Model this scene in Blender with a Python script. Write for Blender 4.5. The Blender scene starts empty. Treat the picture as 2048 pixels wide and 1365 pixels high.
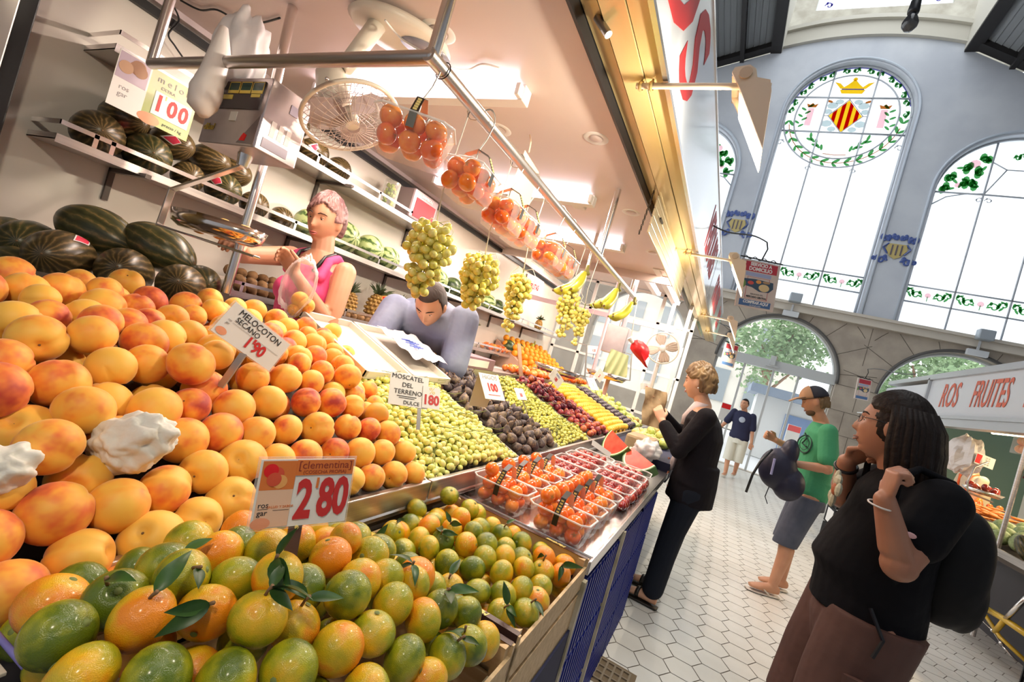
import bpy, math, random
import numpy as np
from mathutils import Vector as V, Matrix, Euler, noise
PI = math.pi
R = math.radians
sc = bpy.context.scene
COL = sc.collection
rnd = random.Random(7)

# ---------------------------------------------------------------- camera
YAW, PITCH, ROLL, F = R(26.08), R(.28), R(16.34), 913.6
CAM = V((0, 0, 1.42))
CF = V((-math.sin(YAW)*math.cos(PITCH), math.cos(YAW)*math.cos(PITCH), math.sin(PITCH)))
_r = V((math.cos(YAW), math.sin(YAW), 0)); _u = _r.cross(CF)
CR = _r*math.cos(ROLL) + _u*math.sin(ROLL)
CU = -_r*math.sin(ROLL) + _u*math.cos(ROLL)
cd = bpy.data.cameras.new('camera'); cam = bpy.data.objects.new('camera', cd); COL.objects.link(cam)
cam.matrix_world = Matrix(((CR.x, CU.x, -CF.x, CAM.x), (CR.y, CU.y, -CF.y, CAM.y), (CR.z, CU.z, -CF.z, CAM.z), (0, 0, 0, 1)))
cd.sensor_width = 36; cd.lens = 36*F/2048; cd.clip_start = .03; cd.clip_end = 200
sc.camera = cam

# ---------------------------------------------------------------- sky, exposure, big lights
sc.view_settings.view_transform = 'Standard'; sc.view_settings.look = 'None'
sc.view_settings.gamma = 1; sc.view_settings.use_curve_mapping = False
sc.view_settings.exposure = 0.28
w = bpy.data.worlds.new('overcast_sky'); sc.world = w; w.use_nodes = True
_b = w.node_tree.nodes['Background']; _b.inputs[0].default_value = (.93, .97, 1, 1); _b.inputs[1].default_value = 2.4
sc.cycles.max_bounces = 7; sc.cycles.diffuse_bounces = 3; sc.cycles.glossy_bounces = 3
sc.cycles.transmission_bounces = 6; sc.cycles.transparent_max_bounces = 16
sc.cycles.caustics_reflective = False; sc.cycles.caustics_refractive = False
sc.cycles.sample_clamp_indirect = 6

def area(name, loc, sx, sy, power, color, rot=(0, 0, 0)):
    l = bpy.data.lights.new(name, 'AREA'); l.shape = 'RECTANGLE'; l.size = sx; l.size_y = sy
    l.energy = power; l.color = color
    o = bpy.data.objects.new(name, l); COL.objects.link(o); o.location = loc; o.rotation_euler = rot
    return o

# ---------------------------------------------------------------- helpers
def ray(X, Y): return CF + CR*((X-1024)/F) - CU*((Y-682.5)/F)
def at(X, Y, **k):          # the point a pixel shows, on a plane x=, y=, z= or at depth d=
    d = ray(X, Y); (a, v), = k.items()
    t = v if a == 'd' else (v-CAM['xyz'.index(a)])/d['xyz'.index(a)]
    return CAM + d*t

def dep(X, Y, x): return (at(X, Y, x=x)-CAM).dot(CF)
def frame(p, z, x=None):    # matrix at p whose Z runs along z
    z = V(z).normalized(); x = V(x) if x is not None else (V((1, 0, 0)) if abs(z.x) < .9 else V((0, 1, 0)))
    y = z.cross(x).normalized(); x = y.cross(z)
    return Matrix(((x.x, y.x, z.x, p[0]), (x.y, y.y, z.y, p[1]), (x.z, y.z, z.z, p[2]), (0, 0, 0, 1)))

WM = {}                     # world matrix of every empty made here
class MB:
    def __init__(s): s.v = []; s.f = []; s.m = []; s.k = 0
    def add(s, vs, fs, M=None, k=None):
        b = len(s.v); s.v += [M @ V(p) for p in vs] if M is not None else [V(p) for p in vs]
        s.f += [tuple(b+i for i in f) for f in fs]; s.m += [s.k if k is None else k]*len(fs); return s
    def box(s, c, d, M=None, k=None):
        x, y, z = d[0]/2, d[1]/2, d[2]/2; c = V(c)
        vs = [c+V((a*x, b*y, e*z)) for a in (-1, 1) for b in (-1, 1) for e in (-1, 1)]
        return s.add(vs, [(0, 1, 3, 2), (4, 6, 7, 5), (0, 4, 5, 1), (2, 3, 7, 6), (0, 2, 6, 4), (1, 5, 7, 3)], M, k)
    def bb(s, x0, x1, y0, y1, z0, z1, M=None, k=None):
        return s.box(((x0+x1)/2, (y0+y1)/2, (z0+z1)/2), (x1-x0, y1-y0, z1-z0), M, k)
    def rings(s, rs, cap=True, M=None, k=None, closed=False):
        n = len(rs[0]); vs = [p for r in rs for p in r]; fs = []
        m = len(rs)
        for i in range(m if closed else m-1):
            a, b = i*n, ((i+1) % m)*n
            for j in range(n): fs.append((a+j, a+(j+1) % n, b+(j+1) % n, b+j))
        if cap and not closed: fs.append(tuple(reversed(range(n)))); fs.append(tuple((m-1)*n+j for j in range(n)))
        return s.add(vs, fs, M, k)
    def cyl(s, a, b, r0, r1=None, n=12, M=None, k=None, cap=True):
        a, b = V(a), V(b); r1 = r0 if r1 is None else r1; Q = frame((0, 0, 0), b-a)
        c = [Q @ V((math.cos(t*2*PI/n), math.sin(t*2*PI/n), 0)) for t in range(n)]
        return s.rings([[a+p*r0 for p in c], [b+p*r1 for p in c]], cap, M, k)
    def tube(s, path, r, n=8, closed=False, M=None, k=None, ry=None):
        P = [V(p) for p in path]; m = len(P); rr = r if isinstance(r, (list, tuple)) else [r]*m; out = []; x = None
        for i in range(m):
            t = (P[(i+1) % m]-P[i-1]) if closed else (P[min(i+1, m-1)]-P[max(i-1, 0)])
            if t.length < 1e-9: t = V((0, 0, 1))
            t.normalize()
            if x is None: x = V((0, 0, 1)) if abs(t.z) < .9 else V((1, 0, 0))
            x = (x-t*x.dot(t)); x = x.normalized() if x.length > 1e-6 else t.orthogonal().normalized(); y = t.cross(x)
            out.append([P[i]+x*math.cos(a*2*PI/n)*rr[i]+y*math.sin(a*2*PI/n)*(ry or 1)*rr[i] for a in range(n)])
        return s.rings(out, True, M, k, closed)
    def ball(s, c, r, nu=16, nv=10, fn=None, M=None, k=None):
        r = (r, r, r) if not hasattr(r, '__len__') else r; vs = []; fs = []
        def pt(a, b):
            p = V((math.cos(a)*math.cos(b), math.sin(a)*math.cos(b), math.sin(b)))
            if fn: p = fn(p)
            return V((p.x*r[0]+c[0], p.y*r[1]+c[1], p.z*r[2]+c[2]))
        vs.append(pt(0, -PI/2))
        for i in range(1, nv):
            for j in range(nu): vs.append(pt(j*2*PI/nu, -PI/2+i*PI/nv))
        vs.append(pt(0, PI/2)); L = len(vs)-1
        for j in range(nu): fs.append((0, 1+(j+1) % nu, 1+j)); fs.append((L, L-nu+j, L-nu+(j+1) % nu))
        for i in range(nv-2):
            a = 1+i*nu
            for j in range(nu): fs.append((a+j, a+(j+1) % nu, a+nu+(j+1) % nu, a+nu+j))
        return s.add(vs, fs, M, k)
    def lathe(s, prof, n=20, M=None, k=None, cap=False):
        return s.rings([[V((r*math.cos(a*2*PI/n), r*math.sin(a*2*PI/n), z)) for a in range(n)] for r, z in prof], cap, M, k)
    def prism(s, poly, h, M=None, k=None):     # polygon in XY pulled from z=0 to z=h
        n = len(poly); vs = [V((x, y, 0)) for x, y in poly]+[V((x, y, h)) for x, y in poly]
        fs = [tuple(reversed(range(n))), tuple(range(n, 2*n))]+[(i, (i+1) % n, n+(i+1) % n, n+i) for i in range(n)]
        return s.add(vs, fs, M, k)
    def loft(s, secs, n=16, M=None, k=None, cap=True):
        # secs: (centre, rx, ry, side, forward[, squareness]) - an ellipse spanned by two vectors
        out = []
        for q in secs:
            c, rx, ry, sx, fy = V(q[0]), q[1], q[2], V(q[3]).normalized(), V(q[4]).normalized()
            e = q[5] if len(q) > 5 else 1
            ring = []
            for a in range(n):
                ca, sa = math.cos(a*2*PI/n), math.sin(a*2*PI/n)
                ring.append(c+sx*(math.copysign(abs(ca)**e, ca)*rx)+fy*(math.copysign(abs(sa)**e, sa)*ry))
            out.append(ring)
        return s.rings(out, cap, M, k)
    def mesh(s, name, mats, smooth=False, inv=None):
        me = bpy.data.meshes.new(name)
        me.from_pydata([(inv @ p)[:] for p in s.v] if inv is not None else [p[:] for p in s.v], [], s.f)
        for m in mats: me.materials.append(m)
        if len(mats) > 1: me.polygons.foreach_set('material_index', s.m)
        if smooth: me.polygons.foreach_set('use_smooth', [True]*len(s.f))
        me.update(); return me
    def build(s, name, mat, parent=None, smooth=False, bev=0, label=None, local=False, auto=None, sub=0):
        mats = mat if isinstance(mat, (list, tuple)) else [mat]
        inv = None
        if parent is not None and not local: inv = WM[parent.name].inverted()
        me = s.mesh(name, mats, smooth, inv)
        o = bpy.data.objects.new(name, me); COL.objects.link(o)
        if parent is not None:
            o.parent = parent; WM[o.name] = WM[parent.name].copy()
        else: WM[o.name] = Matrix()
        if label: o['label'] = label
        if bev:
            b = o.modifiers.new('bevel', 'BEVEL'); b.width = bev; b.segments = 2; b.limit_method = 'ANGLE'
        if sub:
            b = o.modifiers.new('sub', 'SUBSURF'); b.levels = sub; b.render_levels = sub
        if auto is not None:
            me.polygons.foreach_set('use_smooth', [True]*len(s.f))
            if hasattr(me, 'set_sharp_from_angle'): me.set_sharp_from_angle(angle=R(auto))
        return o

def tag(o, label=None, cat=None, group=None, kind=None):
    if label: o['label'] = label
    if cat: o['category'] = cat
    if group: o['group'] = group
    if kind: o['kind'] = kind
    return o
def thing(name, label, cat, loc=(0, 0, 0), group=None, M=None):
    o = bpy.data.objects.new(name, None); COL.objects.link(o); o.empty_display_size = .05
    M = M if M is not None else Matrix.Translation(V(loc))
    o.matrix_world = M; WM[o.name] = M.copy()
    return tag(o, label, cat, group)
def struct(mb, name, mat, **k): return tag(mb.build(name, mat, **k), kind='structure')
def solo(mb, name, label, cat, mat, group=None, **k): return tag(mb.build(name, mat, **k), label, cat, group)
KIDS = {}
def kids(o):
    if o.name not in KIDS: KIDS[o.name] = [c for c in o.children]
    return KIDS[o.name]
def dup(root, M, label=None, group=None, mats=None):
    c = root.copy(); COL.objects.link(c); c.matrix_world = M; WM[c.name] = M.copy()
    if label: c['label'] = label
    if group: c['group'] = group
    def rec(a, b):
        for ch in kids(a):
            n = ch.copy(); COL.objects.link(n); n.parent = b; n.matrix_local = ch.matrix_local; rec(ch, n)
    rec(root, c); return c
def TRS(loc, rot=(0, 0, 0), s=1):
    s = (s, s, s) if not hasattr(s, '__len__') else s
    return Matrix.LocRotScale(V(loc), Euler(rot), V(s))
TXT = []
def flush_text():           # turn every lettering curve into a mesh
    dg = bpy.context.evaluated_depsgraph_get()
    for o, nm in TXT:
        me = bpy.data.meshes.new_from_object(o.evaluated_get(dg)); n = bpy.data.objects.new(nm, me); COL.objects.link(n)
        n.parent = o.parent; n.matrix_local = o.matrix_local
        for k in ('label', 'category', 'group', 'kind'):
            if k in o: n[k] = o[k]
        me.materials.clear(); me.materials.append(o.data.materials[0]); bpy.data.objects.remove(o)
def text(body, size, mat, parent, M, name='lettering', ext=.0008, sx=1, shear=0, align='CENTER', label=None, off=0):
    c = bpy.data.curves.new(name, 'FONT'); c.body = body; c.size = size; c.extrude = ext; c.align_x = align; c.align_y = 'CENTER'
    c.shear = shear; c.resolution_u = 3; c.offset = off; c.materials.append(mat)
    o = bpy.data.objects.new(name, c); COL.objects.link(o)
    TXT.append((o, name)); o.parent = parent
    L = M @ Matrix.Diagonal((sx, 1, 1, 1))
    o.matrix_local = L
    if label: o['label'] = label
    return o

# ---------------------------------------------------------------- materials
MC = {}
def mat(name, col, rough=.5, metal=0, var=None, rn=0, bump=None, coat=0, sss=0, alpha=1, emis=None, trans=0, stretch=None, sheen=0, spec=None, ior=None):
    if name in MC: return MC[name]
    m = bpy.data.materials.new(name); m.use_nodes = True; nt = m.node_tree; N = nt.nodes; L = nt.links
    b = N['Principled BSDF']; I = b.inputs
    I['Base Color'].default_value = (*col, 1); I['Roughness'].default_value = rough; I['Metallic'].default_value = metal
    if coat: I['Coat Weight'].default_value = coat; I['Coat Roughness'].default_value = .08
    if sheen: I['Sheen Weight'].default_value = sheen
    if sss: I['Subsurface Weight'].default_value = sss; I['Subsurface Scale'].default_value = .01; I['Subsurface Radius'].default_value = (1, .6, .3)
    if spec is not None: I['Specular IOR Level'].default_value = spec
    if ior: I['IOR'].default_value = ior
    if trans: I['Transmission Weight'].default_value = trans
    if alpha < 1: I['Alpha'].default_value = alpha
    if emis: I['Emission Color'].default_value = (*emis[0], 1); I['Emission Strength'].default_value = emis[1]
    tc = N.new('ShaderNodeTexCoord'); src = tc.outputs['Object']
    if stretch:
        mp = N.new('ShaderNodeMapping'); mp.inputs['Scale'].default_value = stretch; L.new(src, mp.inputs[0]); src = mp.outputs[0]
    out = None
    if var:
        col2, scl = var[0], var[1]; lo, hi = (var[2], var[3]) if len(var) > 3 else (.35, .65)
        no = N.new('ShaderNodeTexNoise'); no.inputs['Scale'].default_value = scl; no.inputs['Detail'].default_value = 4; L.new(src, no.inputs['Vector'])
        if rn:      # other patches on each object
            oi = N.new('ShaderNodeObjectInfo'); ad = N.new('ShaderNodeVectorMath'); ad.operation = 'ADD'
            mu = N.new('ShaderNodeMath'); mu.operation = 'MULTIPLY'; mu.inputs[1].default_value = 50; L.new(oi.outputs['Random'], mu.inputs[0])
            L.new(src, ad.inputs[0]); L.new(mu.outputs[0], ad.inputs[1]); L.new(ad.outputs[0], no.inputs['Vector'])
        rp = N.new('ShaderNodeMapRange'); rp.inputs[1].default_value = lo; rp.inputs[2].default_value = hi; L.new(no.outputs[0], rp.inputs[0])
        mx = N.new('ShaderNodeMix'); mx.data_type = 'RGBA'; L.new(rp.outputs[0], mx.inputs[0])
        mx.inputs[6].default_value = (*col, 1); mx.inputs[7].default_value = (*col2, 1); out = mx.outputs[2]
    if rn:
        oi = N.new('ShaderNodeObjectInfo'); hs = N.new('ShaderNodeHueSaturation')
        mr = N.new('ShaderNodeMapRange'); mr.inputs[3].default_value = 1-rn; mr.inputs[4].default_value = 1+rn*.6; L.new(oi.outputs['Random'], mr.inputs[0])
        L.new(mr.outputs[0], hs.inputs['Value']); hs.inputs['Color'].default_value = (*col, 1)
        if out: L.new(out, hs.inputs['Color'])
        out = hs.outputs[0]
    if out: L.new(out, I['Base Color'])
    if bump:
        nb = N.new('ShaderNodeTexNoise'); nb.inputs['Scale'].default_value = bump[0]; nb.inputs['Detail'].default_value = 3; L.new(src, nb.inputs['Vector'])
        bp = N.new('ShaderNodeBump'); bp.inputs['Strength'].default_value = bump[1]; bp.inputs['Distance'].default_value = bump[2] if len(bump) > 2 else .01
        L.new(nb.outputs[0], bp.inputs['Height']); L.new(bp.outputs[0], I['Normal'])
    MC[name] = m; return m
def clear(name, col, a, rough=.1, sp_=.6):      # thin clear plastic or glass: mostly see-through with a glossy skin
    if name in MC: return MC[name]
    m = bpy.data.materials.new(name); m.use_nodes = True; N = m.node_tree.nodes; L = m.node_tree.links
    b = N['Principled BSDF']; b.inputs['Base Color'].default_value = (*col, 1); b.inputs['Roughness'].default_value = rough
    t = N.new('ShaderNodeBsdfTransparent'); mx = N.new('ShaderNodeMixShader'); fr = N.new('ShaderNodeLayerWeight'); fr.inputs[0].default_value = .35
    mr = N.new('ShaderNodeMapRange'); mr.inputs[3].default_value = a; mr.inputs[4].default_value = min(1, a+sp_); L.new(fr.outputs['Facing'], mr.inputs[0])
    L.new(mr.outputs[0], mx.inputs[0]); L.new(t.outputs[0], mx.inputs[1]); L.new(b.outputs[0], mx.inputs[2])
    L.new(mx.outputs[0], N['Material Output'].inputs[0]); MC[name] = m; return m
def glow(name, col, s):
    m = bpy.data.materials.new(name); m.use_nodes = True; N = m.node_tree.nodes; N.remove(N['Principled BSDF'])
    e = N.new('ShaderNodeEmission'); e.inputs[0].default_value = (*col, 1); e.inputs[1].default_value = s
    m.node_tree.links.new(e.outputs[0], N['Material Output'].inputs[0]); MC[name] = m; return m

steel = mat('brushed_steel', (.66, .62, .6), .3, .9, var=((.5, .47, .46), 3), stretch=(1, 1, 40), bump=(60, .05))
steelb = mat('bright_steel', (.8, .76, .74), .2, .95)
steeld = mat('dull_steel', (.42, .4, .38), .38, .8)
blk = mat('black_plastic', (.008, .008, .01), .4)
wht = mat('white_paint', (.82, .8, .78), .45)
cream = mat('cream_wall', (.80, .74, .67), .28, var=((.72, .65, .57), 2.5))
ceilm = mat('stall_ceiling', (.74, .62, .58), .35, var=((.68, .56, .53), 1.5))
red = mat('red_print', (.62, .03, .03), .5)
redm = mat('bright_red', (.8, .01, .015), .45)
paper = mat('white_card', (.86, .84, .8), .5)
ink = mat('black_ink', (.02, .02, .025), .5)
wood = mat('pale_wood', (.62, .44, .24), .55, var=((.5, .33, .16), 6), stretch=(1, 12, 12))
brownb = mat('brown_board', (.1, .055, .045), .5)
gold = mat('yellow_print', (.85, .65, .2), .5)
string = mat('white_string', (.85, .8, .7), .8)
# ---------------------------------------------------------------- hall: floor, end wall, roof, street
from mathutils.geometry import tessellate_polygon
def plate(mb, outer, holes, M, t):          # flat slab with holes, outline in local XY, thickness along local Z
    loops = [[V((x, y, 0)) for x, y in outer]]+[[V((x, y, 0)) for x, y in h] for h in holes]
    flat = [p for l in loops for p in l]; tri = tessellate_polygon(loops); n = len(flat)
    vs = flat+[p+V((0, 0, t)) for p in flat]
    fs = [tuple(a) for a in tri]+[tuple(n+i for i in reversed(a)) for a in tri]; b = 0
    for l in loops:
        m = len(l); fs += [(b+i, b+(i+1) % m, n+b+(i+1) % m, n+b+i) for i in range(m)]; b += m
    return mb.add(vs, fs, M)
def arch(cx, zs, r, z0, n=28, a0=0, a1=PI):
    p = [(cx+r*math.cos(a0+(a1-a0)*i/n), zs+r*math.sin(a0+(a1-a0)*i/n)) for i in range(n+1)]
    return p+([(cx-r, z0), (cx+r, z0)] if z0 is not None else [])
WALL = Matrix(((1, 0, 0, 0), (0, 0, 1, 13), (0, 1, 0, 0), (0, 0, 0, 1)))      # local XY -> world XZ at y=13

tile = mat('hexagon_tile', (.77, .74, .68), .35, var=((.66, .62, .55), 1.7, .4, .7))
m = MB(); rr = .098; hy = rr*math.sqrt(3)/2
i0, i1, j0, j1 = -18, 40, 3, 77
for i in range(i0, i1):
    for j in range(j0, j1):
        cx = i*rr*1.5; cy = j*hy*2+(hy if i % 2 else 0)
        if cx < -2.6 and cy < 6: continue
        m.add([(cx+(rr-.0032)*math.cos(k*PI/3), cy+(rr-.0032)*math.sin(k*PI/3), 0) for k in range(6)], [tuple(range(6))], k=0)
m.add([(-12, -5, -.004), (14, -5, -.004), (14, 13, -.004), (-12, 13, -.004)], [(0, 1, 2, 3)], k=1)
struct(m, 'floor', [tile, mat('tile_grout', (.3, .26, .22), .8)])
# floor drain
d = thing('floor_drain', 'rusty square iron drain grate set in the hexagon tiles', 'drain', (-.17, 2.41, 0))
m = MB(); 
for a in range(6): m.bb(-.1+a*.038, -.09+a*.038, -.09, .09, .001, .009)
for a in range(4): m.bb(-.1, .1, -.09+a*.057, -.081+a*.057, .001, .0085)
m.build('grate', mat('rusty_iron', (.3, .24, .17), .6, .5), d, local=True)
MB().bb(-.125, .125, -.115, .115, -.003, .0015).build('frame', mat('drain_frame', (.2, .14, .08), .8), d, local=True)

plaster = mat('grey_plaster', (.56, .59, .64), .8, var=((.47, .5, .56), 1.2))
stone = mat('beige_stone', (.44, .38, .31), .8, var=((.33, .28, .23), 2.2), bump=(14, .3))
dstone = mat('stone_joint', (.13, .11, .09), .9)
creamp = mat('cream_plaster', (.50, .48, .42), .7)
win_r = 1.37
def gable(x):
    if x < -1.08: return 10.97-.32*(-1.08-x)
    if x > 2.68: return 10.92-.55*(x-2.68)
    return 11.28-.26*((x-.8)/1.88)**2
top = [(x, gable(x)) for x in [11]+[2.69]+[2.68-i*.235 for i in range(17)]+[-1.09, -11]]
holes = [arch(.76, 9.28, 1.36, 4.36), arch(-2.72, 7.55, 1.36, 4.36), arch(4.25, 7.55, 1.36, 4.36), arch(7.75, 7.55, 1.36, 4.36)]
m = MB(); plate(m, [(-11, 4.2), (11, 4.2)]+top, holes, WALL, .35); struct(m, 'wall_end', plaster)
m = MB()
lows = [arch(.77, 2.66, 1.33, .0), arch(4.22, 2.62, 1.33, 1.1), arch(-2.7, 2.62, 1.33, 1.1), arch(7.7, 2.62, 1.33, 1.1)]
plate(m, [(-11, -.01), (11, -.01), (11, 4.2), (-11, 4.2)], [[(a, b if b > .02 else 0.0) for a, b in h] for h in lows], WALL, .45); struct(m, 'wall_end_lower', stone)
m = MB(); m.bb(-11, 11, 12.86, 13, 4.12, 4.34); m.bb(-11, 11, 12.8, 13, 4.28, 4.345); struct(m, 'trim_1', mat('sill_stone', (.55, .5, .43), .75))
# joints of the arch stones
m = MB()
for cx in (.77, 4.22, 7.7, -2.7):
    for k in range(9):
        a = PI*(k+.5)/9; r0, r1 = 1.36, 1.36+(.62 if k in (3, 4, 5) else .72)
        z1 = 2.65+r1*math.sin(a)
        if z1 > 4.1: r1 = (4.1-2.65)/math.sin(a)
        if r1 < r0: continue
        m.tube([(cx+r*math.cos(a), 12.998, 2.65+r*math.sin(a)) for r in (r0, r1)], .006, 4)
    pts = [(cx+2.02*math.cos(t*PI/40), 12.998, 2.65+2.02*math.sin(t*PI/40)) for t in range(0, 41) if 2.65+2.02*math.sin(t*PI/40) < 4.12 and 2.02*abs(math.cos(t*PI/40)) < 1.72]
    h = len(pts)//2
    m.tube(pts[:h], .006, 4); m.tube(pts[h:], .006, 4)
for z in (.5, 1.0, 1.5, 2.05, 2.65): m.bb(2.12, 2.88, 12.995, 13.001, z, z+.01)
for z, x in ((.2, 2.5), (.7, 2.35), (1.2, 2.6), (1.75, 2.4), (2.3, 2.55)): m.bb(x, x+.01, 12.995, 13.001, z-.2, z+.3)
m.bb(2.49, 2.5, 12.995, 13.001, 3.2, 4.1)
struct(m, 'trim_2', dstone)
m = MB()
for cx in (.77, 4.22): m.tube([(cx+1.34*math.cos(t*PI/40), 12.985, 2.65+1.34*math.sin(t*PI/40)) for t in range(41)], .035, 6)
struct(m, 'trim_3', mat('dark_arch_moulding', (.09, .085, .08), .5), smooth=True)
# reveals painted pale around the lunettes
lead = mat('window_iron', (.45, .48, .52), .5, .3)
frost = bpy.data.materials.new('frosted_glass'); frost.use_nodes = True
N = frost.node_tree.nodes; L = frost.node_tree.links; N.remove(N['Principled BSDF'])
t_ = N.new('ShaderNodeBsdfTransparent'); t_.inputs[0].default_value = (.97, .98, 1, 1); tl = N.new('ShaderNodeBsdfTranslucent'); tl.inputs[0].default_value = (.95, .97, 1, 1)
x_ = N.new('ShaderNodeMixShader'); x_.inputs[0].default_value = .75; L.new(t_.outputs[0], x_.inputs[1]); L.new(tl.outputs[0], x_.inputs[2]); L.new(x_.outputs[0], N['Material Output'].inputs[0])
def stain(name, c, c2=None): # coloured glass
    m = bpy.data.materials.new(name); m.use_nodes = True; N = m.node_tree.nodes; L = m.node_tree.links; N.remove(N['Principled BSDF'])
    a = N.new('ShaderNodeBsdfTransparent'); a.inputs[0].default_value = (*c, 1); b = N.new('ShaderNodeBsdfTranslucent'); b.inputs[0].default_value = (*c, 1)
    x = N.new('ShaderNodeMixShader'); x.inputs[0].default_value = .35; L.new(a.outputs[0], x.inputs[1]); L.new(b.outputs[0], x.inputs[2]); L.new(x.outputs[0], N['Material Output'].inputs[0]); return m
sg, sr, sy, so, sb, sp, sgy = stain('green_glass', (.22, .46, .24)), stain('red_glass', (.55, .03, .02)), stain('yellow_glass', (.8, .62, .1)), stain('amber_glass', (.55, .3, .12)), stain('blue_glass', (.25, .22, .5)), stain('pink_glass', (.8, .62, .64)), stain('grey_glass', (.6, .65, .65))
GM = [sg, sr, sy, so, sb, sp, sgy]
def curl(mb, cx, cz, s, fl=1, k=0, y=13.19, rot=0, w=.014):
    pts = []
    for t in range(22):
        a = t/21*2.1*PI; r = s*(1-.8*t/21)
        px, pz = -s+fl*0+(s-r*math.cos(a)), r*math.sin(a)
        px = (px+s*.3)*fl; pts.append((cx+px*math.cos(rot)-pz*math.sin(rot), y, cz+px*math.sin(rot)+pz*math.cos(rot)))
    mb.tube(pts, w, 4, k=k, ry=.4)
    for t in (3, 9): 
        p = V(pts[t]); mb.ball(p, (w*2.2, .006, w*3.4), 6, 4, k=k)
def leaf(mb, cx, cz, l, a, k=0, y=13.19):
    Q = Matrix.Translation((cx, y, cz)) @ Matrix.Rotation(-a, 4, 'Y')
    mb.ball((l/2, 0, 0), (l/2, .006, l*.2), 8, 4, M=Q, k=k)
def vine_panel(mb, x0, x1, z0, z1):     # rose between two scrolls
    cx, cz, w = (x0+x1)/2, (z0+z1)/2, x1-x0
    for f in (-1, 1):
        curl(mb, cx+f*w*.2, cz-.02, w*.11, f, 0); curl(mb, cx+f*w*.38, cz+.03, w*.09, f, 0, rot=f*.8)
        leaf(mb, cx+f*w*.33, cz-.08, .12, PI/2-f*.6); leaf(mb, cx+f*w*.1, cz-.05, .1, PI/2-f*1.2)
        leaf(mb, cx+f*w*.42, cz+.1, .1, PI/2+f*1.2)
    mb.ball((cx, 13.19, cz+.01), (w*.065, .01, w*.065), 10, 5, k=5); mb.tube([(cx, 13.19, cz-.02), (cx, 13.19, cz-.13)], .008, 4, k=0)
def bars(mb, segs, r=.018, y=13.18):
    for a in segs: mb.tube([(p[0], y, p[1]) for p in a], r, 6)
def circ(cx, cz, r, n=48, a0=0, a1=2*PI): return [(cx+r*math.cos(a0+(a1-a0)*i/n), cz+r*math.sin(a0+(a1-a0)*i/n)) for i in range(n+1)]
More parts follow.
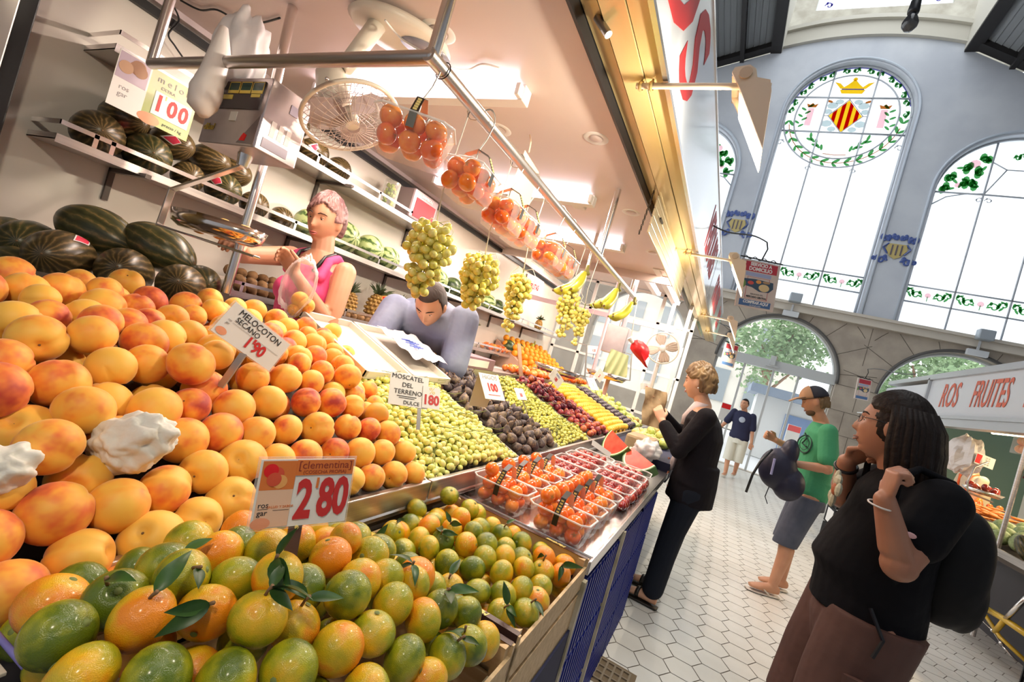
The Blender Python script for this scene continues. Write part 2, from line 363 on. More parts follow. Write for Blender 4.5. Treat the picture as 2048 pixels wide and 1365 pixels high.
def window(nm, cx, zs, kind):
    w = thing(nm, None, None, (cx, 13.2, 4.36)); w['kind'] = 'structure'; del_ = [w.pop(k) for k in ('category',) if k in w]
    m = MB(); o = arch(cx, zs, 1.40, 4.33); plate(m, o, [], Matrix.Translation((0, .04+.155, 0)) @ WALL, .012); m.build('pane', frost, w)
    m = MB(); x0, x1 = cx-1.36, cx+1.36
    g = MB()
    mu = [cx-.47, cx+.47]
    for x in mu:
        h = zs+math.sqrt(max(0, 1.36**2-(x-cx)**2)); bars(m, [[(x, 4.36), (x, h)]], .02)
    for z in (4.92, 5.3): bars(m, [[(x0, z), (x1, z)]], .02)
    bars(m, [arch(cx, zs, 1.345, None)], .03); bars(m, [[(x0+.02, 4.36), (x0+.02, zs)], [(x1-.02, 4.36), (x1-.02, zs)], [(x0, 4.37), (x1, 4.37)]], .03)
    for a, b in ((x0, mu[0]), (mu[0], mu[1]), (mu[1], x1)): vine_panel(g, a, b, 4.95, 5.28)
    if kind == 'crest':
        bars(m, [circ(cx, zs, 1.33), circ(cx, zs, 1.1)], .02)
        bars(m, [[(x0, zs+.5), (x1, zs+.5)], [(x0, zs-.42), (x1, zs-.42)]], .026)
        # wreath
        for k in range(30):
            a = PI/2+k*2*PI/30; rr_ = 1.215; px, pz = cx+rr_*math.cos(a), zs+rr_*math.sin(a)
            if math.sin(a) > -.1: curl(g, px, pz, .075, 1 if k % 2 else -1, 0, rot=a-PI/2, w=.016)
            else:
                leaf(g, px, pz, .2, a+PI/2+.6); leaf(g, px, pz, .17, a+PI/2-.7)
        g.tube([(cx+1.21*math.cos(a), 13.19, zs+1.21*math.sin(a)) for a in [PI+.2+i*(PI-.4)/20 for i in range(21)]], .01, 4, k=3)
        # lozenge with red and yellow bars
        lz = [(0, .42), (.36, 0), (0, -.42), (-.36, 0)]; c0 = (cx, zs+.02)
        n = 9
        for i in range(n):
            a, b = -.36+i*.08, -.36+(i+1)*.08; q = lambda x: .42*(1-abs(x)/.36)
            poly = [(a, -q(a)), (b, -q(b)), (b, q(b)), (a, q(a))]
            if a < 0 < b: poly = [(a, -q(a)), (0, -.42), (b, -q(b)), (b, q(b)), (0, .42), (a, q(a))]
            g.prism([(c0[0]+x, c0[1]+z) for x, z in poly], .008, Matrix.Translation((0, .185, 0)) @ WALL, k=2 if i % 2 == 0 else 1)
        m.tube([(c0[0]+x*1.04, 13.175, c0[1]+z*1.04) for x, z in lz], .014, 6, closed=True)
        bars(m, [[(cx-.47, c0[1]), (cx-.37, c0[1])], [(cx+.37, c0[1]), (cx+.47, c0[1])], [(cx, zs+.44), (cx, zs+.5)]], .01)
        for f in (-1, 1):
            for k, (dx, dz, s_) in enumerate(((.33, .28, .13), (.4, .12, .1), (.36, -.2, .13), (.22, -.34, .1), (.2, .38, .1))):
                g.ball((cx+f*dx, 13.195, c0[1]+dz), (s_, .006, s_*.7), 9, 4, k=6)
            leaf(g, cx+f*.34, c0[1]+.36, .16, PI/2-f*1.2, 3)
            # small tower with crown, olive twigs
            g.prism([(cx+f*.78+x, zs+z) for x, z in ((-.07, -.25), (.07, -.25), (.07, .22), (-.07, .22))], .006, Matrix.Translation((0, .19, 0)) @ WALL, k=5)
            g.prism([(cx+f*.78+x, zs+.24+z) for x, z in ((-.09, 0), (.09, 0), (.13, .1), (.05, .07), (0, .12), (-.05, .07), (-.13, .1))], .006, Matrix.Translation((0, .19, 0)) @ WALL, k=3)
            for t in range(7):
                leaf(g, cx+f*(.98-.02*t), zs-.3+t*.09, .15, (.5 if t % 2 else 2.4) if f > 0 else (2.6 if t % 2 else .6))
                leaf(g, cx+f*(.3+.05*t), zs-.9+t*.05, .17, PI/2-f*(.2+.5*(t % 3)))
        g.tube([(cx-.25, 13.19, zs-.98), (cx, 13.19, zs-1.0), (cx+.25, 13.19, zs-.98)], .01, 4, k=3)
        # crown
        cz = zs+.62
        g.prism([(cx+x, cz+z) for x, z in ((-.22, 0), (.22, 0), (.27, .1), (-.27, .1))], .008, Matrix.Translation((0, .185, 0)) @ WALL, k=2)
        g.prism([(cx+x, cz+z) for x, z in ((-.27, .13), (.27, .13), (.42, .3), (.3, .27), (.2, .17), (.12, .24), (0, .38), (-.12, .24), (-.2, .17), (-.3, .27), (-.42, .3))], .008, Matrix.Translation((0, .185, 0)) @ WALL, k=2)
        g.bb(cx-.24, cx+.24, 13.183, 13.19, cz+.1, cz+.125, k=4)
        g.ball((cx, 13.19, cz+.38), (.05, .01, .05), 8, 5, k=2)
        for f in (-1, 1): curl(m, cx+f*1.25, zs-.75, .09, f, 0, y=13.18, w=.01); curl(m, cx+f*.47, zs-1.4, .07, f, 0, y=13.18, w=.008)
        g.tube([(p[0], 13.2, p[1]) for p in circ(cx, zs, 1.325, 30, .25, PI-.25)], .035, 4, k=4, ry=.2)
    else:
        bars(m, [[(x0, zs), (mu[0], zs+.02), (mu[1], zs+.02), (x1, zs)]], .022)
        bars(m, [[(mu[0], zs+.78), (cx-.2, zs+.62), (cx+.2, zs+.62), (mu[1], zs+.78)], [(cx-.2, zs+.62), (mu[0], zs+.02)], [(cx+.2, zs+.62), (mu[1], zs+.02)]], .015)
        for f in (-1, 1):
            bars(m, [[(cx+f*1.34, zs-.32), (cx+f*1.1, zs-.1), (cx+f*.8, zs), (cx+f*.47, zs+.04)]], .015)
            for k, (dx, dz) in enumerate(((.62, .82), (.62, .55), (.65, .25), (.9, .62), (.88, .28), (1.08, .35), (1.14, .08))):
                curl(g, cx+f*dx, zs+dz, .09, f if k % 2 else -f, 0, rot=k*1.3, w=.03)
                leaf(g, cx+f*dx, zs+dz, .16, k*1.1)
            g.ball((cx+f*.75, 13.19, zs+.72), (.1, .01, .1), 10, 5, k=5); g.ball((cx+f*.95, 13.19, zs+.2), (.06, .01, .06), 10, 5, k=5)
            curl(m, cx+f*.5, zs-.12, .07, f, 0, y=13.18, w=.008); curl(m, cx+f*.38, zs-.12, .07, -f, 0, y=13.18, w=.008)
        for k in range(3): curl(g, cx-.1+k*.1, zs+.9+.05*k, .06, 1, 0, rot=k)
    m.build('window_frame', lead, w, smooth=True)
    g.build('stained_glass', GM, w)
window('window_1', -2.72, 7.55, 'plain'); window('window_2', .76, 9.28, 'crest'); window('window_3', 4.25, 7.55, 'plain'); window('window_4', 7.75, 7.55, 'plain')
# mouldings round the tall windows
m = MB()
for cx, zs in ((.76, 9.28), (-2.72, 7.55), (4.25, 7.55)):
    a = arch(cx, zs, 1.43, None); m.tube([(cx+1.43, 12.99, 4.36)]+[(p[0], 12.99, p[1]) for p in a]+[(cx-1.43, 12.99, 4.36)], .03, 6)
struct(m, 'trim_4', mat('blue_grey_moulding', (.5, .56, .64), .6), smooth=True)
# lantern over the nave: side boards, arched cornice, stone and window beyond
m = MB()
arc = [(2.68-i*.235, gable(2.68-i*.235)) for i in range(17)]
for dz0, dz1, y0, y1, k in ((-.02, .02, 12.9, 13.3, 0), (.02, .42, 12.97, 13.3, 0), (.4, .5, 12.88, 13.9, 0)):
    m.rings([[(x, y0, z+dz0), (x, y1, z+dz0), (x, y1, z+dz1), (x, y0, z+dz1)] for x, z in arc])
m.bb(-1.16, -1.08, -2, 13, 10.9, 12.6); m.bb(2.68, 2.76, -2, 13, 10.85, 12.6)
struct(m, 'trim_5', creamp)
m = MB(); plate(m, [(-3, 11.2), (4.6, 11.2), (4.6, 15.6), (-3, 15.6)], [[(-.62, 12.85), (2.42, 12.85), (2.42, 14.6), (-.62, 14.6)]], Matrix.Translation((0, 1, 0)) @ WALL, .3)
struct(m, 'wall_lantern', mat('pale_stone', (.40, .38, .32), .8, var=((.28, .26, .21), 3), bump=(10, .3)))
w5 = thing('window_5', None, None, (.9, 14.1, 12.8)); w5['kind'] = 'structure'
m = MB(); m.bb(-.62, 2.42, 14.12, 14.13, 12.85, 14.6); m.build('pane', frost, w5)
m = MB()
for i in range(8): x = -.62+3.04*i/7; m.bb(x-.02, x+.02, 14.05, 14.1, 12.85, 14.6)
m.bb(-.66, 2.46, 14.02, 14.1, 12.8, 12.87); m.build('window_frame', mat('pale_iron', (.6, .62, .58), .5), w5)
g = MB(); curl(g, -.35, 13.05, .1, 1, 4, y=14.09); curl(g, 2.15, 13.05, .1, -1, 4, y=14.09); g.build('stained_glass', GM, w5)
# nave roof slopes: pale boards between black beams
board = mat('roof_boards', (.2, .21, .22), .8, stretch=(1, 1, 1)); beam = mat('black_beam', (.012, .01, .01), .6)
m = MB(); b = MB()
for side in (-1, 1):
    x0 = -1.12 if side < 0 else 2.72; z0 = 10.97 if side < 0 else 10.92; sl = .32 if side < 0 else .55; x1 = x0+side*8; z1 = z0-sl*8
    nb = 60
    for i in range(nb):
        a, c = i/nb, (i+.94)/nb; xa, xc = x0+(x1-x0)*a, x0+(x1-x0)*c; za, zc = z0+.12+(z1-z0)*a, z0+.12+(z1-z0)*c
        m.add([(xa, -5, za), (xa, 13, za), (xc, 13, zc-.012), (xc, -5, zc-.012)], [(0, 1, 2, 3)])
    m.add([(x0, -5, z0+.16), (x0, 13, z0+.16), (x1, 13, z1+.16), (x1, -5, z1+.16)], [(0, 1, 2, 3)])
    for y in (12.84, 9.4, 6, 2.5): b.add([(x0, y-.12, z0-.02), (x0, y+.12, z0-.02), (x1, y+.12, z1-.02), (x1, y-.12, z1-.02), (x0, y-.12, z0+.16), (x0, y+.12, z0+.16), (x1, y+.12, z1+.16), (x1, y-.12, z1+.16)], [(0, 1, 2, 3), (4, 5, 6, 7), (0, 1, 5, 4), (3, 2, 6, 7), (0, 3, 7, 4), (1, 2, 6, 5)])
    for k in range(9):
        x = x0+side*(.1+k*.78); z = z0-sl*(.1+k*.78)
        b.bb(x-(.13 if k == 0 else .05), x+(.13 if k == 0 else .05), -3, 13, z-.06, z+.14)
struct(m, 'ceiling_nave', board); struct(b, 'trim_6', beam)
# the rest of the hall behind and beside the viewer
m = MB(); m.bb(8.6, 8.75, -5, 13, 0, 8.2); struct(m, 'wall_right', plaster)
m = MB(); m.bb(-10, 10, -5.2, -5, 0, 12.6); struct(m, 'wall_back', plaster)
# door glazing and lunettes
def lunette(nm, cx, zb, zs, door):
    w = thing(nm, None, None, (cx, 13.2, zb)); w['kind'] = 'structure'
    m = MB(); o = arch(cx, zs, 1.36, zb); plate(m, o, [], Matrix.Translation((0, .22, 0)) @ WALL, .01); m.build('pane', clear('clear_glass', (.9, .97, .95), .06), w)
    m = MB(); bars(m, [arch(cx, zs, 1.31, None)], .05, 13.2)
    if door:
        m.bb(cx-1.33, cx+1.33, 13.1, 13.3, 2.62, 2.86)
        for x in (-1.3, -.62, .05, .6, 1.28): m.bb(cx+x-.025, cx+x+.025, 13.18, 13.26, 0, 2.62)
        m.bb(cx-.1, cx+.02, 13.02, 13.1, 2.72, 2.96); m.bb(cx-.16, cx+.12, 13.05, 13.12, 2.68, 2.72)
    m.build('window_frame', mat('aluminium', (.56, .58, .58), .4, .3), w)
lunette('window_6', .77, 0.0, 2.66, True); lunette('window_7', 4.22, 1.05, 2.62, False); lunette('window_8', -2.7, 1.05, 2.62, False)
m = MB()
for p in ((-.95, 6.14), (2.52, 6.02)):
    pass
def crest_tiles(x, z):
    t = thing('tile_shield', 'painted tile coat of arms on grey wall %s the crest window' % ('left of' if x < 0 else 'right of'), 'tile crest', (x, 13, z), 'painted tile shields')
    m = MB(); Q = Matrix.Translation((x, 12.985, z)) @ Matrix.Rotation(PI/2, 4, 'X')
    m.prism([(-.17, .12), (.17, .12), (.2, -.02), (.1, -.18), (0, -.24), (-.1, -.18), (-.2, -.02)], .012, Q); m.build('shield', mat('tile_ochre', (.5, .4, .16), .3), t)
    m = MB()
    for i in (-2, 0, 2): m.bb(x+i*.045-.015, x+i*.045+.015, 12.965, 12.975, z-.15, z+.09)
    m.build('bar_stripes', mat('tile_brown', (.12, .1, .12), .3), t)
    m = MB(); bl = []
    for f in (-1, 1):
        curl(m, x+f*.25, z+.2, .09, f, 0, y=12.975, w=.025, rot=f*.5); curl(m, x+f*.1, z+.26, .06, -f, 0, y=12.975, w=.02)
        curl(m, x+f*.2, z-.3, .1, f, 0, y=12.975, w=.022); curl(m, x+f*.34, z-.28, .06, f, 0, y=12.975, w=.016)
        m.tube([(x+f*.17, 12.975, z+.12), (x+f*.26, 12.975, z+.02), (x+f*.16, 12.975, z-.12)], .018, 5)
    m.build('scroll_work', mat('tile_blue', (.06, .1, .3), .3), t)
crest_tiles(-.95, 6.14); crest_tiles(2.5, 6.02)
for x, z, q in ((.8, 4.4, 'above the arched doorway'), (4.3, 4.35, 'above the right hand lunette')):
    t = thing('wall_floodlight', 'small grey floodlight fixed on the stone ledge '+q, 'floodlight', (x, 12.8, z))
    m = MB(); m.bb(x-.13, x+.13, 12.6, 12.8, z-.1, z+.12); m.build('housing', mat('grey_metal', (.38, .42, .46), .5, .4), t, bev=.02)
    m = MB(); m.bb(x-.02, x+.02, 12.85, 12.88, z-.3, z-.08); m.bb(x-.17, x+.17, 12.8, 12.9, z-.42, z-.3); m.build('lower_lamp', mat('grey_metal2', (.6, .62, .64), .5), t)

# street outside
m = MB(); m.add([(-30, 13.0, -.06), (30, 13.0, -.06), (30, 60, -.06), (-30, 60, -.06)], [(0, 1, 2, 3)]); struct(m, 'ground_street', mat('pavement', (.6, .6, .6), .8))
facade = mat('pale_facade', (.7, .66, .58), .9, var=((.6, .55, .48), .5)); 
t = thing('street_building', 'pale buildings across the street seen through the glass door', 'building', (-6, 34, 0))
m = MB(); m.bb(-16, 3.5, 34, 40, 0, 18); m.build('facade', facade, t)
m = MB()
for i in range(8):
    for j in range(5): m.bb(-14.6+i*2.2, -13.5+i*2.2, 33.9, 34, 1.6+j*3.3, 3.8+j*3.3)
m.build('windows', mat('grey_window', (.25, .28, .3), .3), t)  # window panes in one flat grey
t = thing('kiosk', 'pale kiosk with blue shutters outside the glass door', 'kiosk', (2.9, 19, 0))
m = MB(); m.bb(.9, 5.6, 19, 21, -.05, 2.2); m.build('body', mat('kiosk_white', (.8, .8, .78), .6), t)
m = MB(); m.bb(.6, 6, 18.2, 21.2, 2.2, 2.5); m.build('roof', mat('kiosk_roof', (.24, .3, .4), .6), t)
m = MB(); 
for i in range(2): m.bb(1.9+i*1.35, 3.15+i*1.35, 18.93, 19.0, .1, 1.75)
m.build('shutter', mat('blue_shutter', (.17, .28, .52), .5), t)
leafm = mat('tree_leaves', (.2, .34, .14), .6, var=((.34, .46, .24), 1.2)); bark = mat('tree_bark', (.3, .16, .1), .9)
def tree(x, y, h, r, lab):
    t = thing('street_tree', lab, 'tree', (x, y, 0), 'trees outside')
    m = MB(); m.tube([(x, y, -.05), (x+.1, y, h*.3), (x-.1, y, h*.55), (x+.2, y, h*.8)], [.22, .18, .13, .05], 8)
    for k in range(5):
        a = k*1.3; m.tube([(x, y, h*(.35+.06*k)), (x+math.cos(a)*r*.5, y+math.sin(a)*r*.5, h*(.6+.05*k))], [.09, .03], 6)
    m.build('trunk', bark, t, smooth=True)
    m = MB(); g = random.Random(int(x*10)+3); cl = [(g.gauss(0, r*.5), g.gauss(0, r*.5), h*.72+g.gauss(0, r*.42)) for _ in range(26)]
    for k in range(3600):
        c = g.choice(cl); p = V((x+c[0]+g.gauss(0, r*.2), y+c[1]+g.gauss(0, r*.2), c[2]+g.gauss(0, r*.18)))
        if p.z < 2.2: continue
        a, b_, s = g.random()*6.28, g.random()*6.28, .1+.08*g.random()
        Q = TRS(p, (a, b_, a*2)); m.add([(0, 0, 0), (s*.5, s*.6, .02), (0, s*1.5, 0), (-s*.5, s*.6, .02)], [(0, 1, 2, 3)], Q)
    m.build('foliage', leafm, t)
tree(1.3, 24.2, 6.6, 2.1, 'leafy green tree beyond the glass door, left one'); tree(6.9, 24.2, 6.8, 2.3, 'leafy tree seen through the right hand lunette'); tree(12.4, 24, 7, 2.3, 'tall tree furthest right outside the hall')
# ---------------------------------------------------------------- left stall shell
m = MB(); m.bb(-2.55, -2.45, .2, 6.4, 0, 2.45); struct(m, 'wall_left', cream)
m = MB(); m.bb(-2.5, -.64, -.8, 4.15, 2.37, 2.42); m.bb(-2.5, -.6, 4.15, 6.4, 2.62, 2.66); m.bb(-2.5, -.6, 4.13, 4.17, 2.30, 2.64); struct(m, 'ceiling', ceilm)
m = MB(); m.bb(-2.45, -.95, -.3, 6.3, .0, .14); struct(m, 'floor_platform', mat('platform', (.25, .22, .2), .7))
# dark rail along the wall under the ceiling, side column
m = MB(); m.bb(-2.45, -2.425, .62, 6.3, 2.30, 2.335, k=1); m.bb(-2.45, -2.40, .62, 6.3, 2.345, 2.37, k=0); struct(m, 'trim_7', [mat('pink_white_trim', (.7, .6, .62), .3), blk])
bronze = mat('bronze_metal', (.3, .22, .08), .4, .6, var=((.1, .06, .03), 5), stretch=(6, 6, 1))
m = MB(); m.bb(-2.46, -2.30, .505, .56, 0, 2.37, k=0); m.bb(-2.40, -2.24, .42, .505, 0, 2.37, k=2); m.bb(-2.4, -2.2, -.8, .42, 0, 2.37, k=1); struct(m, 'wall_side_column', [blk, bronze, mat('aluminium2', (.5, .47, .44), .35, .7)], bev=.004)
goldp = mat('gold_board', (.62, .46, .2), .22, .35, var=((.72, .56, .3), 1.5), stretch=(4, .6, 4))
# canopy box above the counter edge
m = MB()
m.bb(-.645, -.635, -.8, 6.4, 2.345, 2.42, k=1)              # thin dark edge
m.bb(-.632, -.585, -.8, 6.4, 2.39, 2.42, k=0)               # lit channel
m.bb(-.585, -.572, -.8, 6.4, 2.41, 2.46, k=1)               # shutter slot
m.bb(-.572, -.50, -.8, 8.2, 2.372, 2.45, k=0); m.bb(-.497, -.435, -.8, 8.2, 2.378, 2.45, k=0)
m.bb(-.66, -.435, -.8, 8.2, 2.86, 2.88, k=0); m.bb(-.66, -.645, -.8, 8.2, 2.42, 2.88, k=0)
struct(m, 'trim_8', [goldp, blk])
t = thing('stall_sign', 'long white glossy fascia sign with large red italic letters above the fruit counter', 'sign', (-.43, 3.5, 2.6))
signw = mat('glossy_white', (.72, .75, .82), .16, coat=.3)
m = MB(); m.bb(-.434, -.425, -.8, 4.72, 2.38, 2.87); m.bb(-.434, -.425, 4.76, 8.2, 2.38, 2.87); m.build('panel', signw, t, bev=.002)
m = MB(); m.bb(-.436, -.42, -.8, 8.2, 2.365, 2.38); m.bb(-.436, -.42, -.8, 8.2, 2.87, 2.885); m.build('edge_strip', steelb, t)
def sidetext(body, y, z, size, sx, mt=red, sh=.35): # reads for someone looking towards -x
    M = Matrix(((0, 0, 1, .0065), (1, 0, 0, y-3.5), (0, 1, 0, z-2.6), (0, 0, 0, 1)))
    return text(body, size, mt, t, M, sx=sx, shear=sh, off=.008)
sidetext('ROS', 1.12, 2.62, .5, 1.35)
sidetext('VERDURES', 3.93, 2.62, .42, .55); sidetext('FRUITES', 5.8, 2.62, .42, .7); sidetext('ROS', 7.3, 2.62, .4, .8)
# slatted roller shutter panel hanging below the slot, with its chain
t = thing('roller_shutter', 'half lowered gold slatted shutter hanging from the canopy slot', 'shutter', (-.578, 3.2, 2.37))
m = MB()
for i in range(5): m.bb(-.583, -.573, 2.36, 4.07, 2.175+i*.045, 2.217+i*.045)
m.build('slats', mat('gold_slat', (.75, .62, .4), .3, .3), t, bev=.003)
m = MB(); m.bb(-.57, -.562, 2.5, 2.58, 2.3, 2.31); m.build('latch', blk, t)
m = MB()
for i in range(17):
    f = i/16; m.tube([(-.60+.004*math.cos(k*PI/3)*(i % 2), 2.335-.05*f+.010*math.sin(k*PI/3), 2.38-.24*f+.008*math.cos(k*PI/3)) for k in range(6)], .0022, 4, closed=True)
m.build('chain', mat('dark_chain', (.05, .035, .02), .5, .5), t)
# stub pipe at the canopy
m = MB(); m.cyl((-.60, 1.165, 2.39), (-.55, 1.165, 2.335), .012, n=14); solo(m, 'pipe_stub', 'short round metal pipe end poking out of the canopy channel', 'pipe', steeld, auto=40)

# arm lamps in front of the fascia
warm = glow('warm_lamp', (1, .93, .75), 14)
lampm = mat('cream_metal', (.82, .66, .48), .35)
def arm_lamp(y, lab):
    t = thing('arm_lamp', lab, 'lamp', (-.435, y, 2.362), 'arm lamps in front of the fascia')
    x1 = -.12
    m = MB(); m.cyl((-.52, y, 2.352), (x1, y+.0, 2.352), .0095, n=12); m.build('arm', lampm, t, auto=40)
    for x in (-.47, -.505): m = MB(); m.lathe([(.014, -.006), (.017, 0), (.014, .006)], 12, M=TRS((x, y, 2.352), (0, PI/2, 0))); m.cyl((x, y, 2.35), (x, y, 2.375), .004, n=8); m.build('clamp', mat('brass', (.7, .5, .2), .3, .8), t, auto=40)
    D_ = V((0, y-1.42, 0)); Wp = [at(X, Y, y=1.42)+D_ for X, Y in ((1464, 152), (1470, 143), (1500, 138), (1512, 146), (1514, 163), (1540, 168), (1542, 190), (1524, 303), (1480, 186))]
    pl = [(p.x, p.z) for p in Wp]; Mz = Matrix(((1, 0, 0, 0), (0, 0, 1, y-.02), (0, 1, 0, 0), (0, 0, 0, 1)))
    m = MB(); m.prism(pl, .012, Mz); m.prism(pl, .012, Matrix.Translation((0, .13, 0)) @ Mz)
    a, b, c = Wp[5], Wp[6], Wp[7]; e = V((0, .14, 0)); m.add([a, a+e, b+e, b, c+e, c], [(0, 1, 2, 3), (3, 2, 4, 5)]); a, b = Wp[0], Wp[3]; m.add([a, a+e, b+e, b], [(0, 1, 2, 3)])
    m.build('lamp_shade', lampm, t)
    m = MB(); m.cyl(Wp[1]+V((.035, -.026, -.02)), Wp[1]+V((.035, .17, -.02)), .018, n=16); m.build('pivot_knob', mat('cream_metal_dark', (.66, .5, .34), .35), t, auto=40)
    m = MB(); a, c = Wp[8], Wp[7]; o_ = V((-.002, 0, 0)); e2 = V((0, .135, 0)); m.add([a+o_, a+o_+e2, c+o_+e2, c+o_], [(0, 1, 2, 3)]); m.build('lit_glass', warm, t)
    n_ = (c-a).cross(e2); n_ = -n_ if n_.x > 0 else n_; n_.normalize(); mid = (a+c+e2)/2+n_*.015
    l = area('arm_lamp_light', mid, .05, .13, 13 if y > 0 else 8, (1, .88, .68)); l.matrix_world = frame(mid, -n_, (0, 1, 0)); l.data.size = .12; l.data.size_y = .05; l.parent = t; l.matrix_parent_inverse = t.matrix_world.inverted()
arm_lamp(-.41, 'added cream arm lamp continuing the fascia row above the viewer, out of view'); arm_lamp(1.42, 'nearest cream arm lamp with glowing edge in front of the white fascia')  # first lamp is out of view, added to brighten the near fruit
arm_lamp(3.25, 'second cream arm lamp beside the hanging delivery poster')
arm_lamp(5.6, 'third arm lamp, small, further along the fascia'); arm_lamp(6.9, 'farthest arm lamp at the end of the fascia')

# hanging steel rail over the counter
t = thing('hanging_rail', 'long round steel rail over the counter that carries trays and grapes', 'rail', (-.785, .785, 2.0))
m = MB(); m.cyl((-.785, .77, 2.0), (-.785, 3.46, 2.0), .0175, n=20); m.build('long_bar', steel, t, auto=40)
m = MB(); m.cyl((-2.02, .775, 2.0), (-.785, .785, 2.0), .0175, n=20); m.ball((-.785, .785, 2.0), .0178, 20, 12); m.build('cross_bar', steel, t, auto=40)
for p in ((-.785, .785), (-2.02, .775), (-.785, 2.33)): MB().cyl((p[0], p[1], 2.005), (p[0], p[1], 2.37), .016, n=18).build('upright', steelb, t, auto=40)
MB().tube([(-.785+.021*math.cos(a), .83, 2.0+.021*math.sin(a)) for a in [i*PI/8 for i in range(16)]], .0016, 5, closed=True).build('clip_ring', blk, t)
MB().cyl((-.785, 2.33, 1.1), (-.785, 2.33, 2.0), .012, n=12)
# partition poles at the far end of the stall
t = thing('end_partition', 'white and pink metal frame with glass closing the far end of the stall', 'partition', (-1.5, 6.2, 0))
pinkm = mat('pink_frame', (.72, .55, .62), .35)
m = MB()
for x in (-2.4, -2.0, -1.5, -1.05, -.62): m.bb(x-.02, x+.02, 6.2, 6.24, .1, 2.62)
for z in (1.0, 1.55, 2.2, 2.58): m.bb(-2.42, -.6, 6.2, 6.24, z, z+.03)
m.build('frame', wht, t)
m = MB(); m.bb(-2.4, -.62, 6.215, 6.22, .2, 2.6); m.build('glass', clear('clear_glass', (.9, .97, .95), .06), t)
m = MB()
for p in ((-1.02, 4.3), (-1.35, 4.9), (-.78, 5.3)): m.cyl((p[0], p[1], 1.2), (p[0], p[1], 2.62), .02, n=12)
m.bb(-2.42, -.66, 4.2, 4.24, 2.5, 2.54); m.bb(-2.42, -.66, 5.0, 5.03, 2.0, 2.05)
m.build('pole_set', pinkm, t)
m = MB(); m.bb(-.62, -.585, 5.35, 5.385, .0, 2.62); solo(m, 'end_post', 'tall white post at the far corner of the fruit counter', 'post', wht)

# ceiling fittings
tubeg = glow('tube_light', (1, .84, .92), 11)
def tube_lamp(x0, x1, y, lab, along='x', z=2.37, pw=20):
    t = thing('tube_lamp', lab, 'lamp', ((x0+x1)/2, y, z), 'fluorescent tube lamps')
    M = Matrix.Translation(((x0+x1)/2, y, z)); L_ = abs(x1-x0)
    if along == 'y': M = Matrix.Translation((x0, y, z)) @ Matrix.Rotation(PI/2, 4, 'Z'); L_ = x1
    MB().box((0, 0, -.03), (L_, .055, .06), M=M).build('housing', wht, t, bev=.004)
    for s_ in (-1, 1): MB().box((s_*(L_/2-.012), -.045, -.035), (.02, .035, .045), M=M).build('socket', wht, t, bev=.003)
    MB().cyl((-L_/2+.03, -.048, -.035), (L_/2-.03, -.048, -.035), .013, n=12, M=M).build('tube', tubeg, t, smooth=True)
    c = M @ V((0, -.05, -.06))
    a = area('tube_light_source', c, L_*.95, .05, pw, (1, .82, .68), rot=(0, 0, PI/2 if along == 'y' else 0)); a.parent = t; a.matrix_parent_inverse = t.matrix_world.inverted()
    return t
tube_lamp(-2.1, -.95, 1.47, 'nearest fluorescent tube under the stall ceiling, beside the corner of the steel rail')
tube_lamp(-2.1, -.95, 2.47, 'second fluorescent tube, behind the hanging tomato trays')
tube_lamp(-2.1, -.95, 3.35, 'third fluorescent tube, above the banana bunches')
tube_lamp(-.80, 1.5, 4.65, 'bare tube running lengthways past the end of the shutter', 'y', 2.42, 16); tube_lamp(-1.05, 1.5, 4.75, 'inner tube beside the lengthways tube near the end frame', 'y', 2.5, 16)
tube_lamp(-2.2, -1.2, 5.2, 'far tube across the end bay above the oranges', 'x', 2.6, 20)
def downlight(x, y, lab, big=1):
    t = thing('downlight', lab, 'ceiling spotlight', (x, y, 2.37), 'round ceiling spots')
    m = MB(); m.lathe([(.032*big, -.001), (.05*big, -.003), (.056*big, .0)], 28, M=TRS((x, y, 2.37))); m.build('rim', wht, t, smooth=True)
    m = MB(); m.lathe([(.0, -.004), (.022*big, -.006), (.03*big, -.002)], 20, M=TRS((x, y, 2.37))); m.build('bulb', mat('spot_bulb', (.6, .5, .48), .3), t, smooth=True)
downlight(-.773, 1.81, 'round ceiling spot nearest the canopy edge'); downlight(-.778, 2.65, 'round ceiling spot above the slatted shutter'); downlight(-1.167, 1.16, 'round ceiling spot by the rail upright', 1.1)
downlight(-.763, 3.43, 'farthest round ceiling spot'); downlight(-1.25, 1.78, 'round ceiling spot with a cord beside it', 1.1)
m = MB(); m.bb(-1.11, -1.03, 2.5, 2.58, 2.32, 2.37); solo(m, 'smoke_alarm', 'small square white box on the stall ceiling between tubes', 'alarm', wht, bev=.006)
# loose cables on wall and ceiling
def cable(name, lab, pts, r, mt):
    P = [V(p) for p in pts]; out = []
    for i in range(len(P)-1):
        p0, p1, p2, p3 = P[max(i-1, 0)], P[i], P[i+1], P[min(i+2, len(P)-1)]
        for k in range(6):
            t_ = k/6; out.append(.5*((2*p1)+(p2-p0)*t_+(2*p0-5*p1+4*p2-p3)*t_*t_+(3*p1-p0-3*p2+p3)*t_**3))
    out.append(P[-1]); m = MB(); m.tube(out, r, 6)
    return solo(m, name, lab, 'cable', mt, smooth=True) if lab else (m, out)
cable('cable', 'thin black cable drooping down the wall beside the left rail upright', [at(340, 0, x=-2.4), at(358, 40, x=-2.4), at(337, 68, x=-2.4), at(350, 92, x=-2.4), at(368, 118, x=-2.4)], .004, blk)
cable('cable', 'black cable running along the ceiling behind the hanging white bag', [at(360, 0, z=2.36), at(400, 20, z=2.36), at(435, 20, z=2.36), at(480, 44, z=2.36), at(520, 46, z=2.36), at(560, 36, z=2.36)], .004, blk)
